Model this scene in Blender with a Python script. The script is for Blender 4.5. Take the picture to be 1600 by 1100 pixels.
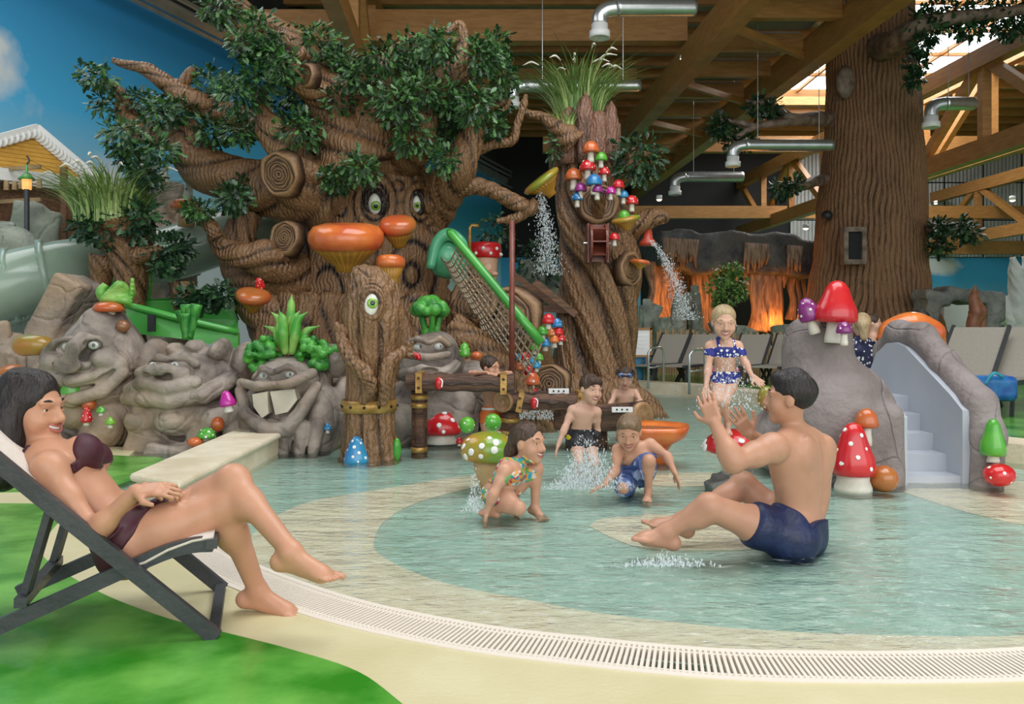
import bpy, math, random
import numpy as np
from mathutils import Vector, Matrix
for o in list(bpy.data.objects): bpy.data.objects.remove(o)
SC = bpy.context.scene; COL = SC.collection
R = math.radians; PI = math.pi
rnd = random.Random(7)
# ------------------------------------------------------------------ camera, world, lights, exposure
F = 1250.0; HZ = 510.0; CH = 1.0          # focal length in pixels (1600 wide), horizon row, eye height
cam_d = bpy.data.cameras.new('camera'); cam = bpy.data.objects.new('camera', cam_d); COL.objects.link(cam)
cam.location = (0, 0, CH); cam.rotation_euler = (R(90), 0, 0)
cam_d.sensor_width = 36; cam_d.lens = F / 1600 * 36; cam_d.shift_y = -(550 - HZ) / 1600.0
cam_d.clip_end = 200; cam_d.clip_start = 0.05
SC.camera = cam
W = bpy.data.worlds.new('overcast_sky'); SC.world = W; W.use_nodes = True
W.node_tree.nodes['Background'].inputs[0].default_value = (0.86, 0.93, 1.0, 1)
W.node_tree.nodes['Background'].inputs[1].default_value = .9
def area(name, loc, rot, sx, sy, watts, col=(1, 1, 1)):
    l = bpy.data.lights.new(name, 'AREA'); l.shape = 'RECTANGLE'; l.size = sx; l.size_y = sy; l.energy = watts; l.color = col
    o = bpy.data.objects.new(name, l); COL.objects.link(o); o.location = loc; o.rotation_euler = rot; return o
area('added_front_fill', (4, -4.5, 4.0), (R(80), 0, R(8)), 16, 6, 640, (1, .97, .93))        # added area light behind the camera for assumed windows; no glazing is built
area('assumed_roof_daylight', (2.5, 4.5, 8.6), (0, 0, 0), 8, 6, 700, (.97, .98, 1))            # added area light at an assumed, unseen roof opening over the pool
area('roof_light_daylight_far', (11.5, 24, 9.3), (0, 0, 0), 6, 10, 820, (.97, .98, 1))       # roof light seen in the frame
area('unseen_fill_left', (-7, 9, 8.6), (0, R(-12), 0), 5, 8, 380, (.97, .98, 1))  # unseen area light below the closed ceiling; no roof opening here
vs = SC.view_settings
vs.view_transform = 'Standard'; vs.look = 'None'; vs.gamma = 1; vs.use_curve_mapping = False; vs.exposure = 0.0

# ------------------------------------------------------------------ helpers
def P(px, py, d): return Vector(((px - 800) / F * d, d, CH - (py - HZ) / F * d))
def G(px, py, z=0.0):
    d = F * (CH - z) / (py - HZ); return Vector(((px - 800) / F * d, d, z))
def nodes(m): return m.node_tree.nodes, m.node_tree.links
def mat(name, c1, c2=None, rough=.5, scale=6, bump=0, bscale=None, metal=0, sss=0, spec=.5, detail=4, attr=None, coat=0, stretch=None, emit=0, alpha=None):
    m = bpy.data.materials.new(name); m.use_nodes = True
    n, l = nodes(m); b = n['Principled BSDF']
    b.inputs['Roughness'].default_value = rough; b.inputs['Metallic'].default_value = metal
    b.inputs['Specular IOR Level'].default_value = spec; b.inputs['Coat Weight'].default_value = coat
    c1 = (*c1, 1); c2 = (*(c2 or c1[:3]), 1)
    b.inputs['Base Color'].default_value = c1
    if sss:
        b.inputs['Subsurface Weight'].default_value = sss; b.inputs['Subsurface Radius'].default_value = (.6, .25, .15); b.inputs['Subsurface Scale'].default_value = .02
    if emit:
        b.inputs['Emission Color'].default_value = c1; b.inputs['Emission Strength'].default_value = emit
    tc = n.new('ShaderNodeTexCoord'); mp = n.new('ShaderNodeMapping'); l.new(tc.outputs['Object'], mp.inputs[0])
    if stretch: mp.inputs['Scale'].default_value = stretch
    if c2 != c1 or attr:
        nz = n.new('ShaderNodeTexNoise'); nz.inputs['Scale'].default_value = scale; nz.inputs['Detail'].default_value = detail
        l.new(mp.outputs[0], nz.inputs[0])
        rp = n.new('ShaderNodeValToRGB'); rp.color_ramp.elements[0].position = .36; rp.color_ramp.elements[1].position = .66
        rp.color_ramp.elements[0].color = c1; rp.color_ramp.elements[1].color = c2
        src = nz.outputs['Fac']
        if attr:
            at = n.new('ShaderNodeAttribute'); at.attribute_name = attr
            mx = n.new('ShaderNodeMath'); mx.operation = 'MULTIPLY_ADD'; mx.inputs[1].default_value = .38; mx.inputs[2].default_value = .0
            ad = n.new('ShaderNodeMath'); ad.operation = 'MULTIPLY_ADD'; ad.inputs[1].default_value = .60
            l.new(nz.outputs['Fac'], mx.inputs[0]); l.new(at.outputs['Fac'], ad.inputs[0]); l.new(mx.outputs[0], ad.inputs[2]); src = ad.outputs[0]
        l.new(src, rp.inputs[0]); l.new(rp.outputs[0], b.inputs['Base Color'])
    if bump:
        nb = n.new('ShaderNodeTexNoise'); nb.inputs['Scale'].default_value = bscale or scale * 3; nb.inputs['Detail'].default_value = 5
        l.new(mp.outputs[0], nb.inputs[0])
        bp = n.new('ShaderNodeBump'); bp.inputs['Strength'].default_value = bump; bp.inputs['Distance'].default_value = .02
        l.new(nb.outputs['Fac'], bp.inputs['Height']); l.new(bp.outputs[0], b.inputs['Normal'])
    return m

def add_grain(m, scale=9, strength=.5, dist=7, tint=.0):
    """carved wood-grain lines on top of the material's own bump"""
    n, l = nodes(m); b = n['Principled BSDF']; tc = n.new('ShaderNodeTexCoord'); w = n.new('ShaderNodeTexWave'); w.inputs['Scale'].default_value = scale; w.inputs['Distortion'].default_value = dist; w.inputs['Detail'].default_value = 3; w.inputs['Detail Scale'].default_value = 1.2
    l.new(tc.outputs['Object'], w.inputs['Vector']); bp = n.new('ShaderNodeBump'); bp.inputs['Strength'].default_value = strength; bp.inputs['Distance'].default_value = .02; l.new(w.outputs['Fac'], bp.inputs['Height'])
    ns = b.inputs['Normal']
    if ns.links: l.new(ns.links[0].from_socket, bp.inputs['Normal'])
    l.new(bp.outputs[0], ns); return m
def add_cracks(m, scale=3, strength=.8, width=.03):
    n, l = nodes(m); b = n['Principled BSDF']; tc = n.new('ShaderNodeTexCoord'); nz = n.new('ShaderNodeTexNoise'); nz.inputs['Scale'].default_value = scale * 1.5; mx = n.new('ShaderNodeMix'); mx.data_type = 'VECTOR'; mx.inputs[0].default_value = .12
    l.new(tc.outputs['Object'], nz.inputs[0]); l.new(tc.outputs['Object'], mx.inputs[4]); l.new(nz.outputs['Color'], mx.inputs[5])
    v = n.new('ShaderNodeTexVoronoi'); v.feature = 'DISTANCE_TO_EDGE'; v.inputs['Scale'].default_value = scale; l.new(mx.outputs[1], v.inputs['Vector'])
    mr = n.new('ShaderNodeMapRange'); mr.inputs[2].default_value = width; l.new(v.outputs['Distance'], mr.inputs[0]); bp = n.new('ShaderNodeBump'); bp.inputs['Strength'].default_value = strength; bp.inputs['Distance'].default_value = .03; l.new(mr.outputs[0], bp.inputs['Height'])
    ns = b.inputs['Normal']
    if ns.links: l.new(ns.links[0].from_socket, bp.inputs['Normal'])
    l.new(bp.outputs[0], ns); return m

def link(name, me, m=None, parent=None, smooth=False):
    o = bpy.data.objects.new(name, me); COL.objects.link(o)
    if m: me.materials.append(m)
    if smooth: me.polygons.foreach_set('use_smooth', np.ones(len(me.polygons), bool))
    if parent:
        o.parent = parent; o.matrix_parent_inverse = Matrix.Translation(-Vector(parent.get('base', parent.location)))
    return o
def tag(o, label, cat, group=None, kind=None):
    o['label'] = label; o['category'] = cat
    if group: o['group'] = group
    if kind: o['kind'] = kind
    return o
def thing(name, label, cat, loc=(0, 0, 0), group=None):
    o = bpy.data.objects.new(name, None); COL.objects.link(o); o.location = loc; o['base'] = tuple(loc); o.empty_display_size = .1
    return tag(o, label, cat, group)
def struct(o): o['kind'] = 'structure'; return o
def stuff(o): o['kind'] = 'stuff'; return o
def copy_tree(src, label, offset, parent=None):
    c = src.copy(); COL.objects.link(c); c.location = src.location + Vector(offset)
    if label: c['label'] = label
    for ch in list(src.children):
        k = ch.copy(); COL.objects.link(k); k.parent = c
        for g in list(ch.children):
            q = g.copy(); COL.objects.link(q); q.parent = k
    return c

class MB:
    """collects geometry for ONE mesh"""
    def __init__(s): s.v = []; s.f = []; s.h = []; s.n = 0
    def add(s, v, f, h=None):
        v = np.asarray(v, float).reshape(-1, 3); s.v.append(v)
        s.f += [tuple(i + s.n for i in q) for q in f]; s.n += len(v)
        s.h.append(np.zeros(len(v)) if h is None else np.asarray(h, float)); return s
    def box(s, c, size, rot=None):
        x, y, z = [k / 2 for k in size]
        v = np.array([(i, j, k) for i in (-x, x) for j in (-y, y) for k in (-z, z)], float)
        if rot is not None: v = v @ np.array(rot.to_3x3() if isinstance(rot, Matrix) else Matrix.Rotation(rot, 3, 'Z')).T
        return s.add(v + np.array(c), [(0, 1, 3, 2), (4, 6, 7, 5), (0, 4, 5, 1), (2, 3, 7, 6), (0, 2, 6, 4), (1, 5, 7, 3)])
    def bar(s, a, b, w, h, up=(0, 0, 1)):
        a = Vector(a); b = Vector(b); d = (b - a).normalized(); u = Vector(up)
        if abs(d.dot(u)) > .98: u = Vector((1, 0, 0))
        r = d.cross(u).normalized(); u = r.cross(d).normalized()
        v = [p + r * i * w / 2 + u * j * h / 2 for p in (a, b) for i, j in ((-1, -1), (1, -1), (1, 1), (-1, 1))]
        return s.add([tuple(q) for q in v], [(3, 2, 1, 0), (4, 5, 6, 7), (0, 1, 5, 4), (1, 2, 6, 5), (2, 3, 7, 6), (3, 0, 4, 7)])
    def prism(s, pts, z0, z1):
        n = len(pts); v = [(p[0], p[1], z0) for p in pts] + [(p[0], p[1], z1) for p in pts]
        return s.add(v, [tuple(range(n - 1, -1, -1)), tuple(range(n, 2 * n))] + [(i, (i + 1) % n, n + (i + 1) % n, n + i) for i in range(n)])
    def extrude(s, pts, off):
        """flat outline of 3D points given thickness by vector off"""
        n = len(pts); o = Vector(off); v = [tuple(p) for p in pts] + [tuple(Vector(p) + o) for p in pts]
        return s.add(v, [tuple(range(n - 1, -1, -1)), tuple(range(n, 2 * n))] + [(i, (i + 1) % n, n + (i + 1) % n, n + i) for i in range(n)])
    def tube(s, pts, rad, seg=10, sub=1, disp=None, cap=True, flat=1.0, rot0=0.0):
        pts = [np.array(p, float) for p in pts]
        rad = list(rad) if hasattr(rad, '__len__') else [rad] * len(pts)
        if sub > 1:
            ext = [2 * pts[0] - pts[1]] + pts + [2 * pts[-1] - pts[-2]]; q = []; rr = []
            for i in range(len(pts) - 1):
                a, b, c, d = ext[i:i + 4]
                for k in range(sub):
                    t = k / sub
                    q.append(.5 * (2 * b + (c - a) * t + (2 * a - 5 * b + 4 * c - d) * t * t + (3 * b - a - 3 * c + d) * t ** 3))
                    tt = t * t * (3 - 2 * t); rr.append(rad[i] * (1 - tt) + rad[i + 1] * tt)
            q.append(pts[-1]); rr.append(rad[-1]); pts, rad = q, rr
        p = np.array(pts); n = len(p); rad = np.array(rad, float)
        tg = np.gradient(p, axis=0); tg /= np.linalg.norm(tg, axis=1)[:, None] + 1e-9
        u = np.cross(tg[0], (0, 0, 1.)) if abs(tg[0][2]) < .9 else np.cross(tg[0], (0, 1., 0)); u /= np.linalg.norm(u)
        th = np.linspace(0, 2 * PI, seg, endpoint=False) + rot0; L = 0; V = []; H = []
        for i in range(n):
            u = u - tg[i] * u.dot(tg[i]); u /= np.linalg.norm(u); w = np.cross(tg[i], u)
            if i: L += np.linalg.norm(p[i] - p[i - 1])
            r = np.full(seg, rad[i]); h = np.zeros(seg)
            if disp is not None:
                dd, h = disp(th, L, rad[i]); r = r + dd
            V.append(p[i] + r[:, None] * (np.cos(th)[:, None] * u * flat + np.sin(th)[:, None] * w)); H.append(h)
        V = np.concatenate(V); H = np.concatenate(H)
        f = [(i * seg + j, i * seg + (j + 1) % seg, (i + 1) * seg + (j + 1) % seg, (i + 1) * seg + j) for i in range(n - 1) for j in range(seg)]
        if cap: f += [tuple(range(seg - 1, -1, -1)), tuple((n - 1) * seg + j for j in range(seg))]
        return s.add(V, f, H)
    def lathe(s, prof, c=(0, 0, 0), seg=20, rot=None, wob=None):
        """prof: list of (r,z); rot: 3x3 / Matrix turning +Z to the axis"""
        th = np.linspace(0, 2 * PI, seg, endpoint=False); V = []
        for k, (r, z) in enumerate(prof):
            rr = r * (1 + (wob(th, k) if wob else 0))
            V.append(np.stack([np.cos(th) * rr, np.sin(th) * rr, np.full(seg, z) + 0 * th], 1))
        V = np.concatenate(V)
        if rot is not None: V = V @ np.array(rot.to_3x3()).T
        n = len(prof)
        f = [(i * seg + j, i * seg + (j + 1) % seg, (i + 1) * seg + (j + 1) % seg, (i + 1) * seg + j) for i in range(n - 1) for j in range(seg)]
        f += [tuple(range(seg - 1, -1, -1)), tuple((n - 1) * seg + j for j in range(seg))]
        return s.add(V + np.array(c), f)
    def ell(s, c, r, seg=12, rings=8, rot=None):
        a = np.linspace(0, PI, rings + 1)
        r = r if hasattr(r, '__len__') else (r, r, r)
        th = np.linspace(0, 2 * PI, seg, endpoint=False)
        V = np.concatenate([np.stack([np.cos(th) * max(math.sin(t), 1e-3) * r[0], np.sin(th) * max(math.sin(t), 1e-3) * r[1], np.full(seg, -math.cos(t) * r[2])], 1) for t in a])
        if rot is not None: V = V @ np.array(rot.to_3x3()).T
        n = rings + 1
        f = [(i * seg + j, i * seg + (j + 1) % seg, (i + 1) * seg + (j + 1) % seg, (i + 1) * seg + j) for i in range(n - 1) for j in range(seg)]
        f += [tuple(range(seg - 1, -1, -1)), tuple((n - 1) * seg + j for j in range(seg))]
        return s.add(V + np.array(c), f)
    def build(s, name, m, parent=None, smooth=False, attr=None):
        me = bpy.data.meshes.new(name); me.from_pydata(np.concatenate(s.v).tolist(), [], s.f); me.update()
        if attr:
            a = me.attributes.new(attr, 'FLOAT', 'POINT'); a.data.foreach_set('value', np.concatenate(s.h).astype(np.float32))
        return link(name, me, m, parent, smooth)

def axis_rot(v, roll=0):
    """matrix turning +Z to v"""
    return (Vector((0, 0, 1)).rotation_difference(Vector(v).normalized()).to_matrix() @ Matrix.Rotation(roll, 3, 'Z'))

# ---- signed distance sculpting on a grid (numpy, naive surface nets)
class SDF:
    def __init__(s, lo, hi, h):
        s.lo = np.array(lo, np.float32); s.h = h
        s.n = np.maximum(np.ceil((np.array(hi) - s.lo) / h).astype(int) + 1, 4)
        s.F = np.full(s.n, .3, np.float32)
    def sub_block(s, lo, hi, m):
        a = np.clip(np.floor((np.array(lo) - m - s.lo) / s.h).astype(int), 0, s.n - 1); b = np.clip(np.ceil((np.array(hi) + m - s.lo) / s.h).astype(int) + 1, 1, s.n)
        if np.any(b <= a): return None, None
        ax = [s.lo[i] + s.h * np.arange(a[i], b[i], dtype=np.float32) for i in range(3)]
        return (slice(a[0], b[0]), slice(a[1], b[1]), slice(a[2], b[2])), np.meshgrid(*ax, indexing='ij')
    def _put(s, sl, d, k, op):
        f = s.F[sl]
        if op == 'sub': d = -d; hh = np.clip(.5 + .5 * (d - f) / k, 0, 1); s.F[sl] = f + (d - f) * hh + k * hh * (1 - hh)
        else: hh = np.clip(.5 + .5 * (d - f) / k, 0, 1); s.F[sl] = d + (f - d) * hh - k * hh * (1 - hh)
    def ell(s, c, r, k=.01, op='add', rot=None):
        r = r if hasattr(r, '__len__') else (r, r, r); c = np.array(c, float); rm = max(r)
        sl, g = s.sub_block(c - rm, c + rm, k * 1.5 + 2 * s.h)
        if sl is None: return s
        q = [g[i] - c[i] for i in range(3)]
        if rot is not None:
            M = np.array(rot.to_3x3()).T; q = [M[i, 0] * q[0] + M[i, 1] * q[1] + M[i, 2] * q[2] for i in range(3)]
        k0 = np.sqrt(sum((q[i] / r[i]) ** 2 for i in range(3))); k1 = np.sqrt(sum((q[i] / r[i] ** 2) ** 2 for i in range(3))) + 1e-6
        s._put(sl, (k0 * (k0 - 1) / k1).astype(np.float32), k, op); return s
    def cap(s, a, b, ra, rb=None, k=.01, op='add'):
        rb = ra if rb is None else rb; a = np.array(a, float); b = np.array(b, float); rm = max(ra, rb)
        sl, g = s.sub_block(np.minimum(a, b) - rm, np.maximum(a, b) + rm, k * 1.5 + 2 * s.h)
        if sl is None: return s
        ab = b - a; L = ab.dot(ab) + 1e-9
        q = [g[i] - a[i] for i in range(3)]; t = np.clip((q[0] * ab[0] + q[1] * ab[1] + q[2] * ab[2]) / L, 0, 1)
        d = np.sqrt(sum((q[i] - t * ab[i]) ** 2 for i in range(3))) - (ra + (rb - ra) * t)
        s._put(sl, d.astype(np.float32), k, op); return s
    def box(s, c, half, rnd_=.01, k=.01, op='add', rot=None):
        c = np.array(c, float); rm = float(np.linalg.norm(half))
        sl, g = s.sub_block(c - rm, c + rm, k * 1.5 + 2 * s.h)
        if sl is None: return s
        q = [g[i] - c[i] for i in range(3)]
        if rot is not None:
            M = np.array(rot.to_3x3()).T; q = [M[i, 0] * q[0] + M[i, 1] * q[1] + M[i, 2] * q[2] for i in range(3)]
        e = [np.abs(q[i]) - half[i] + rnd_ for i in range(3)]
        d = np.sqrt(sum(np.maximum(x, 0) ** 2 for x in e)) + np.minimum(np.maximum(np.maximum(e[0], e[1]), e[2]), 0) - rnd_
        s._put(sl, d.astype(np.float32), k, op); return s
    def noise(s, amp, freq, seed=0, n=7):
        g = [s.lo[i] + s.h * np.arange(s.n[i], dtype=np.float32) for i in range(3)]; rs = np.random.RandomState(seed)
        for o in range(n):
            v = rs.normal(size=3); v *= freq * (.6 + .9 * rs.rand()) / np.linalg.norm(v); ph = rs.rand(3) * 6.28
            s.F += (amp / n * 2.2) * (np.sin(v[0] * g[0] + ph[0])[:, None, None] * np.cos(v[1] * g[1] + ph[1])[None, :, None] + np.sin(v[2] * g[2] + ph[2] + v[0] * g[0].mean())[None, None, :] * np.cos(v[1] * g[1] * 1.3 + ph[0])[None, :, None]).astype(np.float32) * .6
        return s
    def mesh(s, name, m, parent=None, field=None, smooth=True):
        Fd = (s.F if field is None else field).copy()
        for a in range(3):
            i = [slice(None)] * 3; i[a] = 0; Fd[tuple(i)] = .1; i[a] = -1; Fd[tuple(i)] = .1
        ins = Fd < 0; n = np.array(Fd.shape)
        cs = np.zeros(n - 1, np.int8)
        for dx in (0, 1):
            for dy in (0, 1):
                for dz in (0, 1): cs += ins[dx:n[0] - 1 + dx, dy:n[1] - 1 + dy, dz:n[2] - 1 + dz]
        act = (cs > 0) & (cs < 8); ci = np.argwhere(act); idx = np.full(n - 1, -1, np.int64); idx[act] = np.arange(len(ci))
        acc = np.zeros((len(ci), 3)); cnt = np.zeros(len(ci))
        cor = [(a, b, c) for a in (0, 1) for b in (0, 1) for c in (0, 1)]
        vals = {c: Fd[ci[:, 0] + c[0], ci[:, 1] + c[1], ci[:, 2] + c[2]] for c in cor}
        for c in cor:
            for a in range(3):
                if c[a] == 0:
                    e = list(c); e[a] = 1; e = tuple(e); v0, v1 = vals[c], vals[e]; x = (v0 < 0) != (v1 < 0)
                    t = np.where(x, v0 / (v0 - v1 + 1e-12), 0); p = np.tile(np.array(c, float), (len(ci), 1)); p[:, a] += t
                    acc += p * x[:, None]; cnt += x
        V = s.lo + (ci + acc / cnt[:, None]) * s.h
        Q = []
        for a in range(3):
            b, c = (a + 1) % 3, (a + 2) % 3
            i0 = [slice(None)] * 3; i1 = [slice(None)] * 3; i0[a] = slice(0, -1); i1[a] = slice(1, None)
            A = ins[tuple(i0)]; B = ins[tuple(i1)]
            e = np.argwhere(A != B); e = e[(e[:, b] > 0) & (e[:, c] > 0) & (e[:, b] < n[b] - 1) & (e[:, c] < n[c] - 1)]
            flip = A[e[:, 0], e[:, 1], e[:, 2]]
            def at(db, dc):
                q = e.copy(); q[:, b] -= db; q[:, c] -= dc; return idx[q[:, 0], q[:, 1], q[:, 2]]
            q = np.stack([at(1, 1), at(0, 1), at(0, 0), at(1, 0)], 1)
            q[~flip] = q[~flip][:, ::-1]; Q.append(q)
        Q = np.concatenate(Q)
        me = bpy.data.meshes.new(name); me.vertices.add(len(V)); me.vertices.foreach_set('co', V.astype(np.float32).ravel())
        me.loops.add(len(Q) * 4); me.loops.foreach_set('vertex_index', Q.astype(np.int32).ravel())
        me.polygons.add(len(Q)); me.polygons.foreach_set('loop_start', (np.arange(len(Q)) * 4).astype(np.int32))
        me.update(calc_edges=True); me.validate()
        return link(name, me, m, parent, smooth)
# ------------------------------------------------------------------ materials
M = {}
M['tan'] = mat('tan_floor', (.60, .54, .31), (.66, .60, .37), .42, 3, .1, 60)
M['green'] = mat('green_floor', (.025, .22, .012), (.17, .47, .08), .2, 3.2, .12, 14, detail=6)
M['teal'] = mat('teal_floor', (.36, .50, .43), (.46, .60, .52), .5, 14, .4, 90)
M['cream'] = mat('cream_floor', (.72, .62, .47), (.80, .71, .56), .5, 14, .4, 90)
M['stone'] = mat('sandstone', (.60, .50, .34), (.74, .66, .50), .6, 4, .3, 40)
M['grate'] = mat('ivory_plastic', (.80, .72, .62), None, .4)
M['dark'] = mat('dark_void', (.012, .012, .014), None, .8)
M['wood'] = mat('glulam', (.34, .155, .04), (.44, .215, .065), .5, 3, .05, 20, stretch=(1, 1, 6))
M['wood_dark'] = mat('dark_plank', (.10, .045, .02), (.22, .10, .045), .4, 5, .5, 25, stretch=(.6, 6, 6))
M['panel'] = mat('grey_ceiling_board', (.22, .22, .20), (.30, .29, .26), .8, 1.2)
M['metal'] = mat('corrugated_steel', (.36, .38, .38), (.48, .49, .48), .45, 1.2, metal=.3)
M['steel'] = mat('galvanised_steel', (.55, .58, .58), (.68, .70, .70), .3, 3, metal=.85)
M['white'] = mat('white_plastic', (.82, .82, .80), None, .4)
M['black'] = mat('black_rubber', (.02, .02, .022), None, .5)
M['glass'] = mat('skylight_glass', (.9, .95, 1), None, .1, emit=5.0)  # panes glow by emission, standing in for the bright sky
def mural(name, z0, z1, clouds):
    m = bpy.data.materials.new(name); m.use_nodes = True; n, l = nodes(m); b = n['Principled BSDF']; b.inputs['Roughness'].default_value = .75
    ge = n.new('ShaderNodeNewGeometry'); sp = n.new('ShaderNodeSeparateXYZ'); l.new(ge.outputs['Position'], sp.inputs[0])
    mr = n.new('ShaderNodeMapRange'); mr.inputs[1].default_value = z0; mr.inputs[2].default_value = z1; l.new(sp.outputs[2], mr.inputs[0])
    rp = n.new('ShaderNodeValToRGB'); e = rp.color_ramp.elements; e[0].color = (.62, .76, .80, 1); e[1].color = (.012, .19, .42, 1)
    for pos, c in ((.25, (.36, .66, .80, 1)), (.55, (.06, .42, .74, 1))): x = e.new(pos); x.color = c
    l.new(mr.outputs[0], rp.inputs[0]); col = rp.outputs[0]
    nz = n.new('ShaderNodeTexNoise'); nz.inputs['Scale'].default_value = 1.1; nz.inputs['Detail'].default_value = 6; l.new(ge.outputs['Position'], nz.inputs[0])
    for (c, r, s) in clouds:
        su = n.new('ShaderNodeVectorMath'); su.operation = 'SUBTRACT'; su.inputs[1].default_value = c; l.new(ge.outputs['Position'], su.inputs[0])
        sc = n.new('ShaderNodeVectorMath'); sc.operation = 'MULTIPLY'; sc.inputs[1].default_value = (1 / r[0], 1 / r[0], 1 / r[1]); l.new(su.outputs[0], sc.inputs[0])
        ln = n.new('ShaderNodeVectorMath'); ln.operation = 'LENGTH'; l.new(sc.outputs[0], ln.inputs[0])
        ad = n.new('ShaderNodeMath'); ad.operation = 'MULTIPLY_ADD'; ad.inputs[1].default_value = -2.2; l.new(nz.outputs['Fac'], ad.inputs[0]); l.new(ln.outputs['Value'], ad.inputs[2])
        mm = n.new('ShaderNodeMapRange'); mm.inputs[1].default_value = .15; mm.inputs[2].default_value = -.45; mm.inputs[4].default_value = s; l.new(ad.outputs[0], mm.inputs[0])
        mx = n.new('ShaderNodeMix'); mx.data_type = 'RGBA'; mx.inputs[7].default_value = (.74, .74, .72, 1)
        l.new(mm.outputs[0], mx.inputs[0]); l.new(col, mx.inputs[6]); col = mx.outputs[2]
    l.new(col, b.inputs['Base Color']); return m
M['mural'] = mural('painted_sky', 2.2, 6.6, [((-8.4, 11.6, 4.9), (1.1, .55), .85), ((-7.2, 13.5, 3.2), (1.6, .5), .9), ((-8.0, 12, 3.0), (1.2, .4), .9), ((-4.6, 21, 3.2), (2, .6), .5)])
M['mural_far'] = mural('painted_sky_far', -.4, 5.6, [((17.5, 33, 3.5), (1.0, .35), .9), ((14.6, 33, 2.9), (.9, .3), .7), ((19, 33, .9), (3, .5), .9)])
# water: clear film that transmits straight and mirrors by Fresnel, with white sparkle painted over it
def water_mat():
    m = bpy.data.materials.new('shallow_water'); m.use_nodes = True; n, l = nodes(m); n.remove(n['Principled BSDF'])
    tr = n.new('ShaderNodeBsdfTransparent'); tr.inputs[0].default_value = (.93, .985, .965, 1)
    gl = n.new('ShaderNodeBsdfGlossy'); gl.inputs['Roughness'].default_value = .12; gl.inputs[0].default_value = (1, 1, 1, 1)
    fr = n.new('ShaderNodeFresnel'); fr.inputs[0].default_value = 1.36; mx = n.new('ShaderNodeMixShader')
    tc = n.new('ShaderNodeTexCoord'); mp = n.new('ShaderNodeMapping'); mp.inputs['Scale'].default_value = (.55, 1.25, 1); l.new(tc.outputs['Object'], mp.inputs[0])
    h = None
    for sc, am in ((2.4, 1.0), (9, .5), (38, .2)):
        z = n.new('ShaderNodeTexNoise'); z.inputs['Scale'].default_value = sc; z.inputs['Detail'].default_value = 3; z.inputs['Distortion'].default_value = .6; l.new(mp.outputs[0], z.inputs[0])
        a = n.new('ShaderNodeMath'); a.operation = 'MULTIPLY_ADD'; a.inputs[1].default_value = am; a.inputs[2].default_value = 0; l.new(z.outputs['Fac'], a.inputs[0])
        if h: l.new(h, a.inputs[2])
        h = a.outputs[0]
    bp = n.new('ShaderNodeBump'); bp.inputs['Strength'].default_value = .55; bp.inputs['Distance'].default_value = .06; l.new(h, bp.inputs['Height'])
    l.new(bp.outputs[0], gl.inputs['Normal']); l.new(bp.outputs[0], fr.inputs['Normal'])
    zf = n.new('ShaderNodeTexNoise'); zf.inputs['Scale'].default_value = 26; zf.inputs['Detail'].default_value = 5; zf.inputs['Roughness'].default_value = .7; l.new(mp.outputs[0], zf.inputs[0])
    rf = n.new('ShaderNodeMapRange'); rf.inputs[1].default_value = .55; rf.inputs[2].default_value = .78; rf.inputs[4].default_value = .55; l.new(zf.outputs['Fac'], rf.inputs[0])  # white flecks: aerated foam plus surface sparkle painted as diffuse colour
    df = n.new('ShaderNodeBsdfDiffuse'); df.inputs[0].default_value = (.86, .90, .89, 1); m2 = n.new('ShaderNodeMixShader'); l.new(rf.outputs[0], m2.inputs[0]); l.new(tr.outputs[0], m2.inputs[1]); l.new(df.outputs[0], m2.inputs[2]); tr = m2
    l.new(fr.outputs[0], mx.inputs[0]); l.new(tr.outputs[0], mx.inputs[1]); l.new(gl.outputs[0], mx.inputs[2]); l.new(mx.outputs[0], n['Material Output'].inputs[0]); return m
M['water'] = water_mat()

# ------------------------------------------------------------------ floor, pool
def spline(pts, sub):
    pts = [np.array(p, float) for p in pts]; ext = [2 * pts[0] - pts[1]] + pts + [2 * pts[-1] - pts[-2]]; q = []
    for i in range(len(pts) - 1):
        a, b, c, d = ext[i:i + 4]
        for k in range(sub):
            t = k / sub; q.append(.5 * (2 * b + (c - a) * t + (2 * a - 5 * b + 4 * c - d) * t * t + (3 * b - a - 3 * c + d) * t ** 3))
    q.append(pts[-1]); return np.array(q)
PZ = -.05
inner = spline([G(x, y)[:2] for x, y in ((190, 770), (240, 800), (335, 850), (418, 889), (560, 937), (739, 974), (897, 994), (1100, 1013), (1262, 1018), (1431, 1018), (1600, 1012), (1850, 990), (2300, 930))], 12)
tg = np.gradient(inner, axis=0); tg /= np.linalg.norm(tg, axis=1)[:, None]; nrm = np.stack([tg[:, 1], -tg[:, 0]], 1)
GW = .22; outer = inner + nrm * GW
deck = [tuple(p) for p in outer] + [(9, 4.0), (9, -7), (-10, -7), (-10, 7.4), tuple(G(60, 690)[:2]), tuple(G(215, 700)[:2])]
fl = struct(MB().prism(deck, -.3, 0).build('floor', M['tan']))
struct(MB().box((2, 10, PZ - .1), (34, 24, .2)).build('floor_pool', M['teal']))
def paint(name, pts, z, m, sub=6, closed=True):
    q = spline(list(pts) + [pts[0]], sub) if closed else pts
    o = MB().prism([tuple(p) for p in q[:-1]], z - .02, z).build(name, m, fl); return o
paint('green_patch', [G(x, y)[:2] for x, y in ((640, 1110), (560, 1051), (455, 1016), (342, 987), (255, 965), (153, 925), (73, 876), (68, 850), (90, 818), (120, 790))] + [(-2.0, 4.25), (-2.6, 4.5), (-4.2, 4.45), (-6, 4.2), (-6, 1), (-1, 1.2)], .003, M['green'])
paint('green_patch', [G(x, y)[:2] for x, y in ((-40, 745), (30, 712), (117, 709), (191, 713), (254, 717), (232, 735), (190, 752), (140, 765), (60, 768), (-40, 770), (-200, 768), (-200, 735))], .005, M['green'])
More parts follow.
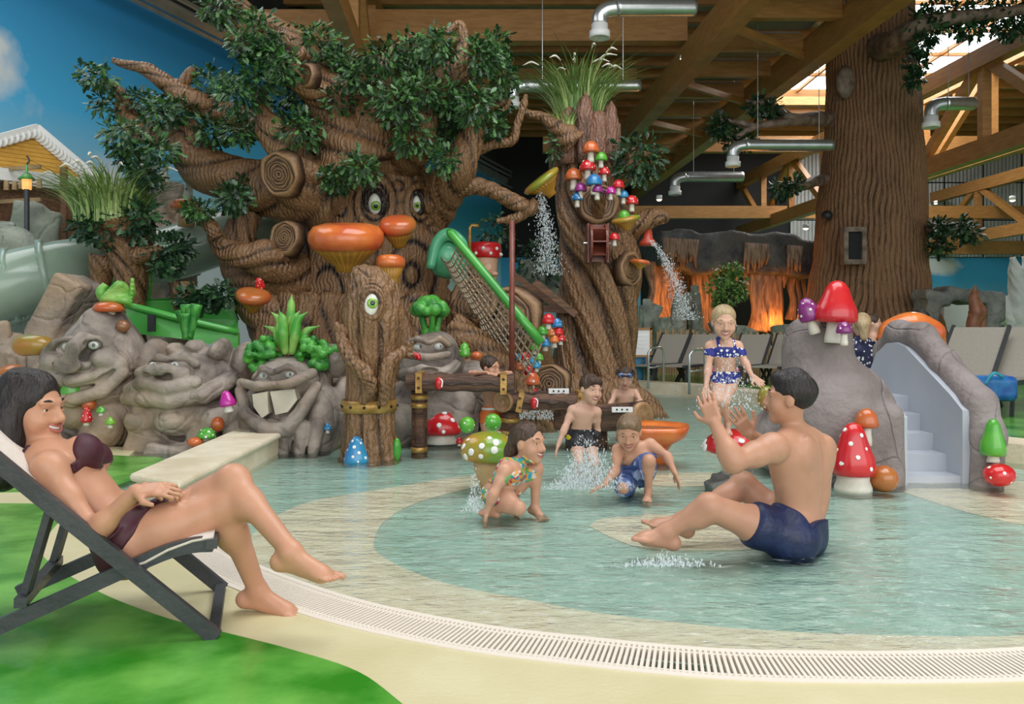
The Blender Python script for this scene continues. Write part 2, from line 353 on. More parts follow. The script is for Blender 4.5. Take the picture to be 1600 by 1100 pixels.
paint('green_patch', [(1.6, 2.03), (2.2, 2.12), (3, 2.2), (3, 1), (.3, 1), (.32, 1.98), (.9, 2.0)], .003, M['green'])
cz = PZ + .004
paint('cream_swirl', [G(x, y, cz)[:2] for x, y in ((300, 850), (362, 858), (433, 805), (491, 782), (560, 770), (640, 757), (700, 747), (780, 738), (835, 736), (800, 748), (760, 757), (700, 771), (640, 790), (600, 815), (584, 845), (594, 867), (644, 893), (712, 915), (830, 938), (931, 957), (1100, 977), (1195, 984), (1330, 991), (1600, 993), (1850, 975), (1900, 1010), (1600, 1030), (1262, 1040), (1000, 1025), (739, 995), (500, 940))], cz, M['cream'], 5)
paint('cream_swirl', [G(x, y, cz)[:2] for x, y in ((921, 822), (935, 812), (982, 806), (1080, 802), (1200, 800), (1262, 815), (1240, 840), (1180, 857), (1100, 860), (1015, 857), (965, 844))], cz, M['cream'])
paint('cream_swirl', [G(x, y, cz)[:2] for x, y in ((1400, 765), (1500, 757), (1700, 752), (1800, 800), (1700, 832), (1600, 820), (1500, 797))], cz, M['cream'])
paint('cream_swirl', [G(x, y, cz)[:2] for x, y in ((1000, 742), (1100, 738), (1180, 744), (1150, 756), (1060, 760), (1000, 754))], cz, M['cream'])
wpts = [tuple(p) for p in inner[::-1]] + [tuple(G(x, y)[:2]) for x, y in ((150, 705), (300, 690), (400, 640), (560, 615), (980, 614), (1100, 618), (1250, 640), (1420, 680), (1600, 722))] + [(6.5, 4.6)]
struct(MB().add([(p[0], p[1], -.012) for p in wpts[::-1]], [tuple(range(len(wpts)))]).build('floor_water', M['water']))
# overflow grate
gt = thing('overflow_grate', 'ivory slatted overflow grate curving along the near pool edge', 'drain grate', (outer[60][0], outer[60][1], 0))
for off, w, z in ((0.012, .024, .004), (GW - .012, .024, .004), (GW * .18, .012, .001), (GW * .82, .012, .001)):
    a = inner + nrm * (off - w / 2); b = inner + nrm * (off + w / 2); n_ = len(a)
    v = [(p[0], p[1], z) for p in a] + [(p[0], p[1], z) for p in b] + [(p[0], p[1], -.03) for p in a] + [(p[0], p[1], -.03) for p in b]
    f = []
    for i in range(n_ - 1): f += [(i, n_ + i, n_ + i + 1, i + 1), (i, i + 1, 2 * n_ + i + 1, 2 * n_ + i), (n_ + i, 3 * n_ + i, 3 * n_ + i + 1, n_ + i + 1)]
    MB().add(v, f).build('rail', M['grate'], gt)
ch = MB(); v = [(p[0], p[1], -.06) for p in inner] + [(p[0], p[1], -.06) for p in outer]; n_ = len(inner)
ch.add(v, [(i, n_ + i, n_ + i + 1, i + 1) for i in range(n_ - 1)]).build('channel', M['dark'], gt)
sm = MB().box((0, 0, 0), (GW - .02, .0095, .022)).build('slat', M['grate'], gt).data
bpy.data.objects.remove(bpy.data.objects['slat'])
seg = np.linalg.norm(np.diff(inner, axis=0), axis=1); cum = np.concatenate([[0], np.cumsum(seg)])
s0 = cum[14]
k = 0; s_ = s0; rest = MB()
while s_ < cum[-20] and k < 420:
    c = np.array([np.interp(s_, cum, inner[:, i]) for i in (0, 1)]); nn = np.array([np.interp(s_, cum, nrm[:, i]) for i in (0, 1)]); c = c + nn * GW / 2
    ang = math.atan2(nn[1], nn[0])
    if k < 298:
        o = bpy.data.objects.new('slat', sm); COL.objects.link(o); o.parent = gt; o.matrix_parent_inverse = Matrix.Translation(-gt.location); o.location = (c[0], c[1], -.008); o.rotation_euler = (0, 0, ang)
    else: rest.box((c[0], c[1], -.008), (GW - .02, .0095, .022), ang)
    k += 1; s_ += .0165
if rest.n: stuff(rest.build('slats', M['grate'], gt))
# back deck, kerb
be = [G(x, y)[:2] for x, y in ((930, 606), (1000, 610), (1100, 618), (1250, 640), (1420, 680), (1600, 722))] + [Vector((6.5, 5.2))]
be = [tuple(p) for p in spline(be, 5)]
struct(MB().prism(be + [(22, 5.2), (22, 33), (-3, 33), (-3, 14)], -.3, .07).build('floor_back', M['green']))
kb = MB(); q = np.array(be); t2 = np.gradient(q, axis=0); t2 /= np.linalg.norm(t2, axis=1)[:, None]; n2 = np.stack([-t2[:, 1], t2[:, 0]], 1)
kb.prism([tuple(p) for p in q - n2 * .03] + [tuple(p) for p in (q + n2 * .38)[::-1]], -.2, .13).build('pool_kerb', M['stone'])
tag(bpy.data.objects['pool_kerb'], 'cream stone kerb along the far pool edge', 'kerb')
struct(MB().box((0, 20, -.25), (60, 54, .2)).build('floor_base', M['tan']))

# ------------------------------------------------------------------ walls, ceiling
d0, d1 = -3, 34
wl = MB(); a = (-12 + .348 * d0, d0); b = (-12 + .348 * d1, d1)
wl.prism([a, b, (b[0] - .3, b[1]), (a[0] - .3, a[1])], -.2, 6.95); wl = struct(wl.build('wall_left', M['mural']))
tr = struct(MB().bar((-11.9 + .348 * d0, d0, 7.05), (-11.9 + .348 * d1, d1, 7.05), .3, .25).build('trim_1', M['steel']))
for k, dz in enumerate((-.25, .22, .4)): MB().bar((-11.6 + .348 * d0, d0, 7.0 + dz), (-11.6 + .348 * d1, d1, 7.0 + dz), .07, .07).build('rail', M['steel'], tr)
struct(MB().prism([(a[0] - .2, a[1]), (b[0] - .2, b[1]), (b[0] - .4, b[1]), (a[0] - .4, a[1])], 6.95, 10).build('wall_left_upper', mat('dark_cladding', (.03, .035, .04), (.05, .055, .06), .6, 1)))
wb = struct(MB().box((5, 33.3, 1.8), (44, .3, 4.1)).build('wall_back', M['mural_far']))
# corrugated cladding panels above the far mural: one mesh, many panels
def corr(w, h):
    mb = MB(); n_ = 10; v = []; f = []
    for i in range(n_ * 2 + 1):
        x = -w / 2 + w * i / (n_ * 2); y = -.03 if (i // 1) % 2 else 0
        v += [(x, y, 0), (x, y, h)]
    for i in range(n_ * 2): f.append((2 * i, 2 * i + 2, 2 * i + 3, 2 * i + 1))
    return mb.add(v, f)
pm = None
for ix in range(7):
    for iz in range(4):
        w, h = 1.55, 1.5; x = 12.3 + ix * 1.6; z = 3.87 + iz * 1.55
        if pm is None: o = corr(w, h).build('panel', M['metal'], wb); pm = o.data
        else: o = bpy.data.objects.new('panel', pm); COL.objects.link(o); o.parent = wb
        o.location = (x, 33.1, z)
struct(MB().box((5, 33.35, 7), (44, .2, 6.4)).build('wall_back_upper', M['dark']))
struct(MB().box((22.2, 19, 4.8), (.3, 30, 10)).build('wall_right', M['metal']))
# ceiling in strips leaves the far roof light and the assumed near one open
ceil = MB()
for x0, x1, y0, y1 in ((-14, 8.7, 8, 34), (15, 22, -3, 34), (8.7, 15, -3, 19), (8.7, 15, 29, 34), (-14, -1.5, -3, 8), (6.5, 8.7, -3, 8), (-1.5, 6.5, -3, 1.5), (-1.5, 6.5, 7.5, 8)):
    ceil.box(((x0 + x1) / 2, (y0 + y1) / 2, 9.1), (x1 - x0, y1 - y0, .16))
ce = struct(ceil.build('ceiling', M['panel']))
for k in range(24):
    MB().box((4, 7 + k * 1.12, 8.9), (36, .14, .28)).build('purlin', M['wood'], ce) if not (18.6 < 7 + k * 1.12 < 29.2) else (MB().box((-2.7, 7 + k * 1.12, 8.9), (22.6, .14, .28)).build('purlin', M['wood'], ce), MB().box((18.5, 7 + k * 1.12, 8.9), (7, .14, .28)).build('purlin', M['wood'], ce))
wn = struct(MB().box((8.75, 24, 9.3), (.12, 10, .6)).box((14.95, 24, 9.3), (.12, 10, .6)).box((11.85, 19.05, 9.3), (6.2, .12, .6)).box((11.85, 28.95, 9.3), (6.2, .12, .6)).build('window_1', M['wood']))
for k in range(3): MB().box((10.3 + k * 1.55, 24, 9.5), (.08, 10, .1)).build('mullion', M['wood'], wn)
for k in range(4): MB().box((11.85, 21 + k * 2, 9.5), (6.2, .08, .1)).build('mullion', M['wood'], wn)
for i in range(4):
    for j in range(5): MB().box((9.53 + i * 1.55, 20 + j * 2, 9.58), (1.47, 1.92, .02)).build('pane', M['glass'], wn)
# roof beams running away from the camera (slightly left) and cross beams
BD = -.064
def along(x, d): return x + BD * d
def depth_beam(name, x, z, w, h, dA, dB, label):
    o = MB().bar((along(x, dA), dA, z), (along(x, dB), dB, z), w, h).build(name, M['wood']); return tag(o, label, 'beam')
bay = thing('roof_bay', 'two long glulam roof beams joined by rafters and braces', 'roof beams', (along(6, 10), 10, 6.7))
for x in (4.84, 7.2): MB().bar((along(x, 6), 6, 6.6), (along(x, 33), 33, 6.6), .34, .6).build('beam', M['wood'], bay)
for k in range(15):
    d = 8 + k * 1.7; x0 = along(4.84, d) + .17; x1 = along(7.2, d) - .17
    MB().box(((x0 + x1) / 2, d, 6.85), (x1 - x0, .16, .34)).build('rafter', M['wood'], bay)
    MB().box(((x0 + x1) / 2, d + .85, 7.1), (x1 - x0, 1.5, .04)).build('board', M['panel'], bay)
    if k % 2 == 0: MB().bar((x0, d, 6.55), (x1, d + 1.7, 6.55), .1, .14).build('brace', M['wood'], bay)
def truss(x, zb, zt, dA, dB, n_, label):
    t = thing('roof_truss', label, 'truss', (along(x, dA), dA, zb))
    for z in (zb, zt): MB().bar((along(x, dA), dA, z), (along(x, dB), dB, z), .28, .42).build('chord', M['wood'], t)
    for k in range(n_):
        da = dA + (dB - dA) * k / n_; db = dA + (dB - dA) * (k + 1) / n_
        MB().bar((along(x, da), da, zb), (along(x, da), da, zt), .2, .2).build('post', M['wood'], t)
        p, q = (zb, zt) if k % 2 == 0 else (zt, zb)
        MB().bar((along(x, da), da, p), (along(x, db), db, q), .18, .22).build('web', M['wood'], t)
    return t
truss(11.5, 4.9, 6.9, 15, 33, 7, 'wooden roof truss passing behind the giant trunk')
truss(15.3, 6.0, 8.5, 13, 33, 6, 'high wooden roof truss right of the giant trunk')
truss(19.5, 4.4, 6.3, 16, 33, 6, 'low wooden truss nearest the right wall')
truss(-2.0, 6.2, 8.4, 12, 33, 7, 'dark wooden truss behind the column tree top')
def cross(d, z, h, x0, x1, label): tag(MB().box(((x0 + x1) / 2, d, z), (x1 - x0, .3, h)).build('cross_beam', M['wood']), label, 'beam')
cross(17, 7.35, .66, -5.9, 3.7, 'thick glulam cross beam above the face tree crown')
cross(22, 7.75, .6, -4.2, 3.4, 'second glulam cross beam behind the tree crown')
cross(26, 6.9, .5, 1.0, 20, 'distant glulam cross beam over the cave')
cross(31, 4.05, .5, 8.0, 21, 'lowest wooden beam just above the painted far wall')
cross(29.5, 5.2, .45, 4, 21, 'wooden beam above the cave roof')
# ventilation ducts
def duct(px0, px1, py, d, r, label, drop=.55, side=-1):
    a = P(px0, py, d); b = P(px1, py, d + .3); t = thing('ventilation_duct', label, 'duct', a)
    n_ = 26; pts = [a.lerp(b, i / n_) for i in range(n_ + 1)]
    rad = [r * (1 + .04 * (i % 2)) for i in range(n_ + 1)]
    MB().tube(pts, rad, 18).build('pipe', M['steel'], t, True)
    e = [a + Vector((.02, 0, 0)), a + Vector((side * r * 1.1, 0, -.03)), a + Vector((side * r * 1.9, 0, -r * .9)), a + Vector((side * r * 2, 0, -r * 2))]
    MB().tube(e, r, 16, 5).build('elbow', M['steel'], t, True)
    for u in (.15, .85): q = a.lerp(b, u); MB().tube([q + Vector((0, 0, r)), Vector((q.x, q.y, 9.02))], .008, 6).build('hanger', M['steel'], t)
    c = e[-1]; MB().lathe([(r * 1.05, 0), (r * 1.05, -r * .8), (r * 1.3, -r * .9), (r * 1.3, -r * 1.7), (r * 1.15, -r * 1.75), (r * .8, -r * 1.5)], c, 20).build('nozzle', M['white'], t, True)
    return t
duct(962, 1085, 13, 13, .13, 'silver duct with nozzle hanging above the column tree grass')
duct(1163, 1300, 227, 16, .115, 'silver duct with nozzle left of the giant trunk')
duct(1475, 1520, 162, 16, .13, 'short silver duct elbow right of the giant trunk')
duct(1070, 1160, 276, 21, .13, 'dim silver duct far behind under the roof beams')
duct(820, 1000, 134, 15, .11, 'dark duct behind the tall grass of the column tree')
M['bulb'] = mat('warm_lamp', (1, .72, .38), None, .4, emit=9)
def spot(px, py, d, label, r=.07):
    c = P(px, py, d); t = thing('ceiling_spot', label, 'lamp', c)
    MB().lathe([(r * .6, r * 1.6), (r, r * 1.5), (r * 1.1, 0), (r, 0)], c, 12).build('housing', M['white'], t, True); MB().ell(c, (r * .9, r * .9, r * .5)).build('bulb', M['bulb'], t, True)
spot(1259, 357, 20, 'warm spot lamp left of the giant trunk window'); spot(1582, 313, 20, 'warm spot lamp on the right edge beam')
spot(1075, 78, 17, 'upper warm lamp beside the long roof beam', .06); spot(1066, 92, 17, 'lower warm lamp beside the long roof beam', .05)
spot(1030, 312, 20, 'warm lamp right of the column tree spout'); spot(1462, 318, 24, 'hanging pale lamp right of the giant trunk', .05)
# ------------------------------------------------------------------ sculpted trees
M['bark'] = mat('painted_bark', (.018, .009, .006), (.235, .125, .056), .38, 5, .5, 45, attr='h', detail=6)  # all three barks: dry-brushed tan ridges, with shade put into the groove colour
M['bark_red'] = mat('painted_bark_reddish', (.03, .014, .01), (.22, .11, .07), .45, 5, .5, 45, attr='h', detail=6)
M['bark_big'] = mat('giant_trunk_bark', (.035, .017, .010), (.27, .14, .065), .7, 1.6, 1., 14, attr='h', detail=8, stretch=(1, 1, .35))
add_grain(M['bark'], 7, .55, 9); add_grain(M['bark_red'], 7, .5, 9); add_grain(M['bark_big'], 5, .5, 14)
M['branch_grey'] = mat('grey_branch', (.10, .07, .05), (.27, .19, .14), .6, 6, .4, 30)
M['leaf'] = mat('oak_leaf', (.012, .045, .014), (.075, .19, .045), .32, 3, attr='h')
M['leaf_dark'] = mat('dark_leaf', (.008, .03, .014), (.04, .11, .035), .35, 3, attr='h')
M['leaf_ficus'] = mat('ficus_leaf', (.05, .14, .02), (.22, .38, .08), .35, 3, attr='h')
M['grass'] = mat('grass_blade', (.09, .19, .04), (.42, .54, .20), .45, 3, attr='h')
M['plume'] = mat('grass_plume', (.70, .66, .56), None, .8)
M['eye_white'] = mat('eye_white', (.82, .82, .74), None, .12, coat=.5)
M['iris'] = mat('green_iris', (.10, .30, .02), (.28, .50, .06), .12, 40, coat=.5)
M['pupil'] = mat('black_pupil', (.004, .004, .004), None, .1, coat=.5)
M['knot'] = mat('cut_knot', (.05, .025, .014), (.30, .17, .08), .5, 8, .4, 40, attr='h')
def ridge(x, p=.7): return np.abs(np.cos(x * .5)) ** p
def bark(k=5, tw=4.0, amp=.16, sd=0.0, fine=3, rm=None):
    def f(th, L, r):
        q = L / rm if rm else L
        ph = k * (th + (.55 + .1 * tw) * q) if rm else k * th + tw * L
        ph = ph + .9 * np.sin(2 * th + .6 * q + sd) + .6 * np.sin(1.3 * q + th * 3 + sd)
        a = ridge(ph, .5); b = ridge(fine * ph + 1.5 * np.sin(1.7 * q + sd + th), .7); c = ridge(8 * ph + 2 * np.sin(2.3 * q + sd), .8); n = np.sin(1.9 * q + sd + 2 * th) * .5
        return r * amp * 1.25 * (a - .7) + r * amp * .42 * (b - .6) + r * amp * .1 * c + r * .05 * n, .5 * a + .3 * b + .2 * c
    return f
def sstep(a, b, x): t = np.clip((x - a) / (b - a), 0, 1); return t * t * (3 - 2 * t)
def limb(parent, name, pts, d, k=5, tw=4., amp=.16, sd=0., seg=40, m='bark', dd=None, sub=12):
    """pts: (px,py,rpx[,depth offset])"""
    q = [P(p[0], p[1], d + (p[3] if len(p) > 3 else 0)) for p in pts]; r = [p[2] / F * d for p in pts]
    rm = sum(r) / len(r); seg = int(seg * (1.7 if max(r) > .12 else 1))
    return MB().tube(q, r, seg, sub, bark(k, tw, amp, sd, 3, rm)).build(name, M[m], parent, True, 'h')
LEAF = np.array([(0, 0), (.2, .1), (.28, .05), (.42, .24), (.5, .11), (.66, .3), (.74, .13), (.88, .18), (1, 0)])
def foliage(parent, c, r, n, size, sd, m='leaf', name='foliage', shape=LEAF, hollow=.35):
    rs = np.random.RandomState(sd); mb = MB(); k = len(shape)
    base = np.array([(x, y, -abs(y) * .35 - .12 * x * x) for x, y in shape] + [(x, -y, -abs(y) * .35 - .12 * x * x) for x, y in shape[1:-1]])
    fa = [tuple(range(k)), (0,) + (k - 1,) + tuple(range(2 * k - 3, k - 1, -1))]
    r = np.array(r if hasattr(r, '__len__') else (r, r, r), float); V = []; H = []
    for i in range(n):
        v = rs.normal(size=3); v /= np.linalg.norm(v); rad = (hollow + (1 - hollow) * rs.rand()) ; p = np.array(c) + v * r * rad
        x = v * .9 + rs.normal(size=3) * .55 + np.array((0, -.15, -.25)); x /= np.linalg.norm(x)
        up = np.array((0, -.5, 1.)) + rs.normal(size=3) * .5; y = np.cross(up, x); y /= np.linalg.norm(y) + 1e-9; z = np.cross(x, y)
        s = size * (.7 + .6 * rs.rand()); V.append(p + (base[:, :1] * x + base[:, 1:2] * y + base[:, 2:] * z) * s); H.append(np.full(len(base), np.clip(rs.normal(.45, .3), 0, 1)))
    nb = len(base); mb.v = [np.concatenate(V)]; mb.h = [np.concatenate(H)]; mb.f = [tuple(j + i * nb for j in q) for i in range(n) for q in fa]; mb.n = n * nb
    return stuff(mb.build(name, M[m], parent, False, 'h'))
def grass(parent, c, spread, h, n, sd, lean=1.0, plumes=8, rad=.004):
    rs = np.random.RandomState(sd); mb = MB(); pl = MB()
    for i in range(n + plumes):
        a = rs.rand() * 6.28; q = rs.rand() ** .5 * spread; b = np.array(c) + (math.cos(a) * q, math.sin(a) * q, 0); hh = h * (.55 + .5 * rs.rand()); ln = lean * (.25 + .9 * rs.rand()) * hh * .75
        if i >= n: hh = h * 1.1; ln *= .6
        dr = np.array((math.cos(a), math.sin(a), 0)) + rs.normal(size=3) * (.35, .35, 0); w = np.array((-dr[1], dr[0], 0)) * rad * (1 + rs.rand()); w += np.array((rad, 0, 0)) * .6
        t = np.linspace(0, 1, 7); pts = b + dr * ln * (t ** 2.2)[:, None] + np.array((0, 0, 1)) * hh * (t - .32 * lean * t ** 3.2)[:, None]
        ww = (1 - t ** 1.5)[:, None] * .95 + .05; V = np.concatenate([pts - w * ww, pts + w * ww]); mb.add(V, [(j, j + 1, 8 + j, 7 + j) for j in range(6)], np.full(14, np.clip(rs.normal(.5, .28), 0, 1)))
        if i >= n:
            e = pts[-1]; q2 = [e - dr * .03, e + dr * .06 + (0, 0, .04), e + dr * .15 + (0, 0, .0)]; pl.tube(q2, [.006, .014, .005], 6, 3)
    stuff(mb.build('blades', M['grass'], parent, False, 'h'))
    if plumes: stuff(pl.build('plumes', M['plume'], parent, True))
def eye(parent, c, r, look, rot=None, lid=None):
    """painted eyeball: c centre, r (x,y,z) radii, look = unit vector of the gaze"""
    e = MB().ell(c, r, 24, 16, rot).build('eyeball', M['eye_white'], parent, True)
    L = Vector(look).normalized(); rm = min(r[0], r[2])
    p = Vector(c) + Vector((L.x * r[0], L.y * r[1], L.z * r[2])) * .93
    MB().ell(p, (rm * .62, rm * .62, r[1] * .16), 18, 8, axis_rot(L)).build('iris', M['iris'], e, True)
    p2 = Vector(c) + Vector((L.x * r[0], L.y * r[1], L.z * r[2])) * 1.06
    MB().ell(p2, (rm * .3, rm * .3, r[1] * .08), 14, 6, axis_rot(L)).build('pupil', M['pupil'], e, True); return e
def knot(parent, c, nrm_, r, m='knot', depth=.1):
    def f(th, k): return .05 * np.sin(3 * th + k) + .03 * np.sin(7 * th)
    mb = MB(); pr = [(r * 1.2, -depth), (r * 1.12, 0), (r, depth * .35)]; hs = [.2, .5, .9]
    for i in range(14): t = 1 - i / 14; pr.append((max(r * .92 * t, .002), depth * (.22 + .10 * math.cos(i * 2.6)))); hs.append(.5 + .5 * math.cos(i * 2.6))
    mb.lathe(pr, c, 28, axis_rot(nrm_), f); mb.h[-1] = np.repeat(hs, 28); return mb.build('knot', M[m], parent, True, 'h')

# ---- the big face tree
D = 9.0; pm_ = D / F
ft = thing('face_tree', 'huge brown tree with carved face, green eyes and twisting leafy branches', 'tree', P(560, 600, D))
zt = lambda py: CH - (py - HZ) * pm_; xt = lambda px: (px - 800) * pm_
prof = [(640, 570, 170), (600, 565, 155), (540, 560, 138), (480, 558, 130), (420, 560, 122), (370, 566, 112), (330, 572, 104), (300, 577, 98), (270, 575, 92), (235, 565, 84), (200, 555, 70), (165, 550, 52)]
zz = np.array([zt(p[0]) for p in prof]); order = np.argsort(zz)
zs = np.linspace(zz.min(), zz.max(), 250); cxs = np.interp(zs, zz[order], np.array([xt(p[1]) for p in prof])[order]); rs_ = np.interp(zs, zz[order], np.array([p[2] * pm_ for p in prof])[order])
NT = 400; th = np.linspace(0, 2 * PI, NT, endpoint=False)
TH, ZZ = np.meshgrid(th, zs); RR = rs_[:, None] + 0 * TH; CXX = cxs[:, None] + 0 * TH
X0 = -np.cos(TH) * RR + CXX; Yc = D + .55
wp = .35 * np.sin(3 * TH + 2.2 * ZZ) + .3 * np.sin(1.7 * ZZ + 1)
lob = ridge(11 * TH + 5 * wp, .55); wr = ridge(2 * PI * (ZZ * 5.2 + .35 * np.cos(11 * TH + 5 * wp) + .5 * np.sin(2 * TH + ZZ)), .8); fi = ridge(44 * TH + 16 * wp + 3 * np.sin(6 * ZZ), .8)
up_ = sstep(2.0, 2.9, ZZ)
DSP = .24 * (lob - .65) * (1 - .45 * up_) + .05 * (wr - .6) * (1 - up_ * .4) + .026 * (fi - .6); Hh = .45 * lob + .3 * wr + .25 * fi
front = np.sin(TH) > 0
def rings(px, py, a, b, depth_, amp, reach, freq=1.25):
    global DSP, Hh
    ex, ez = xt(px), zt(py); rho = np.sqrt(((X0 - ex) / (a * pm_)) ** 2 + ((ZZ - ez) / (b * pm_)) ** 2); rho = np.where(front, rho, 99)
    w = 1 - sstep(reach * .55, reach, rho); rg = ridge(2 * PI * rho * freq, .7)
    DSP = DSP * (1 - w) + w * (amp * (rg - .4) + depth_ * np.exp(-rho ** 2 * 1.2) + .05 * np.exp(-((rho - 1.5) / .7) ** 2)); Hh = Hh * (1 - w) + w * rg
rings(540, 330, 17, 26, .12, .02, 2.3); rings(470, 330, 22, 30, .03, .03, 2.6); rings(620, 290, 20, 22, .04, .03, 2.4); rings(587, 317, 16, 24, -.10, .045, 2.9); rings(652, 318, 12, 20, -.08, .04, 2.6)
rings(445, 372, 20, 24, .10, .03, 2.6); rings(640, 430, 26, 44, .05, .03, 2.6); rings(520, 480, 22, 50, .06, .025, 2.4); rings(470, 440, 18, 60, .05, .025, 2.2)
RAD = RR + DSP * (RR / .9); V = np.stack([CXX - np.cos(TH) * RAD, Yc - np.sin(TH) * RAD * .85, ZZ], 2).reshape(-1, 3); nz_ = len(zs)
idx = np.arange(nz_ * NT).reshape(nz_, NT); q = np.stack([idx[:-1], np.roll(idx, -1, 1)[:-1], np.roll(idx, -1, 1)[1:], idx[1:]], 2).reshape(-1, 4)
mb = MB(); mb.v = [V]; mb.h = [Hh.ravel()]; mb.f = [tuple(x) for x in q.tolist()] + [tuple(idx[-1].tolist())]; mb.n = len(V); mb.build('trunk', M['bark'], ft, True, 'h')
def tface(px, py):   # depth of the trunk's front at a pixel
    x, z = xt(px), zt(py); r = np.interp(z, zs, rs_); cx = np.interp(z, zs, cxs); s = max(0, 1 - ((x - cx) / r) ** 2) ** .5; return Yc - s * r * .85
for px, py, a, b in ((587, 319, 12, 18), (652, 319, 8.5, 15)):
    y = tface(px, py) + .03; p = Vector((xt(px) * y / D, y, CH + (zt(py) - CH) * y / D)); eye(ft, p, (a * pm_, .12, b * pm_), (.25, -1, -.30))
    MB().tube([p + Vector((math.cos(t) * a * pm_ * 1.12, -.05 - .03 * math.sin(t), math.sin(t) * b * pm_ * 1.12)) for t in np.linspace(0, 2 * PI, 22)], .035, 8, 1, cap=False).build('eyelid', M['bark'], ft, True, 'h')
LB = [('A', [(530, 310, 58), (450, 300, 46), (385, 288, 38), (330, 268, 34), (297, 240, 30), (292, 208, 25), (255, 214, 20), (220, 205, 17), (196, 178, 14), (190, 152, 10), (178, 136, 8), (160, 127, 4)], 3, 2.2),
      ('B', [(500, 250, 40, .3), (430, 205, 26, .3), (355, 182, 21, .2), (305, 160, 18), (265, 135, 14), (235, 112, 11), (212, 104, 8), (190, 99, 6), (176, 94, 4)], 3, 3),
      ('B2', [(268, 138, 12), (287, 128, 9), (298, 113, 8), (303, 106, 5)], 3, 3),
      ('C', [(530, 320, 50, .3), (478, 288, 44, -.2), (450, 240, 32, -.4), (425, 205, 22, -.45), (412, 180, 13, -.45), (405, 158, 10, -.45), (401, 152, 5, -.45)], 3, 2.2),
      ('D', [(560, 270, 66), (535, 200, 44), (512, 150, 36), (490, 110, 28), (460, 70, 22), (425, 40, 15), (395, 28, 14), (370, 8, 15), (340, -14, 14)], 5, 2),
      ('D2', [(505, 150, 20, -.3), (470, 130, 16, -.5), (455, 100, 12, -.5), (480, 80, 10, -.5)], 3, 3),
      ('E', [(600, 260, 50, .3), (578, 200, 38), (592, 140, 24), (612, 95, 16), (640, 70, 11), (662, 60, 7)], 4, 3),
      ('F', [(605, 270, 46, .5), (638, 240, 30, 0), (655, 205, 24, -.4), (662, 165, 20, -.4), (685, 130, 18, -.4), (712, 110, 16, -.4), (722, 85, 10, -.4), (724, 55, 7, -.4), (717, 38, 6, -.4), (698, 52, 4, -.4)], 3, 5),
      ('F2', [(705, 115, 13, -.4), (730, 118, 10, -.4), (740, 95, 6, -.4), (748, 82, 4, -.4)], 3, 5),
      ('G', [(655, 370, 34, .7), (688, 310, 32, .3), (712, 268, 28, -.1), (733, 225, 20, -.1), (744, 195, 15), (742, 175, 8)], 5, 3),
      ('G2', [(735, 240, 9), (770, 226, 7), (800, 220, 7), (808, 195, 6), (818, 165, 6), (822, 148, 3)], 3, 9),
      ('G3', [(745, 180, 7), (775, 165, 5), (795, 158, 4), (785, 175, 4)], 3, 9),
      ('H', [(670, 320, 24, .3), (725, 292, 15), (765, 296, 12), (800, 314, 12), (826, 325, 13), (838, 314, 8)], 4, 7),
      ('H2', [(826, 325, 10), (808, 340, 8), (775, 346, 4)], 3, 7),
      ('I', [(450, 440, 46), (418, 408, 30, -.4), (385, 402, 20, -.5), (355, 392, 17, -.5), (338, 372, 12, -.5), (330, 352, 9, -.5), (308, 348, 4, -.5)], 4, 3),
      ('J', [(440, 520, 40, -.3), (405, 470, 34, -.2), (380, 430, 28), (372, 380, 26), (388, 330, 20)], 5, 2)]
for i, (nm, pts, k, tw) in enumerate(LB): limb(ft, 'branch', pts, D, k, tw, .17, i * 1.7)
knot(ft, P(437, 272, D - .62), (-.35, -.85, -.25), 30 * pm_); knot(ft, P(445, 372, D - .45), (-.4, -.9, .1), 24 * pm_)
knot(ft, P(478, 118, D - .6), (-.5, -.8, -.1), 16 * pm_)
for i, (px, py, n_, sp) in enumerate(((405, 150, 3, 8),)):
    for j in range(n_): limb(ft, 'twig', [(px, py + 8, 6, -.45), (px - 6 + j * sp, py - 2, 5, -.45), (px - 10 + j * sp * 1.4, py - 12 + abs(j - 1) * 5, 3, -.45)], D, 3, 3, .1, j, 14, sub=5)
for i in range(7):   # root toes at the foot
    px = 400 + i * 48; limb(ft, 'root', [(px + (560 - px) * .35, 470, 26, -.25), (px + (560 - px) * .15, 540, 28, -.5), (px, 600, 32, -.7), (px - (560 - px) * .15, 640, 26, -.9)], D, 3, 1.5, .16, i, 26)
CL = [(150, 120, 20), (178, 168, 26), (196, 215, 24), (228, 160, 24), (255, 178, 24), (205, 240, 16), (330, 128, 28), (370, 145, 30), (330, 205, 24), (282, 172, 20), (400, 128, 28), (432, 180, 28), (468, 205, 30), (375, 205, 20), (528, 232, 28), (565, 262, 22), (495, 255, 30), (345, 12, 30), (405, 48, 28), (450, 62, 28), (385, 72, 20), (498, 68, 30), (528, 95, 26), (440, 105, 24), (495, 178, 28), (560, 120, 26), (598, 88, 28), (640, 112, 34), (618, 158, 34), (588, 178, 30), (652, 78, 28), (684, 72, 28), (722, 135, 28), (752, 92, 28), (772, 72, 24), (702, 188, 28), (742, 165, 28), (772, 200, 22), (785, 120, 22), (645, 215, 28), (618, 232, 24), (692, 250, 18), (362, 312, 22), (385, 292, 16), (252, 238, 18), (215, 258, 16), (525, 280, 20), (700, 150, 30), (560, 200, 24), (310, 330, 14), (470, 150, 22), (530, 160, 24), (660, 140, 26), (780, 160, 18), (420, 85, 20)]
for i, (px, py, r) in enumerate(CL):
    foliage(ft, P(px, py, D - .35 + .5 * math.sin(i * 2.4)), (r * pm_ * 1.15, .3, r * pm_ * .95), int(80 + r * 6.2), .088, 100 + i)

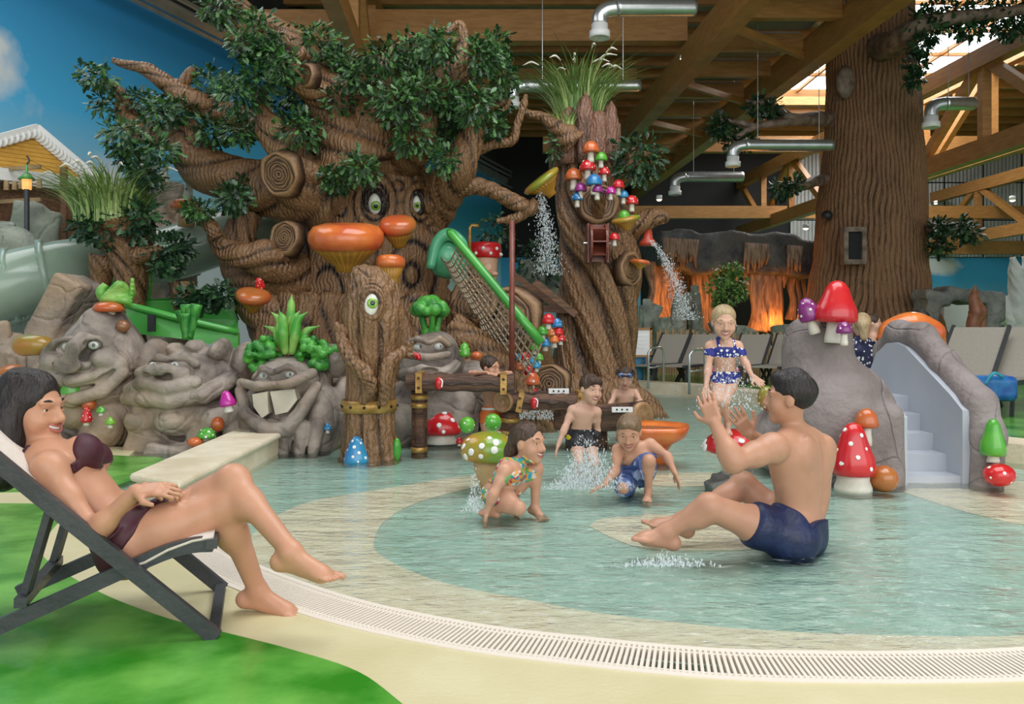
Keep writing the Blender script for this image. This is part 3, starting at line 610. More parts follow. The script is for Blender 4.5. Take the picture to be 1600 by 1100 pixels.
# ---- stump with one eye, in the pool
D2 = 6.2; p2 = D2 / F
es = thing('eye_stump', 'dark brown stump with one green eye and brass belt', 'tree stump', P(578, 722, D2))
def es_disp(th, L, r):
    dd, h = bark(7, 1.4, .18, 2.)(th, L, r); return dd, h
pts = [(578, 730, 48), (578, 705, 42), (577, 670, 37), (577, 630, 36), (579, 595, 36), (581, 550, 42), (583, 500, 45), (581, 462, 40), (572, 440, 30), (560, 425, 16), (554, 418, 5)]
MB().tube([P(x, y, D2) for x, y, r in pts], [r * p2 for x, y, r in pts], 90, 14, es_disp).build('trunk', M['bark'], es, True, 'h')
sk = MB()
for i in range(6):
    a = 1 + i * .28; sk.tube([P(581 + math.cos(t) * 14 * a, 476 - math.sin(t) * 21 * a, D2 - 43 * p2 + .035 * i - .02) for t in np.linspace(0, 2 * PI, 40)], .02, 8, 1, bark(2, 3, .2, i), cap=False)
sk.build('eye_socket', M['bark'], es, True, 'h')
eye(es, P(581, 476, D2 - 41 * p2), (13 * p2, .06, 20 * p2), (.25, -1, .1), Matrix.Rotation(R(12), 3, 'Y'))
for arm in ([(532, 515, 7, -.1), (535, 532, 10, -.15), (547, 560, 10, -.23), (570, 583, 11, -.26), (580, 605, 10, -.24), (566, 628, 7, -.2)], [(640, 540, 6, -.1), (626, 552, 9, -.15), (608, 566, 10, -.23), (602, 592, 10, -.25), (601, 615, 9, -.22), (597, 632, 7, -.2)]):
    limb(es, 'arm', arm, D2, 4, 9, .16, 1., 30)
for px, dx in ((528, 8), (626, -5)):
    for j in range(3): limb(es, 'finger', [(px + dx * .8 + j * 5, 524, 6, -.12), (px + j * 7, 512 + j * 2, 5, -.14), (px + j * 7 - 2, 503 + j * 4, 3, -.14)] if px < 600 else [(632, 548, 6, -.12), (638 + j * 2, 540 + j * 7, 5, -.14), (646, 534 + j * 9, 3, -.14)], D2, 3, 3, .1, j, 12, sub=4)
M['brass'] = mat('painted_brass', (.32, .17, .04), (.52, .32, .09), .35, 8, .2, 30, metal=.45)
bd = MB().lathe([(40 * p2, -.045), (43 * p2, -.045), (43 * p2, .045), (40 * p2, .045), (38 * p2, .0)], P(577, 633, D2), 36).build('belt', M['brass'], es, True)
for k in range(12): a = k / 12 * 6.28; MB().ell(P(577, 633, D2) + Vector((math.cos(a) * 43.5 * p2, math.sin(a) * 43.5 * p2, 0)), .012, 8, 6).build('rivet', M['bark'], bd, True)

# ---- twisted column tree with grass on top
D3 = 9.6; p3 = D3 / F
ct = thing('column_tree', 'tall twisted column tree with grass tuft and mushrooms on its trunk', 'tree', P(925, 660, D3))
pts = [(925, 668, 96), (925, 640, 80), (927, 600, 66), (930, 540, 60), (935, 470, 60), (938, 410, 60), (930, 350, 57), (922, 300, 52), (917, 250, 44), (914, 215, 42), (914, 196, 46)]
def ct_disp(th, L, r):
    ph = 7 * th + 8.5 * L + .9 * np.sin(2 * th + L) + .6 * np.sin(3 * L); a = ridge(ph, .6); b = ridge(4 * ph + np.sin(5 * L), .8); t = sstep(2.6, 3.2, L)
    c = ridge(14 * th + .5 * np.sin(3 * L), .8); return r * (.30 * (a - .7) + .07 * (b - .6)) * (1 - t * .7) + r * .12 * t * (c - .6), (.6 * a + .4 * b) * (1 - t) + t * c
MB().tube([P(x, y, D3 + .3) for x, y, r in pts], [r * p3 for x, y, r in pts], 150, 16, ct_disp).build('trunk', M['bark'], ct, True, 'h')
for i in range(11):   # splintered rim around the planting
    a = i / 11 * 6.28; c = P(914, 200, D3 + .3) + Vector((math.cos(a) * .33, math.sin(a) * .33, 0)); hgt = (.12, .34, .2, .26, .1, .3, .16, .22, .36, .14, .28)[i]
    MB().tube([c - Vector((0, 0, .5)), c, c + Vector((.02, 0, hgt * .6)), c + Vector((0.03, 0, hgt))], [.12, .12, .08, .015], 10, 4, bark(5, 1, .15, i)).build('splinter', M['bark_red'], ct, True, 'h')
gr = P(905, 195, D3 + .3); grass(ct, gr, .3, .95, 800, 5, .9, 12, .005)
grass(ct, P(885, 205, D3 + .1), .2, .3, 120, 6, 1, 0, .006)
foliage(ct, P(998, 247, D3 - .2), (.33, .3, .3), 300, .11, 300, 'leaf_dark'); foliage(ct, P(868, 225, D3), (.1, .1, .22), 70, .08, 301)
limb(ct, 'branch', [(900, 225, 24), (872, 200, 14), (850, 184, 8), (828, 178, 6), (815, 172, 4)], D3, 3, 6, .15, 1.); limb(ct, 'branch', [(975, 270, 16), (985, 240, 8), (998, 225, 6)], D3, 3, 6, .15, 2.)
knot(ct, P(935, 318, D3 - .22), (.1, -1, 0), 28 * p3); limb(ct, 'peg', [(934, 335, 10, -.2), (935, 310, 11, -.4), (936, 302, 12, -.45)], D3, 5, 2, .1, 1.)
limb(ct, 'spout', [(955, 400, 30, .1), (980, 362, 20, .1), (1000, 350, 15), (1018, 340, 15), (1032, 343, 14), (1034, 350, 6)], D3, 4, 4, .2, 3.)
knot(ct, P(985, 420, D3 - .1), (.7, -.7, 0), 24 * p3)
sp2 = MB().lathe([(.05, .1), (.06, .0), (.1, -.05), (.1, -.09), (.03, -.09)], P(1012, 372, D3), 18).build('nozzle', mat('red_nozzle', (.45, .06, .03), None, .4), ct, True)
for i in range(6): a = -.5 + i * .55; limb(ct, 'root', [(925 + math.cos(a) * 40, 600, 24, -.1), (925 + math.cos(a) * 80, 640, 24, -.3), (925 + math.cos(a) * 120, 672, 14, -.4)], D3, 3, 2, .16, i, 24)
# water wheel fixed to the trunk
ww = thing('watermill', 'small dark red wooden paddle wheel on the column tree', 'water wheel', P(934, 380, D3 - .55))
c = P(934, 380, D3 - .55); M['redwood'] = mat('red_brown_wood', (.13, .03, .018), (.20, .05, .03), .4, 8, .2, 30)
for s in (-1, 1): MB().lathe([(.2, -.012), (.215, -.012), (.215, .012), (.2, .012), (.17, 0)], c + Vector((s * .085, 0, 0)), 20, axis_rot((1, 0, 0))).build('rim', M['redwood'], ww)
for i in range(8): a = i * PI / 4; MB().box(c + Vector((0, math.cos(a) * .11, math.sin(a) * .11)), (.16, .2, .015), Matrix.Rotation(a, 3, 'X')).build('paddle', M['redwood'], ww)
MB().tube([c - Vector((.16, 0, 0)), c + Vector((.16, 0, 0))], .012, 8).build('axle', M['steel'], ww)
for s in (-1, 1): MB().box(c + Vector((s * .11, .1, 0)), (.02, .3, .44)).build('bracket', M['redwood'], ww)

# ---- giant trunk on the right
D4 = 17.0; p4 = D4 / F
gtk = thing('giant_trunk', 'giant rough brown tree trunk with small dark window', 'tree', P(1357, 590, D4))
pts = [(1357, 610, 150), (1357, 560, 130), (1357, 510, 108), (1358, 450, 92), (1359, 400, 86), (1360, 330, 84), (1363, 270, 80), (1363, 200, 73), (1362, 120, 70), (1360, 40, 68), (1358, -60, 66), (1358, -160, 66)]
def gt_disp(th, L, r):
    ph = 66 * th + 2.5 * np.sin(2 * th + .7 * L) + 1.6 * np.sin(2.3 * L + 5 * th) + .9 * np.sin(7 * L + 9 * th); a = ridge(ph, .8); b = ridge(2.3 * ph + 1.4 * np.sin(9 * L + 3 * th), .8)
    n_ = np.sin(3 * th + 1.1 * L) * .5 + np.sin(5 * th - 1.7 * L) * .35; fl_ = (1 - sstep(0, 2.2, L)) * ridge(7 * th, .8) * .16
    brk = ridge(2 * PI * L * 1.6 + 3 * np.sin(9 * th) + 2 * np.sin(23 * th), .5); return r * (.034 * (a - .6) + .012 * (b - .6) + .03 * n_ + fl_ + .008 * (brk - .7)), .5 * a + .35 * b + .15 * brk
MB().tube([P(x, y, D4 + 1) for x, y, r in pts], [r * p4 for x, y, r in pts], 440, 26, gt_disp).build('trunk', M['bark_big'], gtk, True, 'h')
fr = D4 + 1 - 84 * p4
c = P(1331, 385, fr - .0); MB().box(c, (.3, .2, .6)).build('window_opening', M['dark'], gtk)
for x, z, w, h in ((-.19, 0, .09, .74), (.19, 0, .09, .74), (0, .34, .46, .1), (0, -.34, .46, .1)): MB().box(c + Vector((x, -.08, z)), (w, .22 if w > h else .20, h)).build('window_frame', M['branch_grey'], gtk)
MB().ell(P(1321, 128, fr + .42), (.2, .12, .36), 20, 14).build('branch_scar', M['branch_grey'], gtk, True)
rm = MB(); rm.tube([P(1417 + math.cos(t) * 15, 170 - math.sin(t) * 52, fr + .45) for t in np.linspace(0, 2 * PI, 40)], .1, 10, 1, bark(3, 2, .2), cap=False).build('hollow_rim', M['branch_grey'], gtk, True)
MB().ell(P(1418, 170, fr + .5), (.2, .08, .62), 16, 12).build('hollow', mat('hollow_wood', (.10, .04, .025), (.2, .09, .06), .7, 5, .6, 20), gtk, True)
for pts in ([(1330, 190, 16, 1.3), (1283, 186, 12, .9), (1240, 186, 9), (1215, 172, 7), (1195, 162, 5), (1165, 158, 3)], [(1270, 187, 8, .2), (1220, 192, 6, -.2), (1180, 198, 5, -.3), (1150, 215, 4, -.3)], [(1180, 198, 5, -.3), (1150, 190, 4, -.3), (1125, 188, 3, -.3)], [(1330, 280, 12, 1.3), (1278, 282, 9, .9), (1258, 290, 7), (1235, 288, 5)], [(1415, 325, 14, 1.3), (1446, 350, 11, .8), (1465, 362, 9), (1490, 360, 6), (1505, 350, 4)], [(1465, 362, 7), (1470, 375, 5), (1464, 392, 3)],
            [(1372, 75, 22, .5), (1398, 68, 18, -.5), (1430, 42, 14, -1.2), (1480, 30, 10, -1.4), (1560, 20, 8, -1.5), (1640, 10, 6, -1.5)]):
    limb(gtk, 'branch', pts, D4 - .2, 4, 2, .1, 1., 20, 'branch_grey')
for i, (px, py, r) in enumerate(((1135, 200, 18), (1150, 222, 16), (1120, 195, 12), (1185, 165, 16), (1205, 170, 12), (1165, 220, 12), (1222, 296, 14), (1238, 290, 12), (1465, 355, 10), (1500, 358, 18), (1515, 365, 12), (1470, 385, 12), (1440, 30, 18), (1470, 15, 22), (1500, 30, 22), (1530, 15, 22), (1560, 30, 20), (1590, 20, 22), (1440, 70, 12), (1432, 100, 10), (1428, 125, 9), (1580, 45, 14), (1520, 45, 14), (1455, 50, 14))):
    foliage(gtk, P(px, py, D4 - .3 - (1.2 if px > 1425 and py < 140 else 0)), (r * p4 * 1.1, .3, r * p4), 90 + r * 3, .15, 400 + i, 'leaf_dark')
MB().ell(P(1292, 337, fr + .6), .12, 14, 10).build('loudspeaker', M['black'], gtk, True)

# ---- small planted stump on the left
D5 = 8.3; p5 = D5 / F
lt = thing('planted_stump', 'small dark stump with feather grass behind the left stone face', 'tree stump', P(200, 600, D5))
for pts in ([(205, 600, 26), (200, 500, 24), (205, 440, 24), (203, 400, 30), (195, 370, 42), (190, 352, 48)], [(215, 400, 14, -.2), (245, 392, 8, -.3), (262, 388, 4, -.3)], [(160, 600, 14, -.1), (150, 520, 12, -.1), (155, 450, 14), (165, 400, 22)], [(300, 520, 10), (285, 470, 14), (285, 440, 16)], [(300, 320, 9, .3), (325, 350, 9), (340, 372, 10)]):
    limb(lt, 'trunk' if pts[0][2] == 26 else 'branch', pts, D5, 6, 3, .18, 1., 50)
grass(lt, P(172, 352, D5), .35, .78, 750, 9, 1.15, 18, .005)
for i, (px, py, r) in enumerate(((165, 362, 24), (210, 352, 26), (225, 335, 20), (255, 392, 26), (280, 385, 18), (262, 412, 16), (140, 355, 18), (230, 275, 14), (300, 465, 16), (345, 460, 14), (320, 470, 14), (370, 308, 16))): foliage(lt, P(px, py, D5 - .2), (r * p5 * 1.1, .25, r * p5), 130, .10, 500 + i, 'leaf_dark')
# ------------------------------------------------------------------ rock faces (sculpted as one carved mass each)
def rock_mat(name, c1, c2, c3, cracks=True):
    m = add_cracks(mat(name, c1, c2, .68, 3.2, 1., 15, detail=8), 2.6, .4 if cracks else 0, .05); n, l = nodes(m); b = n['Principled BSDF']; src = b.inputs['Base Color'].links[0].from_socket
    tc = n.new('ShaderNodeTexCoord'); nz = n.new('ShaderNodeTexNoise'); nz.inputs['Scale'].default_value = 1.3; nz.inputs['Detail'].default_value = 6; l.new(tc.outputs['Object'], nz.inputs[0])
    rp = n.new('ShaderNodeValToRGB'); rp.color_ramp.elements[0].position = .48; rp.color_ramp.elements[1].position = .64; l.new(nz.outputs['Fac'], rp.inputs[0])
    mx = n.new('ShaderNodeMix'); mx.data_type = 'RGBA'; mx.inputs[7].default_value = (*c3, 1); l.new(rp.outputs[0], mx.inputs[0]); l.new(src, mx.inputs[6]); l.new(mx.outputs[2], b.inputs['Base Color']); return m
M['rock'] = rock_mat('painted_rock', (.12, .095, .08), (.40, .335, .28), (.36, .26, .175))
M['rock_grey'] = rock_mat('grey_rock', (.08, .085, .08), (.26, .26, .24), (.20, .19, .15))
M['rock_green'] = rock_mat('mossy_grey_rock', (.13, .15, .12), (.36, .38, .32), (.22, .26, .18))
M['tooth'] = mat('stone_tooth', (.55, .50, .40), (.68, .62, .50), .5, 6, .2, 30)
M['veg'] = mat('green_vegetable', (.015, .16, .02), (.09, .40, .05), .35, 9, .3, 30)
M['veg_light'] = mat('light_green_leaf', (.06, .30, .03), (.30, .52, .12), .35, 7, .2, 20)
DR = 6.9; pr_ = DR / F
class Face:
    """rock face sculpt with pixel-space helper (px,py, depth offset)"""
    def __init__(s, px0, py0, px1, py1, d, dlo=-.55, dhi=.6, h=.0125):
        s.d = d; s.k = d / F; a = P(px0, py1, d); b = P(px1, py0, d); s.S = SDF((a.x, d + dlo, a.z), (b.x, d + dhi, b.z), h)
    def q(s, px, py, o=0): c = P(px, py, s.d); return Vector((c.x, c.y + o, c.z))
    def e(s, px, py, rx, rz, o=0, ry=None, k=.03, op='add', tilt=0): s.S.ell(s.q(px, py, o), (rx * s.k, ry if ry else rx * s.k, rz * s.k), k, op, Matrix.Rotation(R(tilt), 3, 'Y') if tilt else None); return s
    def c(s, pts, r, o=-.3, k=.02, op='add'):
        for i in range(len(pts) - 1):
            a, b = pts[i], pts[i + 1]; s.S.cap(s.q(a[0], a[1], a[2] if len(a) > 2 else o), s.q(b[0], b[1], b[2] if len(b) > 2 else o), r * s.k, r * s.k, k, op)
        return s
    def b(s, px, py, rx, rz, o=0, ry=.25, tilt=0, k=.03, rnd_=.05, yaw=0): s.S.box(s.q(px, py, o), (rx * s.k, ry, rz * s.k), rnd_, k, 'add', Matrix.Rotation(R(yaw), 3, 'Z') @ Matrix.Rotation(R(tilt), 3, 'Y')); return s
def eyes(f, parent, lst, o, look=(.3, -1, .1)):
    for px, py, r in lst:
        c = f.q(px, py, o); e = MB().ell(c, (r * f.k * 1.3, r * f.k * .8, r * f.k), 16, 10).build('eyeball', mat_stone_eye, parent, True)
        L = Vector(look).normalized(); MB().ell(c + Vector((L.x * 1.3, L.y * .8, L.z)) * r * f.k * .8, (r * f.k * .5, r * f.k * .25, r * f.k * .5), 12, 8).build('pupil', M['rock_grey'], e, True)
mat_stone_eye = mat('stone_eye', (.50, .52, .48), None, .4)
# left face: pointed head, long nose, wide grin
t = thing('rock_sculpture', 'grinning rock face with long nose and red mushroom hat', 'stone face', G(150, 702))
f = Face(20, 460, 230, 708, DR)
f.e(158, 560, 62, 70, .05, .42).e(160, 520, 36, 42, .05, .3).e(158, 610, 58, 36, -.02, .42).e(140, 670, 60, 55, .15, .4)
f.e(90, 680, 38, 42, -.15, .3).e(185, 660, 34, 40, -.1, .3).e(120, 690, 26, 22, -.3, .2).e(172, 690, 22, 34, -.3, .18).e(60, 620, 30, 70, .2, .3)
f.e(192, 560, 20, 18, -.32, .14).e(120, 564, 18, 18, -.30, .14).e(160, 582, 34, 12, -.36, .1).c([(168, 528, -.40), (165, 548, -.56), (159, 564, -.62)], 12).e(158, 566, 20, 13, -.54, .12).e(143, 570, 9, 7, -.44).e(174, 568, 9, 7, -.44)
f.c([(110, 547, -.33), (128, 534, -.40), (150, 528, -.40)], 6).c([(172, 524, -.40), (190, 530, -.38), (204, 545, -.3)], 6)
f.e(143, 538, 12, 6, -.44, .09, .015, 'sub').e(185, 536, 11, 6, -.42, .09, .015, 'sub')
f.c([(102, 578, -.30), (125, 588, -.42), (160, 590, -.46), (190, 584, -.42), (214, 566, -.28)], 10).c([(98, 600, -.30), (125, 616, -.42), (160, 618, -.46), (195, 606, -.4), (214, 580, -.3)], 11)
f.c([(100, 584, -.34), (125, 598, -.48), (160, 601, -.52), (192, 594, -.46), (212, 572, -.34)], 4.5, k=.01, op='sub')
f.e(150, 640, 30, 24, -.32, .15).e(208, 570, 12, 24, -.2, .15).e(105, 560, 12, 26, -.22, .15)
f.c([(96, 540, -.28), (150, 515, -.36), (200, 528, -.3)], 2.5, k=.01, op='sub').c([(112, 556, -.36), (130, 566, -.42), (138, 580, -.44)], 2, k=.01, op='sub').c([(196, 552, -.36), (186, 566, -.42)], 2, k=.01, op='sub')
f.S.noise(.016, 12, 1); f.S.noise(.006, 34, 1 + 5); f.S.mesh('head', M['rock'], t); eyes(f, t, ((145, 540, 6), (184, 538, 6)), -.40)
MB().box(f.q(127, 596, -.47), (.06, .05, .055)).build('tooth', M['tooth'], t)
# middle face: squat with thick lips
t = thing('rock_sculpture', 'squat rock face with broad flat nose and closed thick lips', 'stone face', G(300, 705))
f = Face(205, 528, 400, 712, DR)
f.e(300, 590, 66, 50, .05, .42).e(295, 640, 76, 44, .0, .45).b(295, 680, 66, 30, .15, .35, 0, .05, .1).e(335, 560, 26, 20, .05, .25).e(282, 545, 14, 12, -.1, .14).e(313, 542, 14, 14, -.1, .14).e(347, 548, 14, 22, -.05, .2, tilt=15).e(376, 575, 24, 40, .2, .3).e(225, 575, 26, 44, .25, .3)
f.c([(262, 567, -.36), (280, 556, -.40), (298, 560, -.40)], 6).c([(300, 560, -.40), (315, 554, -.38), (330, 566, -.32)], 6)
f.e(272, 566, 9, 5, -.42, .08, .012, 'sub').e(303, 566, 9, 5, -.42, .08, .012, 'sub')
f.c([(254, 578, -.38), (272, 574, -.46), (296, 572, -.48), (318, 578, -.42)], 9).e(258, 578, 11, 8, -.42).e(312, 580, 12, 9, -.42).e(268, 581, 7, 4, -.5, .06, .012, 'sub').e(300, 581, 7, 4, -.5, .06, .012, 'sub')
f.c([(232, 604, -.34), (262, 592, -.44), (300, 600, -.48), (334, 592, -.42)], 10).c([(228, 618, -.32), (265, 616, -.44), (300, 620, -.46), (345, 612, -.4), (372, 590, -.2)], 12)
f.c([(230, 607, -.42), (262, 602, -.52), (300, 610, -.56), (336, 602, -.5)], 4, k=.01, op='sub')
f.e(250, 650, 28, 24, -.3, .2).e(300, 650, 30, 22, -.34, .2).c([(330, 680, -.3), (355, 650, -.34), (384, 640, -.2)], 16, k=.03).b(255, 685, 26, 24, -.25, .2, 20).b(300, 696, 34, 14, -.4, .15, 12).e(345, 690, 24, 16, -.4, .15).b(382, 680, 16, 28, -.1, .2, -8)
f.c([(232, 636, -.4), (262, 634, -.5), (272, 670, -.5)], 3, k=.01, op='sub').c([(282, 668, -.5), (330, 660, -.5), (350, 640, -.4)], 3, k=.01, op='sub')
f.S.noise(.016, 12, 2); f.S.noise(.006, 34, 2 + 5); f.S.mesh('head', M['rock'], t); eyes(f, t, ((272, 567, 5), (303, 567, 5)), -.40)
# toothy face
t = thing('rock_sculpture', 'laughing rock face with two big stone teeth and leafy green hair', 'stone face', G(460, 700))
f = Face(376, 536, 545, 706, DR - .1)
f.e(455, 595, 62, 40, .05, .42).e(455, 650, 60, 56, .1, .4).e(405, 650, 26, 50, .0, .3).e(510, 650, 28, 50, -.02, .3).b(470, 680, 60, 26, .0, .35, 0, .05, .08).e(520, 560, 16, 32, .1, .2).e(532, 640, 18, 50, .15, .25)
f.c([(418, 585, -.36), (432, 572, -.40), (448, 578, -.42)], 5).c([(455, 576, -.42), (470, 570, -.4), (486, 580, -.34)], 5).e(433, 582, 9, 5, -.42, .08, .012, 'sub').e(472, 580, 9, 5, -.40, .08, .012, 'sub')
f.c([(396, 594, -.32), (430, 598, -.46), (470, 596, -.48), (504, 580, -.34)], 9, k=.025).c([(394, 606, -.3), (410, 640, -.42), (440, 660, -.46), (470, 662, -.44), (492, 630, -.4), (508, 600, -.28)], 10, k=.025)
f.e(452, 624, 42, 24, -.50, .14, .02, 'sub')
for i, x in enumerate((425, 445, 468, 492, 512)): f.c([(x, 655 + (i % 2) * 4, -.36), (x - 4, 695, -.42)], 11 - i * .4, k=.02)
f.S.noise(.016, 12, 3); f.S.noise(.006, 34, 3 + 5); f.S.mesh('head', M['rock'], t)
for pts in (((418, 610), (440, 606), (442, 638), (432, 645), (420, 628)), ((444, 606), (480, 602), (484, 618), (470, 636), (452, 640))): MB().extrude([f.q(x, y, -.40) for x, y in pts], (0, .12, 0)).build('tooth', M['tooth'], t)
eyes(f, t, ((433, 583, 5), (472, 581, 5)), -.38)
# sleepy face behind the trough
t = thing('rock_sculpture', 'smirking rock face with broccoli on top behind wooden trough', 'stone face', G(680, 690))
f = Face(612, 512, 800, 702, DR + .3)
f.e(675, 575, 52, 50, .05, .42).e(680, 545, 36, 26, .05, .3).e(672, 640, 66, 60, .0, .42).e(735, 600, 36, 36, .15, .3).e(630, 650, 26, 56, -.1, .3).e(720, 650, 30, 50, -.1, .3).e(760, 630, 26, 40, .2, .3)
f.c([(648, 534, -.3), (660, 528, -.36), (674, 534, -.36)], 4).c([(680, 534, -.36), (692, 528, -.34), (704, 538, -.26)], 4).e(660, 540, 9, 5, -.38, .08, .012, 'sub').e(690, 539, 9, 5, -.36, .08, .012, 'sub')
f.c([(650, 552, -.40), (675, 556, -.44), (706, 552, -.36)], 5).c([(650, 560, -.42), (680, 563, -.46), (706, 556, -.4)], 2.5, k=.008, op='sub').c([(640, 582, -.38), (668, 576, -.46), (700, 580, -.42), (716, 568, -.3)], 9).e(680, 575, 14, 6, -.5, .08, .02, 'sub')
f.S.noise(.016, 12, 4); f.S.noise(.006, 34, 4 + 5); f.S.mesh('head', M['rock'], t); eyes(f, t, ((660, 541, 5.5), (690, 540, 5.5)), -.34, (.8, -1, .2))
# vegetable hair and hats
def broccoli(px, py, d, s, label, tilt=0, stem=True):
    c = P(px, py, d); t = thing('broccoli_crown', label, 'vegetable sculpture', c); rs = np.random.RandomState(px); lo = c - Vector((s * .75, s * .6, s * 1.0)); S = SDF(lo, c + Vector((s * .75, s * .6, s * .6)), s / 26)
    for i in range(46):
        v = rs.normal(size=3); v /= np.linalg.norm(v); v[2] = abs(v[2]) * .8; S.ell(c + Vector(v) * s * .36, s * (.12 + .07 * rs.rand()), s * .03)
    if stem:
        for a in range(5): b = a * 1.26; S.cap(c + Vector((math.cos(b) * .3 * s, math.sin(b) * .3 * s, .05 * s)), c + Vector((math.cos(b) * .08 * s, 0, -.8 * s)), .07 * s, .1 * s, .05 * s)
    S.noise(s * .02, 60 / s, 3); S.mesh('florets', M['veg'], t); return t
broccoli(672, 488, DR + .3, .34, 'green broccoli growing from the smirking rock face')
def parsley(px, py, d, w, h, tilt, label):
    c = P(px, py, d); t = thing('parsley_tuft', label, 'vegetable sculpture', c); rs = np.random.RandomState(px + 1); S = SDF(c - Vector((w, .2, w)), c + Vector((w, .2, w)), .011); rot = Matrix.Rotation(R(tilt), 3, 'Y')
    for i in range(90): v = Vector(((rs.rand() - .5) * w * 1.5, (rs.rand() - .5) * .24, (rs.rand() - .5) * h * 1.4)); S.ell(c + rot @ v, .024 + .02 * rs.rand(), .008)
    S.noise(.006, 70, 2); S.mesh('leaves', M['veg'], t)
parsley(410, 553, DR - .15, .16, .14, -35, 'curly green parsley left of the tall leaf tuft'); parsley(494, 552, DR - .15, .19, .15, 20, 'curly green parsley right of the tall leaf tuft')
def leafy(px, py, d, n_, h, label, m='veg_light', spread=.7):
    c = P(px, py, d); t = thing('leaf_tuft', label, 'vegetable sculpture', c)
    for i in range(n_):
        a = (i / max(n_ - 1, 1) - .5) * 2; hh = h * (1 - .45 * abs(a)) * (1 if i % 2 else .85); y = -.05 * (i % 3)
        q = [c + Vector((a * .05, y, 0)), c + Vector((a * .10, y - .02, hh * .45)), c + Vector((a * .16 * spread, y, hh * .8)), c + Vector((a * .30 * spread, y + .02, hh))]
        MB().tube(q, [.03, .045, .034, .004], 10, 6).build('leaf', M[m], t, True)
leafy(455, 552, DR - .1, 7, .5, 'tall pointed green leaves on the laughing rock face', spread=.8)
c = P(296, 530, DR); t = thing('celery_stalk', 'green celery stalk on the squat rock face', 'vegetable sculpture', c)
for i, (dx, h) in enumerate(((-.07, .25), (-.02, .3), (.03, .27), (.08, .3), (.0, .22))): MB().tube([c + Vector((dx * .3, -.02 * i, 0)), c + Vector((dx * .7, -.02 * i, h * .5)), c + Vector((dx * 1.1, -.02 * i, h))], [.03, .035, .05], 10, 5).build('stalk', M['veg'], t, True)
c = P(176, 470, DR); t = thing('banana_bunch', 'twisted green plant bunch above the mushroom hat', 'vegetable sculpture', c)
for i in range(7): a = -.6 + i * .2; MB().tube([c + Vector((-.04, 0, -.02)), c + Vector((.02 + a * .1, -.06, .02 + .02 * i)), c + Vector((.12, -.04 + .02 * i, .03 + .05 * a)), c + Vector((.17, 0, -.05 + .04 * i))], [.015, .035, .035, .015], 10, 6).build('pod', M['veg_light'], t, True)
MB().tube([c + Vector((-.06, 0, -.03)), c + Vector((-.09, -.02, .07)), c + Vector((-.06, 0, .14))], [.03, .045, .03], 10, 5).build('pod', M['veg_light'], t, True)
# loose boulders and rock walls
def boulder(px, py, d, rx, rz, label, m='rock', ry=None, sd=0, n_=9, h=None, ground=None):
    c = P(px, py, d); k = d / F; rx *= k; rz *= k
    if ground is not None: tp = c.z + rz; c.z = (tp + ground) / 2; rz = (tp - ground) / 2
    ry = ry or rx * .8; h = h or max(rx, rz) / 26; S = SDF(c - Vector((rx, ry, rz)) * 1.25, c + Vector((rx, ry, rz)) * 1.25, h); rs = np.random.RandomState(sd + int(px))
    S.ell(c, (rx * .74, ry * .74, rz * .78), rx * .06)
    for i in range(n_): v = rs.uniform(-.5, .5, 3); S.box(c + Vector((v[0] * rx, v[1] * ry, v[2] * rz)), (rx * .42, ry * .42, rz * .42), rx * .05, rx * .05, 'add', Matrix.Rotation(rs.rand() * 3, 3, 'Z') @ Matrix.Rotation(rs.rand() - .5, 3, 'Y'))
    S.noise(rx * .045, 6 / rx, sd); S.noise(rx * .02, 16 / rx, sd + 1); return tag(S.mesh('boulder', M[m]), label, 'rock')
boulder(55, 330, 10, 52, 60, 'grey layered boulder below the lantern', 'rock_green', sd=1, ground=-.2); boulder(20, 400, 9, 60, 60, 'grey rock at the left edge under the slide tube', 'rock_green', sd=2)
S = Face(60, 420, 150, 640, 7.6); S.b(100, 490, 24, 60, 0, .25, 28, .02, .04).b(60, 560, 50, 60, .1, .3, 8, .04, .05).e(30, 590, 40, 70, .1, .3); S.S.noise(.012, 10, 4); tag(S.S.mesh('rock_slab', M['rock']), 'tilted brown rock slab leaning against the slide tube', 'rock')
boulder(265, 300, 10.5, 55, 40, 'brown layered boulder behind the left tree limb', 'rock', sd=3, ground=-.2); boulder(255, 240, 11.5, 30, 28, 'small grey rock peak above the layered boulder', 'rock_green', sd=4, ground=-.2)
boulder(25, 590, 7.6, 60, 90, 'dark rock mass behind the reclining woman', 'rock', sd=5); boulder(570, 640, 7.3, 60, 90, 'rock mass behind the one-eyed stump', 'rock', sd=6); boulder(250, 640, 7.6, 60, 60, 'rock between two stone faces', 'rock', sd=7); boulder(790, 640, 8.4, 50, 60, 'brown rock behind the trough corner', 'rock_grey', sd=8)
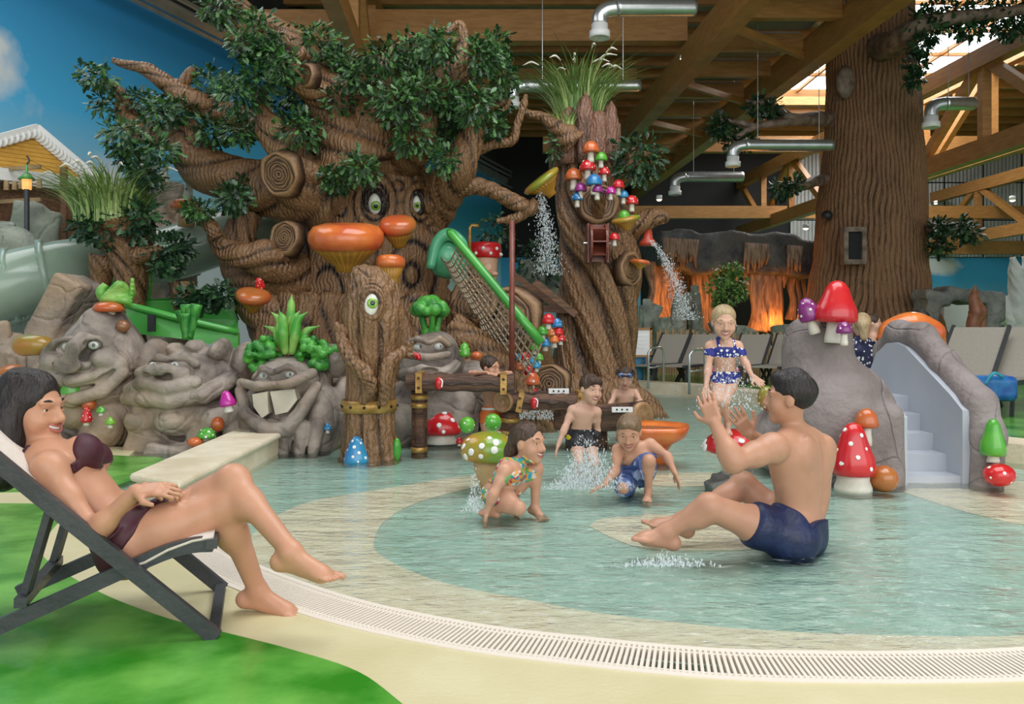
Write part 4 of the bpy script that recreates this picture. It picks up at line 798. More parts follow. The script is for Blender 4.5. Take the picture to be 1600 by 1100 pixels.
# stump-like coils right of the rope bridge
for i, (px, py, r, lab) in enumerate(((790, 500, 58, 'large coiled brown root below the rope bridge'), (740, 470, 40, 'smaller coiled brown root left of the rope bridge'), (858, 600, 34, 'coiled wooden stump beside the column tree'))):
    t = thing('coiled_root', lab, 'root', P(px, py, 8.6)); c = P(px, py, 8.4); k = 8.4 / F
    MB().tube([c + Vector((.1, .5, -.6 - .2 * i)), c + Vector((0, .25, -.2)), c + Vector((-.02, 0, 0))], [r * k * 1.1, r * k * 1.1, r * k * .9], 50, 8, bark(6, 2, .2, i)).build('stem', M['bark'], t, True, 'h'); knot(t, c, (-.25, -1, .15), r * k * .85, 'knot', .1)
for pts, lab in (([(680, 560, 30), (740, 590, 34), (800, 640, 28), (850, 690, 16)], 'thick brown root sloping down to the trough'), ([(700, 510, 26), (760, 560, 28), (820, 620, 24), (868, 700, 14)], 'second brown root sloping behind the boy at the trough')):
    t = thing('sloping_root', lab, 'root', P(pts[-1][0], pts[-1][1], 8.0)); limb(t, 'stem', pts, 8.0, 5, 2, .2, 1.)
# low stone bench wall
t = thing('stone_bench', 'low cream stone bench wall running out from the rock faces', 'bench', G(330, 735))
top = .16
pl = [G(213, 738, top), G(275, 752, top), G(446, 670, top), G(380, 667, top)]
MB().prism([(p.x, p.y) for p in pl], -.08, top - .05).build('side', M['stone'], t)
o = MB().prism([(p.x, p.y) for p in [pl[0] + Vector((-.03, -.03, 0)), pl[1] + Vector((.03, -.03, 0)), pl[2] + Vector((.03, .02, 0)), pl[3] + Vector((-.03, .02, 0))]], top - .05, top).build('top_slab', M['stone'], t)
bv = o.modifiers.new('b', 'BEVEL'); bv.width = .025; bv.segments = 3
tag(MB().box(G(252, 757) + Vector((0.02, -.02, .08)), (.14, .03, .08)).build('vent_plate', M['steel']), 'small grey plate on the bench end behind the woman', 'plate')
# ------------------------------------------------------------------ mushrooms
def gloss(name, c, c2=None): return mat(name, c, c2 or tuple(x * .7 for x in c), .22, 4, coat=.3)
CO = dict(red=gloss('red_cap', (.62, .02, .02), (.50, .012, .02)), orange=gloss('orange_cap', (.70, .20, .04), (.55, .10, .03)), rust=gloss('rust_cap', (.42, .14, .03), (.55, .10, .03)), blue=gloss('blue_cap', (.02, .16, .42), (.04, .30, .50)), green=gloss('green_cap', (.05, .30, .03), (.12, .42, .04)), lime=gloss('lime_cap', (.20, .50, .03)), purple=gloss('purple_cap', (.28, .03, .22)), magenta=gloss('magenta_cap', (.60, .02, .28), (.35, .02, .30)), olive=gloss('olive_cap', (.22, .24, .04), (.40, .16, .03)), mixed=gloss('green_orange_cap', (.55, .20, .03), (.16, .32, .03)), brown=gloss('brown_cap', (.30, .13, .06)))
M['stem'] = mat('mushroom_stem', (.74, .70, .62), (.62, .56, .46), .5, 6, .2, 30); M['spot'] = mat('white_spot', (.85, .83, .78), None, .35); M['gill'] = mat('yellow_gills', (.55, .30, .03), (.36, .16, .02), .4, 10, attr='h'); M['stem_tan'] = mat('tan_stem', (.55, .36, .18), (.40, .24, .10), .45, 6, .2, 30)
SPOT = MB().ell((0, 0, 0), (1, 1, .18), 10, 4).build('spot', M['spot'], None, True).data; bpy.data.objects.remove(bpy.data.objects['spot'])
def cap_prof(style, R_, H):
    if style == 'cone': return [(R_ * .55, -.06 * H), (R_ * .92, 0), (R_, .10 * H), (R_ * .96, .22 * H), (R_ * .80, .45 * H), (R_ * .60, .68 * H), (R_ * .44, .84 * H), (R_ * .26, .95 * H), (R_ * .02, H)]
    if style == 'bell': return [(R_ * .6, 0), (R_ * .95, .02 * H), (R_, .14 * H), (R_ * .93, .34 * H), (R_ * .75, .52 * H), (R_ * .62, .68 * H), (R_ * .5, .84 * H), (R_ * .3, .96 * H), (.005, H)]
    if style == 'flat': return [(R_ * .4, .1 * H), (R_ * .9, .02 * H), (R_, .3 * H), (R_ * .98, .5 * H), (R_ * .85, .74 * H), (R_ * .6, .9 * H), (R_ * .3, .98 * H), (.005, H)]
    if style == 'ball': return [(R_ * math.sin(t) + 1e-3, H * .5 * (1 - math.cos(t))) for t in np.linspace(0.02, PI - .02, 12)]
    return [(R_ * .5, .04 * H), (R_ * .92, 0), (R_, .12 * H), (R_ * .97, .3 * H), (R_ * .85, .58 * H), (R_ * .62, .82 * H), (R_ * .34, .95 * H), (.005, H)]
def mush(px, py, w, h, d, col, label, spots=0, style='dome', cap=.6, stem_w=.5, stem='stem', tilt=0, lean=0, name='mushroom', flare=1.0):
    """px,py = middle of the whole thing in the photo, w/h its size there"""
    k = d / F; Rr = w * k / 2; H = h * k; b = P(px, py + h / 2, d); t = thing(name, label, 'mushroom', b); rot = Matrix.Rotation(R(tilt), 3, 'Y') @ Matrix.Rotation(R(lean), 3, 'X')
    hc = H * cap; hs = H - hc; pr = cap_prof(style, Rr, hc); up = rot @ Vector((0, 0, 1)); cb = b + up * hs
    if hs > .004: MB().lathe([(Rr * stem_w * flare, 0), (Rr * stem_w * flare * .98, hs * .3), (Rr * stem_w * .85, hs * .7), (Rr * stem_w * .9, hs + hc * .12)], b, 18, rot).build('stem', M[stem], t, True)
    cp = MB().lathe(pr, cb, 28, rot, lambda th, q: .025 * np.sin(3 * th + w)).build('cap', CO[col], t, True)
    if spots:
        z = np.array([p[1] for p in pr]); r = np.array([p[0] for p in pr]); rs = np.random.RandomState(int(px * 7 + py))
        for i in range(spots):
            u = .05 + .85 * ((i + .3 + .5 * rs.rand()) / spots) ** 1.1; a = i * 2.399 + rs.rand() * .5; zz_ = z[1] + (hc - z[1]) * u
            j = np.searchsorted(z[1:], zz_) + 1; j = min(max(j, 2), len(z) - 1); tt = (zz_ - z[j - 1]) / (z[j] - z[j - 1] + 1e-9); rr = r[j - 1] + (r[j] - r[j - 1]) * tt
            nrm3 = Vector((math.cos(a) * (z[j] - z[j - 1]), math.sin(a) * (z[j] - z[j - 1]), -(r[j] - r[j - 1]))).normalized(); s = Rr * (.08 + .07 * rs.rand())
            o = bpy.data.objects.new('spot', SPOT); COL.objects.link(o); o.parent = cp; o.location = cb + rot @ Vector((math.cos(a) * rr, math.sin(a) * rr, zz_)); o.rotation_euler = (rot @ axis_rot(nrm3)).to_euler(); o.scale = (s, s, s)
    return t
L_ = lambda c, where: c + ' ' + where
DRf = 6.35
mush(557, 705, 40, 48, 6.0, 'blue', 'blue cone mushroom with white dots at the foot of the one-eyed stump', 22, 'cone', .9, .85)
mush(620, 702, 13, 36, 6.1, 'green', 'slim green bud standing right of the one-eyed stump', 0, 'ball', 1.0)
mush(690, 665, 66, 54, 6.9, 'red', 'big red dotted mushroom behind the trough post', 16, 'dome', .72, .8)
mush(722, 640, 58, 36, 7.2, 'red', 'plain glossy red mushroom behind the big dotted one', 0, 'cone', .85, .4)
mush(698, 625, 24, 34, 7.1, 'green', 'green dotted mushroom above the red ones at the trough', 14, 'dome', .7, .5)
mush(688, 640, 15, 16, 7.0, 'blue', 'tiny blue mushroom tucked beside the trough reds', 0, 'dome', .7, .5)
mush(730, 664, 25, 26, 6.2, 'green', 'green dotted ball left of the boy at the trough', 10, 'ball', 1.0)
mush(770, 660, 26, 28, 5.3, 'green', 'green dotted ball just above the flat green orange mushroom', 10, 'ball', 1.0)
mush(718, 690, 12, 14, 6.6, 'red', 'tiny red dotted mushroom low beside the trough', 8, 'dome', .7)
t = mush(763, 722, 86, 96, 5.05, 'mixed', 'flat green and orange dotted mushroom behind the crouching girl', 30, 'flat', .46, .62, 'stem_tan', flare=.55)
mush(1146, 705, 96, 70, 5.05, 'red', 'red dotted mushroom stool under the standing girl', 22, 'dome', .5, .62, 'stem', flare=.62)
boulder(1146, 760, 5.05, 50, 32, 'grey boulder under the red mushroom stool', 'rock_grey', sd=3)
# slide mushrooms
mush(1333, 714, 66, 108, 4.95, 'red', 'tall red dotted mushroom against the slide rock', 18, 'bell', .76, .86)
mush(1354, 667, 36, 58, 5.0, 'rust', 'ochre mushroom on white stem above the tall red one', 0, 'dome', .5, .45)
mush(1381, 748, 44, 42, 4.95, 'rust', 'round orange bud right of the tall red mushroom', 0, 'ball', 1.0)
mush(1552, 688, 38, 68, 5.0, 'green', 'plain green mushroom at the right slide rim', 0, 'bell', .85, .5)
mush(1561, 742, 46, 36, 4.95, 'red', 'low red dotted mushroom below the green one at the slide', 10, 'ball', 1.0)
mush(1302, 487, 66, 98, 5.35, 'red', 'large plain red mushroom on top of the slide rock', 0, 'bell', .68, .42, tilt=4)
mush(1274, 492, 34, 58, 5.4, 'purple', 'purple dotted mushroom left of the large red slide mushroom', 14, 'dome', .62, .5, tilt=-18)
mush(1319, 521, 24, 38, 5.2, 'purple', 'small purple dotted mushroom below the large red slide mushroom', 10, 'dome', .5, .5)
mush(1197, 622, 26, 38, 5.6, 'olive', 'olive bud left of the seated man behind his hands', 0, 'ball', 1.0); mush(1234, 560, 16, 20, 6.1, 'green', 'upper green ball left of the slide rock', 0, 'ball', 1.0); mush(1229, 588, 16, 20, 6.0, 'green', 'lower green ball left of the slide rock', 0, 'ball', 1.0)
# rock face mushrooms
dq = 6.5
mush(112, 610, 33, 52, dq, 'green', 'large plain green mushroom by the grinning rock face', 0, 'dome', .72, .5); mush(139, 632, 22, 20, dq, 'rust', 'round brown bud beside the large green mushroom', 0, 'ball', 1.0); mush(135, 650, 18, 30, dq - .1, 'red', 'dark red dotted mushroom beside the brown bud', 16, 'cone', .8)
mush(158, 642, 15, 15, dq - .12, 'green', 'tiny green mushroom on the lower left rocks', 8, 'cone', .65); mush(172, 660, 15, 18, dq - .15, 'lime', 'tiny lime mushroom on the lowest left rock', 4, 'cone', .65)
mush(358, 627, 26, 34, dq - .05, 'magenta', 'bright magenta mushroom at the squat rock face', 0, 'bell', .72, .6, tilt=-10); mush(323, 677, 28, 18, dq - .15, 'green', 'flat green dotted mushroom behind the stone bench', 14, 'dome', .9); mush(305, 691, 24, 16, dq - .2, 'orange', 'orange stone bud behind the stone bench', 0, 'ball', 1.0); mush(340, 663, 20, 24, dq, 'rust', 'small rust bud above the flat green dotted mushroom', 0, 'ball', 1.0)
mush(512, 669, 14, 16, dq - .05, 'blue', 'tiny blue mushroom at the laughing rock face', 8, 'cone', .65); mush(411, 540, 24, 18, dq + .3, 'green', 'green dotted mushroom behind the left parsley', 12, 'dome', 1.0); mush(170, 488, 46, 34, DR - .05, 'rust', 'red mushroom hat on the grinning rock face', 0, 'flat', .5, .5, 'stem', flare=.8); mush(192, 510, 20, 20, DR - .1, 'brown', 'brown bud under the red mushroom hat', 0, 'ball', 1.0)
mush(124, 518, 16, 10, 7.2, 'red', 'tiny red mushroom left of the grinning rock face', 0, 'dome', 1.0); mush(20, 577, 44, 16, 7.1, 'rust', 'brown cap behind the reclining woman', 0, 'dome', 1.0); mush(726, 546, 18, 22, DR + .1, 'green', 'green dotted bud right of the smirking rock face', 10, 'dome', 1.0); mush(745, 556, 18, 14, DR + .1, 'rust', 'brown bud right of the smirking rock face', 0, 'ball', 1.0)
t = thing('mushroom', 'long olive mushroom ear sticking out left of the grinning face', 'mushroom', P(60, 545, 6.9)); MB().tube([P(26, 545, 6.7), P(36, 540, 6.65), P(62, 540, 6.65), P(92, 543, 6.8)], [.03, .09, .085, .06], 16, 6).build('cap', CO['olive'], t, True)
mush(290, 332, 46, 44, 9.4, 'orange', 'orange mushroom on the boulder left of the face tree', 0, 'flat', .42, .5, 'stem_tan')
mush(407, 440, 15, 18, 8.1, 'red', 'small red dotted mushroom on the face tree root', 14, 'dome', 1.0, lean=40)
# shelf mushrooms with hanging gills on the face tree
def shelf(px, py, w, d, col, label, capH=.38, gillH=.5, lean=0, gill_w=.7, taper=.25, tilt=0):
    k = d / F; Rr = w * k / 2; c = P(px, py, d); t = thing('shelf_mushroom', label, 'mushroom', c); rot = Matrix.Rotation(R(tilt), 3, 'Y') @ Matrix.Rotation(R(lean), 3, 'X')
    MB().lathe([(Rr * .7, -.02 * Rr), (Rr * .93, -.04 * Rr), (Rr, capH * Rr * .3), (Rr * .98, capH * Rr * .6), (Rr * .85, capH * Rr * .88), (Rr * .55, capH * Rr), (.01, capH * Rr * 1.02)], c, 40, rot, lambda th, q: .02 * np.sin(3 * th)).build('cap', CO[col], t, True)
    mb = MB(); pr = [(Rr * .9, 0), (Rr * gill_w, -gillH * Rr * .4), (Rr * (gill_w + taper) / 2, -gillH * Rr * .75), (Rr * taper, -gillH * Rr), (Rr * taper * .9, -gillH * Rr * 1.3)]
    mb.lathe(pr, c, 96, rot, lambda th, q: .07 * (ridge(26 * th, .7) - .5)); mb.h[-1] = np.tile(ridge(26 * np.linspace(0, 2 * PI, 96, endpoint=False), .7), len(pr)); mb.build('gills', M['gill'], t, True, 'h'); return t
shelf(541, 386, 118, 7.75, 'orange', 'largest orange shelf mushroom forming the tree face mouth', .62, .5, 10, .66, .3); shelf(622, 360, 58, 7.95, 'rust', 'brown orange shelf mushroom under the right tree eye', .7, .7, 25, .7, .4); shelf(610, 418, 46, 7.6, 'orange', 'small orange mushroom with long yellow stem beside the tree mouth', .85, 1.8, 0, .55, .3); shelf(395, 468, 54, 8.0, 'rust', 'orange shelf mushroom low on the face tree left root', .55, .6, 20, .6, .3, 10)
shelf(848, 285, 66, 9.0, 'mixed', 'tilted green orange shelf mushroom spilling water left of the column tree', .28, .6, 10, .6, .25, -38); shelf(978, 345, 46, 9.1, 'mixed', 'green orange shelf mushroom under the right spout', .3, .5, 10, .6, .3, -12); shelf(1000, 412, 32, 9.4, 'orange', 'orange shelf mushroom on the right side of the column tree', .4, .4, 0, .6, .3, 8)
for px, py, s, col, sp, lab in ((923, 237, 27, 'orange', 0, 'topmost orange mushroom on the column tree'), (939, 250, 20, 'green', 0, 'green mushroom below the topmost orange one'), (918, 265, 26, 'red', 14, 'red dotted mushroom high on the column tree'), (896, 280, 28, 'rust', 0, 'ochre mushroom left on the column tree'), (944, 272, 19, 'red', 12, 'red dotted mushroom right of the blue pair on the column'), (928, 288, 26, 'blue', 0, 'large blue mushroom in the column tree cluster'), (907, 298, 20, 'purple', 0, 'round purple mushroom in the column tree cluster'), (933, 300, 20, 'purple', 0, 'pink purple mushroom below the large blue one'), (954, 302, 17, 'magenta', 10, 'magenta dotted mushroom on the column tree'), (902, 312, 19, 'blue', 12, 'blue dotted mushroom lowest left of the column cluster'), (966, 293, 20, 'red', 0, 'plain red mushroom right on the column tree'), (974, 308, 17, 'blue', 0, 'blue mushroom on white stem right on the column tree'), (987, 318, 21, 'red', 12, 'red dotted mushroom at the right edge of the column'), (975, 340, 19, 'green', 0, 'green mushroom lowest right of the column cluster'), (960, 374, 17, 'red', 10, 'red dotted mushroom right of the paddle wheel')):
    mush(px, py, s, s * 1.25, 8.85 + (abs(px - 930) / 60) * .35, col, lab, sp, 'dome', .55, .42)
rs = np.random.RandomState(4); cc = ['red', 'blue', 'green', 'rust', 'red', 'blue', 'orange', 'red', 'green']
for i, (px, py, s) in enumerate(((857, 502, 17), (870, 508, 15), (848, 520, 15), (861, 522, 14), (872, 520, 14), (852, 538, 14), (866, 532, 15), (876, 530, 12), (835, 545, 12), (820, 560, 14), (832, 565, 13), (842, 560, 12), (812, 575, 15), (826, 580, 14), (838, 572, 12), (830, 596, 22), (815, 592, 16), (822, 612, 12), (834, 614, 12), (812, 560, 11))):
    c_ = cc[i % 9]; mush(px, py, s * 1.25, s * 1.5, 7.95, c_, '%s %smushroom, %s in the heap beside the column tree' % ({'rust': 'ochre'}.get(c_, c_), 'dotted ' if i % 2 else '', ['topmost', 'upper right', 'upper left', 'upper middle', 'right edge upper', 'middle left of upper clump', 'middle of upper clump', 'right edge lower', 'centre', 'left of lower clump', 'middle of lower clump', 'right of lower clump', 'far left low', 'low middle', 'low right', 'largest', 'beside the largest', 'second lowest', 'lowest', 'smallest on the left'][i]), 8 if i % 2 else 0, 'dome', .65, .5)
# mushroom house figure with a face
c = P(756, 392, 9.6); k = 9.6 / F; t = thing('mushroom_figure', 'red dotted mushroom figure with big nosed face behind the rope bridge', 'figure', P(756, 440, 9.6))
MB().lathe([(25 * k, 0), (27 * k, .02), (27 * k, 20 * k), (24 * k, 24 * k), (.01, 25 * k)], P(756, 404, 9.6), 30).build('cap', CO['red'], t, True); S = SDF(P(730, 450, 9.6) - Vector((0, .25, 0)), P(782, 396, 9.6) + Vector((0, .25, 0)), .012)
S.cap(P(756, 402, 9.6), P(756, 445, 9.6), .17, .14, .02).ell(P(762, 418, 9.38), .05, .02).ell(P(752, 428, 9.42), (.09, .05, .03), .02).ell(P(772, 428, 9.45), (.05, .05, .03), .02); S.mesh('face', mat('peach_paint', (.70, .42, .28), None, .4), t)
sp = MB(); [sp.ell(P(756, 394, 9.6) + Vector((math.cos(a) * 27 * k, math.sin(a) * 27 * k, (i % 2) * .06 - .03)), .022, 8, 5) for i, a in enumerate(np.linspace(0, 6.0, 15))]; sp.build('spots', M['spot'], t, True)

# ------------------------------------------------------------------ wooden water troughs
M['plank'] = mat('wet_log', (.05, .022, .014), (.19, .09, .05), .35, 4, .9, 26, stretch=(.5, 5, 5)); M['end'] = mat('log_end', (.22, .11, .05), (.42, .24, .11), .45, 12, .3, 30)
def log(t, x0, y0, x1, y1, d, hh, depth, name='trough', d2=None):
    a = P(x0, y0, d); b = P(x1, y1, d2 or d); k = d / F; h = hh * k; mb = MB(); n_ = 14
    for i in range(n_ + 1):
        p = a.lerp(b, i / n_); w = .012 * math.sin(i * 1.9)
        mb.v.append(np.array([(p.x, p.y + yy, p.z + zz_) for yy, zz_ in ((-depth / 2, h / 2 + w), (-depth / 2 - .015, w), (-depth / 2 + .03, -h / 2 + w * .5), (depth / 2 - .03, -h / 2), (depth / 2, 0), (depth / 2, h / 2 + w), (depth / 2 - .05, h / 2 + w), (depth / 2 - .07, h * .1), (-depth / 2 + .07, h * .1), (-depth / 2 + .05, h / 2 + w))])); mb.h.append(np.zeros(10))
    mb.n = 10 * (n_ + 1); mb.f = [(i * 10 + j, i * 10 + (j + 1) % 10, (i + 1) * 10 + (j + 1) % 10, (i + 1) * 10 + j) for i in range(n_) for j in range(10)] + [tuple(range(9, -1, -1)), tuple(n_ * 10 + j for j in range(10))]
    return mb.build(name, M['plank'], t)
def strap(t, px, py, d, hh, depth, w=.05, tilt=0): k = d / F; c = P(px, py, d); MB().box(c, (w, depth + .05, hh * k + .03), Matrix.Rotation(R(tilt), 3, 'Y')).build('strap', M['brass'], t); [MB().ell(c + Vector((0, -depth / 2 - .03, z)), .012, 8, 5).build('rivet', M['plank'], t, True) for z in (-hh * k * .3, hh * k * .3)]
def post(t, px, y0, y1, d, r, bands): k = d / F; MB().tube([P(px, y0, d), P(px, (y0 + y1) / 2, d), P(px, y1, d)], [r * k, r * k * .95, r * k], 26, 8, bark(7, .6, .12, px)).build('post', M['plank'], t, True); [MB().lathe([(r * k * .9, -.02), (r * k * 1.12, -.02), (r * k * 1.12, .02), (r * k * .9, .02)], P(px, y, d), 20).build('band', M['brass'], t, True) for y in bands]
CO_red = CO['red']
def plug(t, px, py, d): MB().ell(P(px, py, d), (.035, .03, .05), 12, 8).build('knob', CO_red, t, True); MB().tube([P(px, py - 8, d), P(px + 5, py - 4, d - .03), P(px + 4, py + 6, d - .03)], .006, 6, 3).build('cord', M['white'], t)
t = thing('water_trough', 'upper log water trough on a banded post beside the one-eyed stump', 'trough', P(655, 720, 6.4)); log(t, 638, 596, 803, 599, 6.4, 25, .3); strap(t, 658, 596, 6.4, 25, .3); strap(t, 787, 598, 6.4, 25, .3); post(t, 655, 608, 724, 6.4, 12, (620, 633, 702)); plug(t, 686, 599, 6.22)
MB().tube([P(632, 556, 6.45), P(652, 555, 6.45), P(654, 562, 6.45)], .022, 10, 3).build('tap', CO_red, t, True)
t = thing('water_trough', 'middle log water trough leading to the column tree', 'trough', P(797, 700, 6.9)); log(t, 778, 626, 906, 626, 6.8, 24, .34); MB().lathe([(.085, -.03), (.085, .03), (.07, .035), (.065, .02), (.04, .035), (.03, .02), (.01, .03)], P(786, 628, 6.6), 24, axis_rot((-.3, -1, 0))).build('log_end', M['end'], t, True); strap(t, 812, 626, 6.8, 24, .34, .045, 12); strap(t, 903, 626, 6.8, 24, .34, .045, 10); post(t, 797, 640, 700, 6.8, 14, (656, 676)); post(t, 890, 640, 712, 6.8, 7, ()); plug(t, 835, 630, 6.6)
# boat-shaped lower trough
t = thing('boat_trough', 'boat shaped lower wooden trough by the goggled boy', 'trough', P(940, 700, 7.0)); mb = MB(); n_ = 16; V = []
for i in range(n_ + 1):
    u = i / n_; c = P(866 + 146 * u, 652, 6.9); w = .06 + .22 * math.sin(PI * (.12 + .8 * u)) ; lift = .05 * (2 * u - 1) ** 2; V += [(c.x, c.y - w, c.z + .09 + lift), (c.x, c.y - w * .6, c.z - .10), (c.x, c.y + w * .6, c.z - .10), (c.x, c.y + w, c.z + .09 + lift), (c.x, c.y + w - .05, c.z + .09 + lift), (c.x, c.y + w * .4, c.z - .04), (c.x, c.y - w * .4, c.z - .04), (c.x, c.y - w + .05, c.z + .09 + lift)]
mb.add(V, [(i * 8 + j, i * 8 + (j + 1) % 8, (i + 1) * 8 + (j + 1) % 8, (i + 1) * 8 + j) for i in range(n_) for j in range(8)] + [tuple(range(7, -1, -1)), tuple(n_ * 8 + j for j in range(8))]); mb.build('hull', M['plank'], t); MB().lathe([(.12, -.02), (.12, .02), (.09, .03), (.05, .02), (.01, .03)], P(1003, 650, 6.72), 22, axis_rot((.7, -1, 0))).build('log_end', M['end'], t, True); MB().tube([P(940, 662, 6.9), P(940, 720, 6.9)], .05, 12).build('leg', M['plank'], t, True)
for px, py, d, lab in ((873, 611, 6.75, 'white plate lying on the middle trough'), (972, 640, 6.6, 'white plate held at the boat trough')):
    q = thing('control_plate', lab, 'plate', P(px, py, d)); MB().box(P(px, py, d), (.17, .05, .04)).build('plate', M['white'], q); [MB().ell(P(px + x, py, d - .03), .008, 8, 5).build('hole', M['dark'], q) for x in (-8, 0, 8)]
# orange shell dish
c = P(1022, 680, 6.0); t = thing('shell_dish', 'orange glossy dish full of water beside the splashing boy', 'dish', P(1022, 720, 6.0)); k = 6.0 / F
MB().lathe([(.02, -.22), (.12, -.2), (.1, -.12), (30 * k, -.06), (52 * k, 0), (56 * k, .05), (54 * k, .08), (48 * k, .06), (30 * k, .0), (.01, -.01)], c, 36, None, lambda th, q: .04 * np.sin(5 * th)).build('bowl', CO['orange'], t, True); MB().lathe([(47 * k, .045), (.01, .046)], c, 30).build('water', M['water'], t)

# ------------------------------------------------------------------ slide block
M['slide_grey'] = mat('grey_plastic', (.42, .45, .50), (.46, .49, .54), .3, 3); M['slide_rock'] = add_cracks(rock_mat('slide_rock', (.17, .14, .13), (.30, .26, .25), (.25, .21, .20), False), 1.5, .5, .012)
sl = thing('toddler_slide', 'rock styled toddler slide with grey steps', 'slide', G(1400, 762, PZ))
X1 = 2.90; X0s = 2.52; yz = [(5.15, -.08), (5.15, .46), (5.3, .55), (5.6, .70), (5.9, .85), (6.05, .88), (6.2, .87), (6.38, .78), (6.5, .62), (6.5, -.08)]
MB().extrude([Vector((X1, y, z)) for y, z in yz], (.05, 0, 0)).build('side_panel', M['slide_grey'], sl); MB().extrude([Vector((X0s - .05, y, z)) for y, z in [(5.1, -.08), (5.1, .42), (5.55, .66), (6.2, .66), (6.5, .6), (6.5, -.08)]], (.05, 0, 0)).build('side_panel', M['slide_grey'], sl)
for i in range(5):
    o = MB().box(((X0s + X1) / 2, 5.17 + .085 + .17 * i + .3, -.08 + .055 + .115 * i + .0), (X1 - X0s, .77, .115)).build('step', M['slide_grey'], sl)
S = SDF((1.55, 4.75, -.15), (3.35, 6.9, 1.2), .022)
def ce_(px, py, d, rx, ry, rz, k=.08): S.ell(P(px, py, d), (rx, ry, rz), k)
ce_(1300, 660, 5.55, .42, .5, .46); ce_(1330, 730, 5.5, .38, .42, .3); ce_(1290, 570, 5.6, .18, .26, .35); ce_(1298, 520, 5.55, .12, .16, .2); ce_(1225, 690, 5.7, .25, .3, .25); ce_(1250, 555, 5.65, .12, .18, .25); ce_(1372, 700, 5.45, .17, .3, .36)
S.cap((2.42, 5.2, .40), (2.40, 5.6, .58), .09, .08, .05).cap((2.43, 5.12, -.1), (2.43, 5.15, .42), .08, .09, .05)
pth = [(3.03, 5.12, -.12), (3.05, 5.12, .3), (3.04, 5.2, .5), (3.03, 5.6, .74), (3.02, 5.9, .92), (3.0, 6.2, .94), (3.0, 6.4, .8), (3.02, 6.5, -.1)]
for a, b in zip(pth, pth[1:]): S.cap(a, b, .1, .1, .05)
S.box((2.71, 5.75, .4), (.185, .68, 1.2), .01, .01, 'sub'); S.cap(P(1250, 590, 5.3), P(1262, 600, 5.6), .035, .04, .02, 'sub'); S.noise(.012, 9, 3); S.mesh('rock_body', M['slide_rock'], sl)
# orange shell top behind
t = thing('orange_shell', 'orange shell canopy behind the slide top', 'shell', P(1425, 540, 6.9)); k = 6.9 / F
MB().tube([P(1376, 535, 6.7), P(1395, 518, 6.7), P(1425, 513, 6.7), P(1455, 522, 6.7), P(1473, 540, 6.7)], [.05, .11, .14, .12, .04], 18, 6, None, True).build('shell', CO['orange'], t, True); MB().tube([P(1425, 530, 6.75), P(1425, 640, 6.75)], .09, 14).build('stem', M['slide_rock'], t, True)

# ------------------------------------------------------------------ flumes, rope bridge, post
M['tube'] = mat('pale_green_fibreglass', (.27, .36, .28), (.31, .40, .32), .22, 1.5, coat=.3); M['flume'] = mat('bright_green_fibreglass', (.05, .32, .05), (.08, .40, .06), .25, 2, coat=.3)
t = thing('slide_tube', 'pale green water slide tube winding behind the rocks', 'slide tube', P(70, 450, 8.6))
MB().tube([P(-120, 490, 7.9), P(0, 450, 8.2), P(90, 425, 8.6), P(170, 412, 9.2), P(260, 398, 9.6), P(345, 372, 9.9), P(430, 350, 10.2)], [.37, .35, .33, .33, .33, .33, .33], 32, 8, cap=False).build('tube', M['tube'], t, True)
for px, py, d, v in ((72, 430, 8.5, (1, .5, .2)), (20, 444, 8.3, (1, .4, .2))):
    fg = MB().lathe([(.34, -.03), (.385, -.03), (.385, .03), (.34, .03)], P(px, py, d), 32, axis_rot(v)).build('flange', M['tube'], t, True)
    for i in range(20): a = i / 20 * 6.28; MB().ell(P(px, py, d) + axis_rot(v) @ Vector((math.cos(a) * .37, math.sin(a) * .37, -.035)), .011, 6, 4).build('bolt', M['steel'], fg)
t = thing('green_flume', 'bright green open flume between the rocks and the face tree', 'slide flume', P(280, 540, 7.9))
for pts, off in (([(196, 478, 7.6), (288, 500, 7.7), (372, 520, 7.9), (372, 545, 7.9), (288, 530, 7.7), (200, 520, 7.6)], (0, .05, 0)), ([(196, 470, 8.4), (285, 464, 8.5), (360, 470, 8.7), (372, 500, 8.7), (285, 496, 8.5), (200, 500, 8.4)], (0, .05, 0))): MB().extrude([P(*p) for p in pts], off).build('side_wall', M['flume'], t)
MB().add([tuple(P(*p)) for p in ((198, 515, 7.6), (288, 528, 7.7), (372, 540, 7.9), (372, 500, 8.7), (285, 496, 8.5), (200, 500, 8.4))], [(0, 1, 4, 5), (1, 2, 3, 4)]).build('bed', M['flume'], t); MB().tube([P(196, 476, 7.6), P(288, 499, 7.7), P(372, 519, 7.9)], .035, 10, 4).build('lip', M['flume'], t, True); MB().box(P(237, 505, 7.55), (.06, .05, .16)).build('clamp', M['black'], t)
for r, px in ((.2, 152), (.26, 166), (.3, 215)): MB().tube([P(px, 440, 8.9) + Vector((math.cos(a) * r * .4, 0, math.sin(a) * r)) for a in np.linspace(0, 2 * PI, 24)], .05, 8, 1, cap=False).build('hoop', M['flume'], t, True)
rb = thing('rope_bridge', 'sloping rope net with green rail right of the face tree', 'rope net', P(800, 600, 7.8))
M['rope'] = mat('hemp_rope', (.36, .28, .19), (.48, .39, .27), .8, 40); A0, A1, B0, B1 = P(716, 378, 8.0), P(846, 536, 7.6), P(690, 402, 8.6), P(800, 606, 8.2)
MB().tube([P(704, 366, 8.05), A0, A1], .045, 12, 4).build('rail', M['flume'], rb, True)
def net(u, v): p = A0.lerp(A1, u).lerp(B0.lerp(B1, u), v); p.z -= .12 * math.sin(PI * v); return p
for i in range(24): MB().tube([net(i / 23, j / 8) for j in range(9)], .009, 6).build('rope', M['rope'], rb, True)
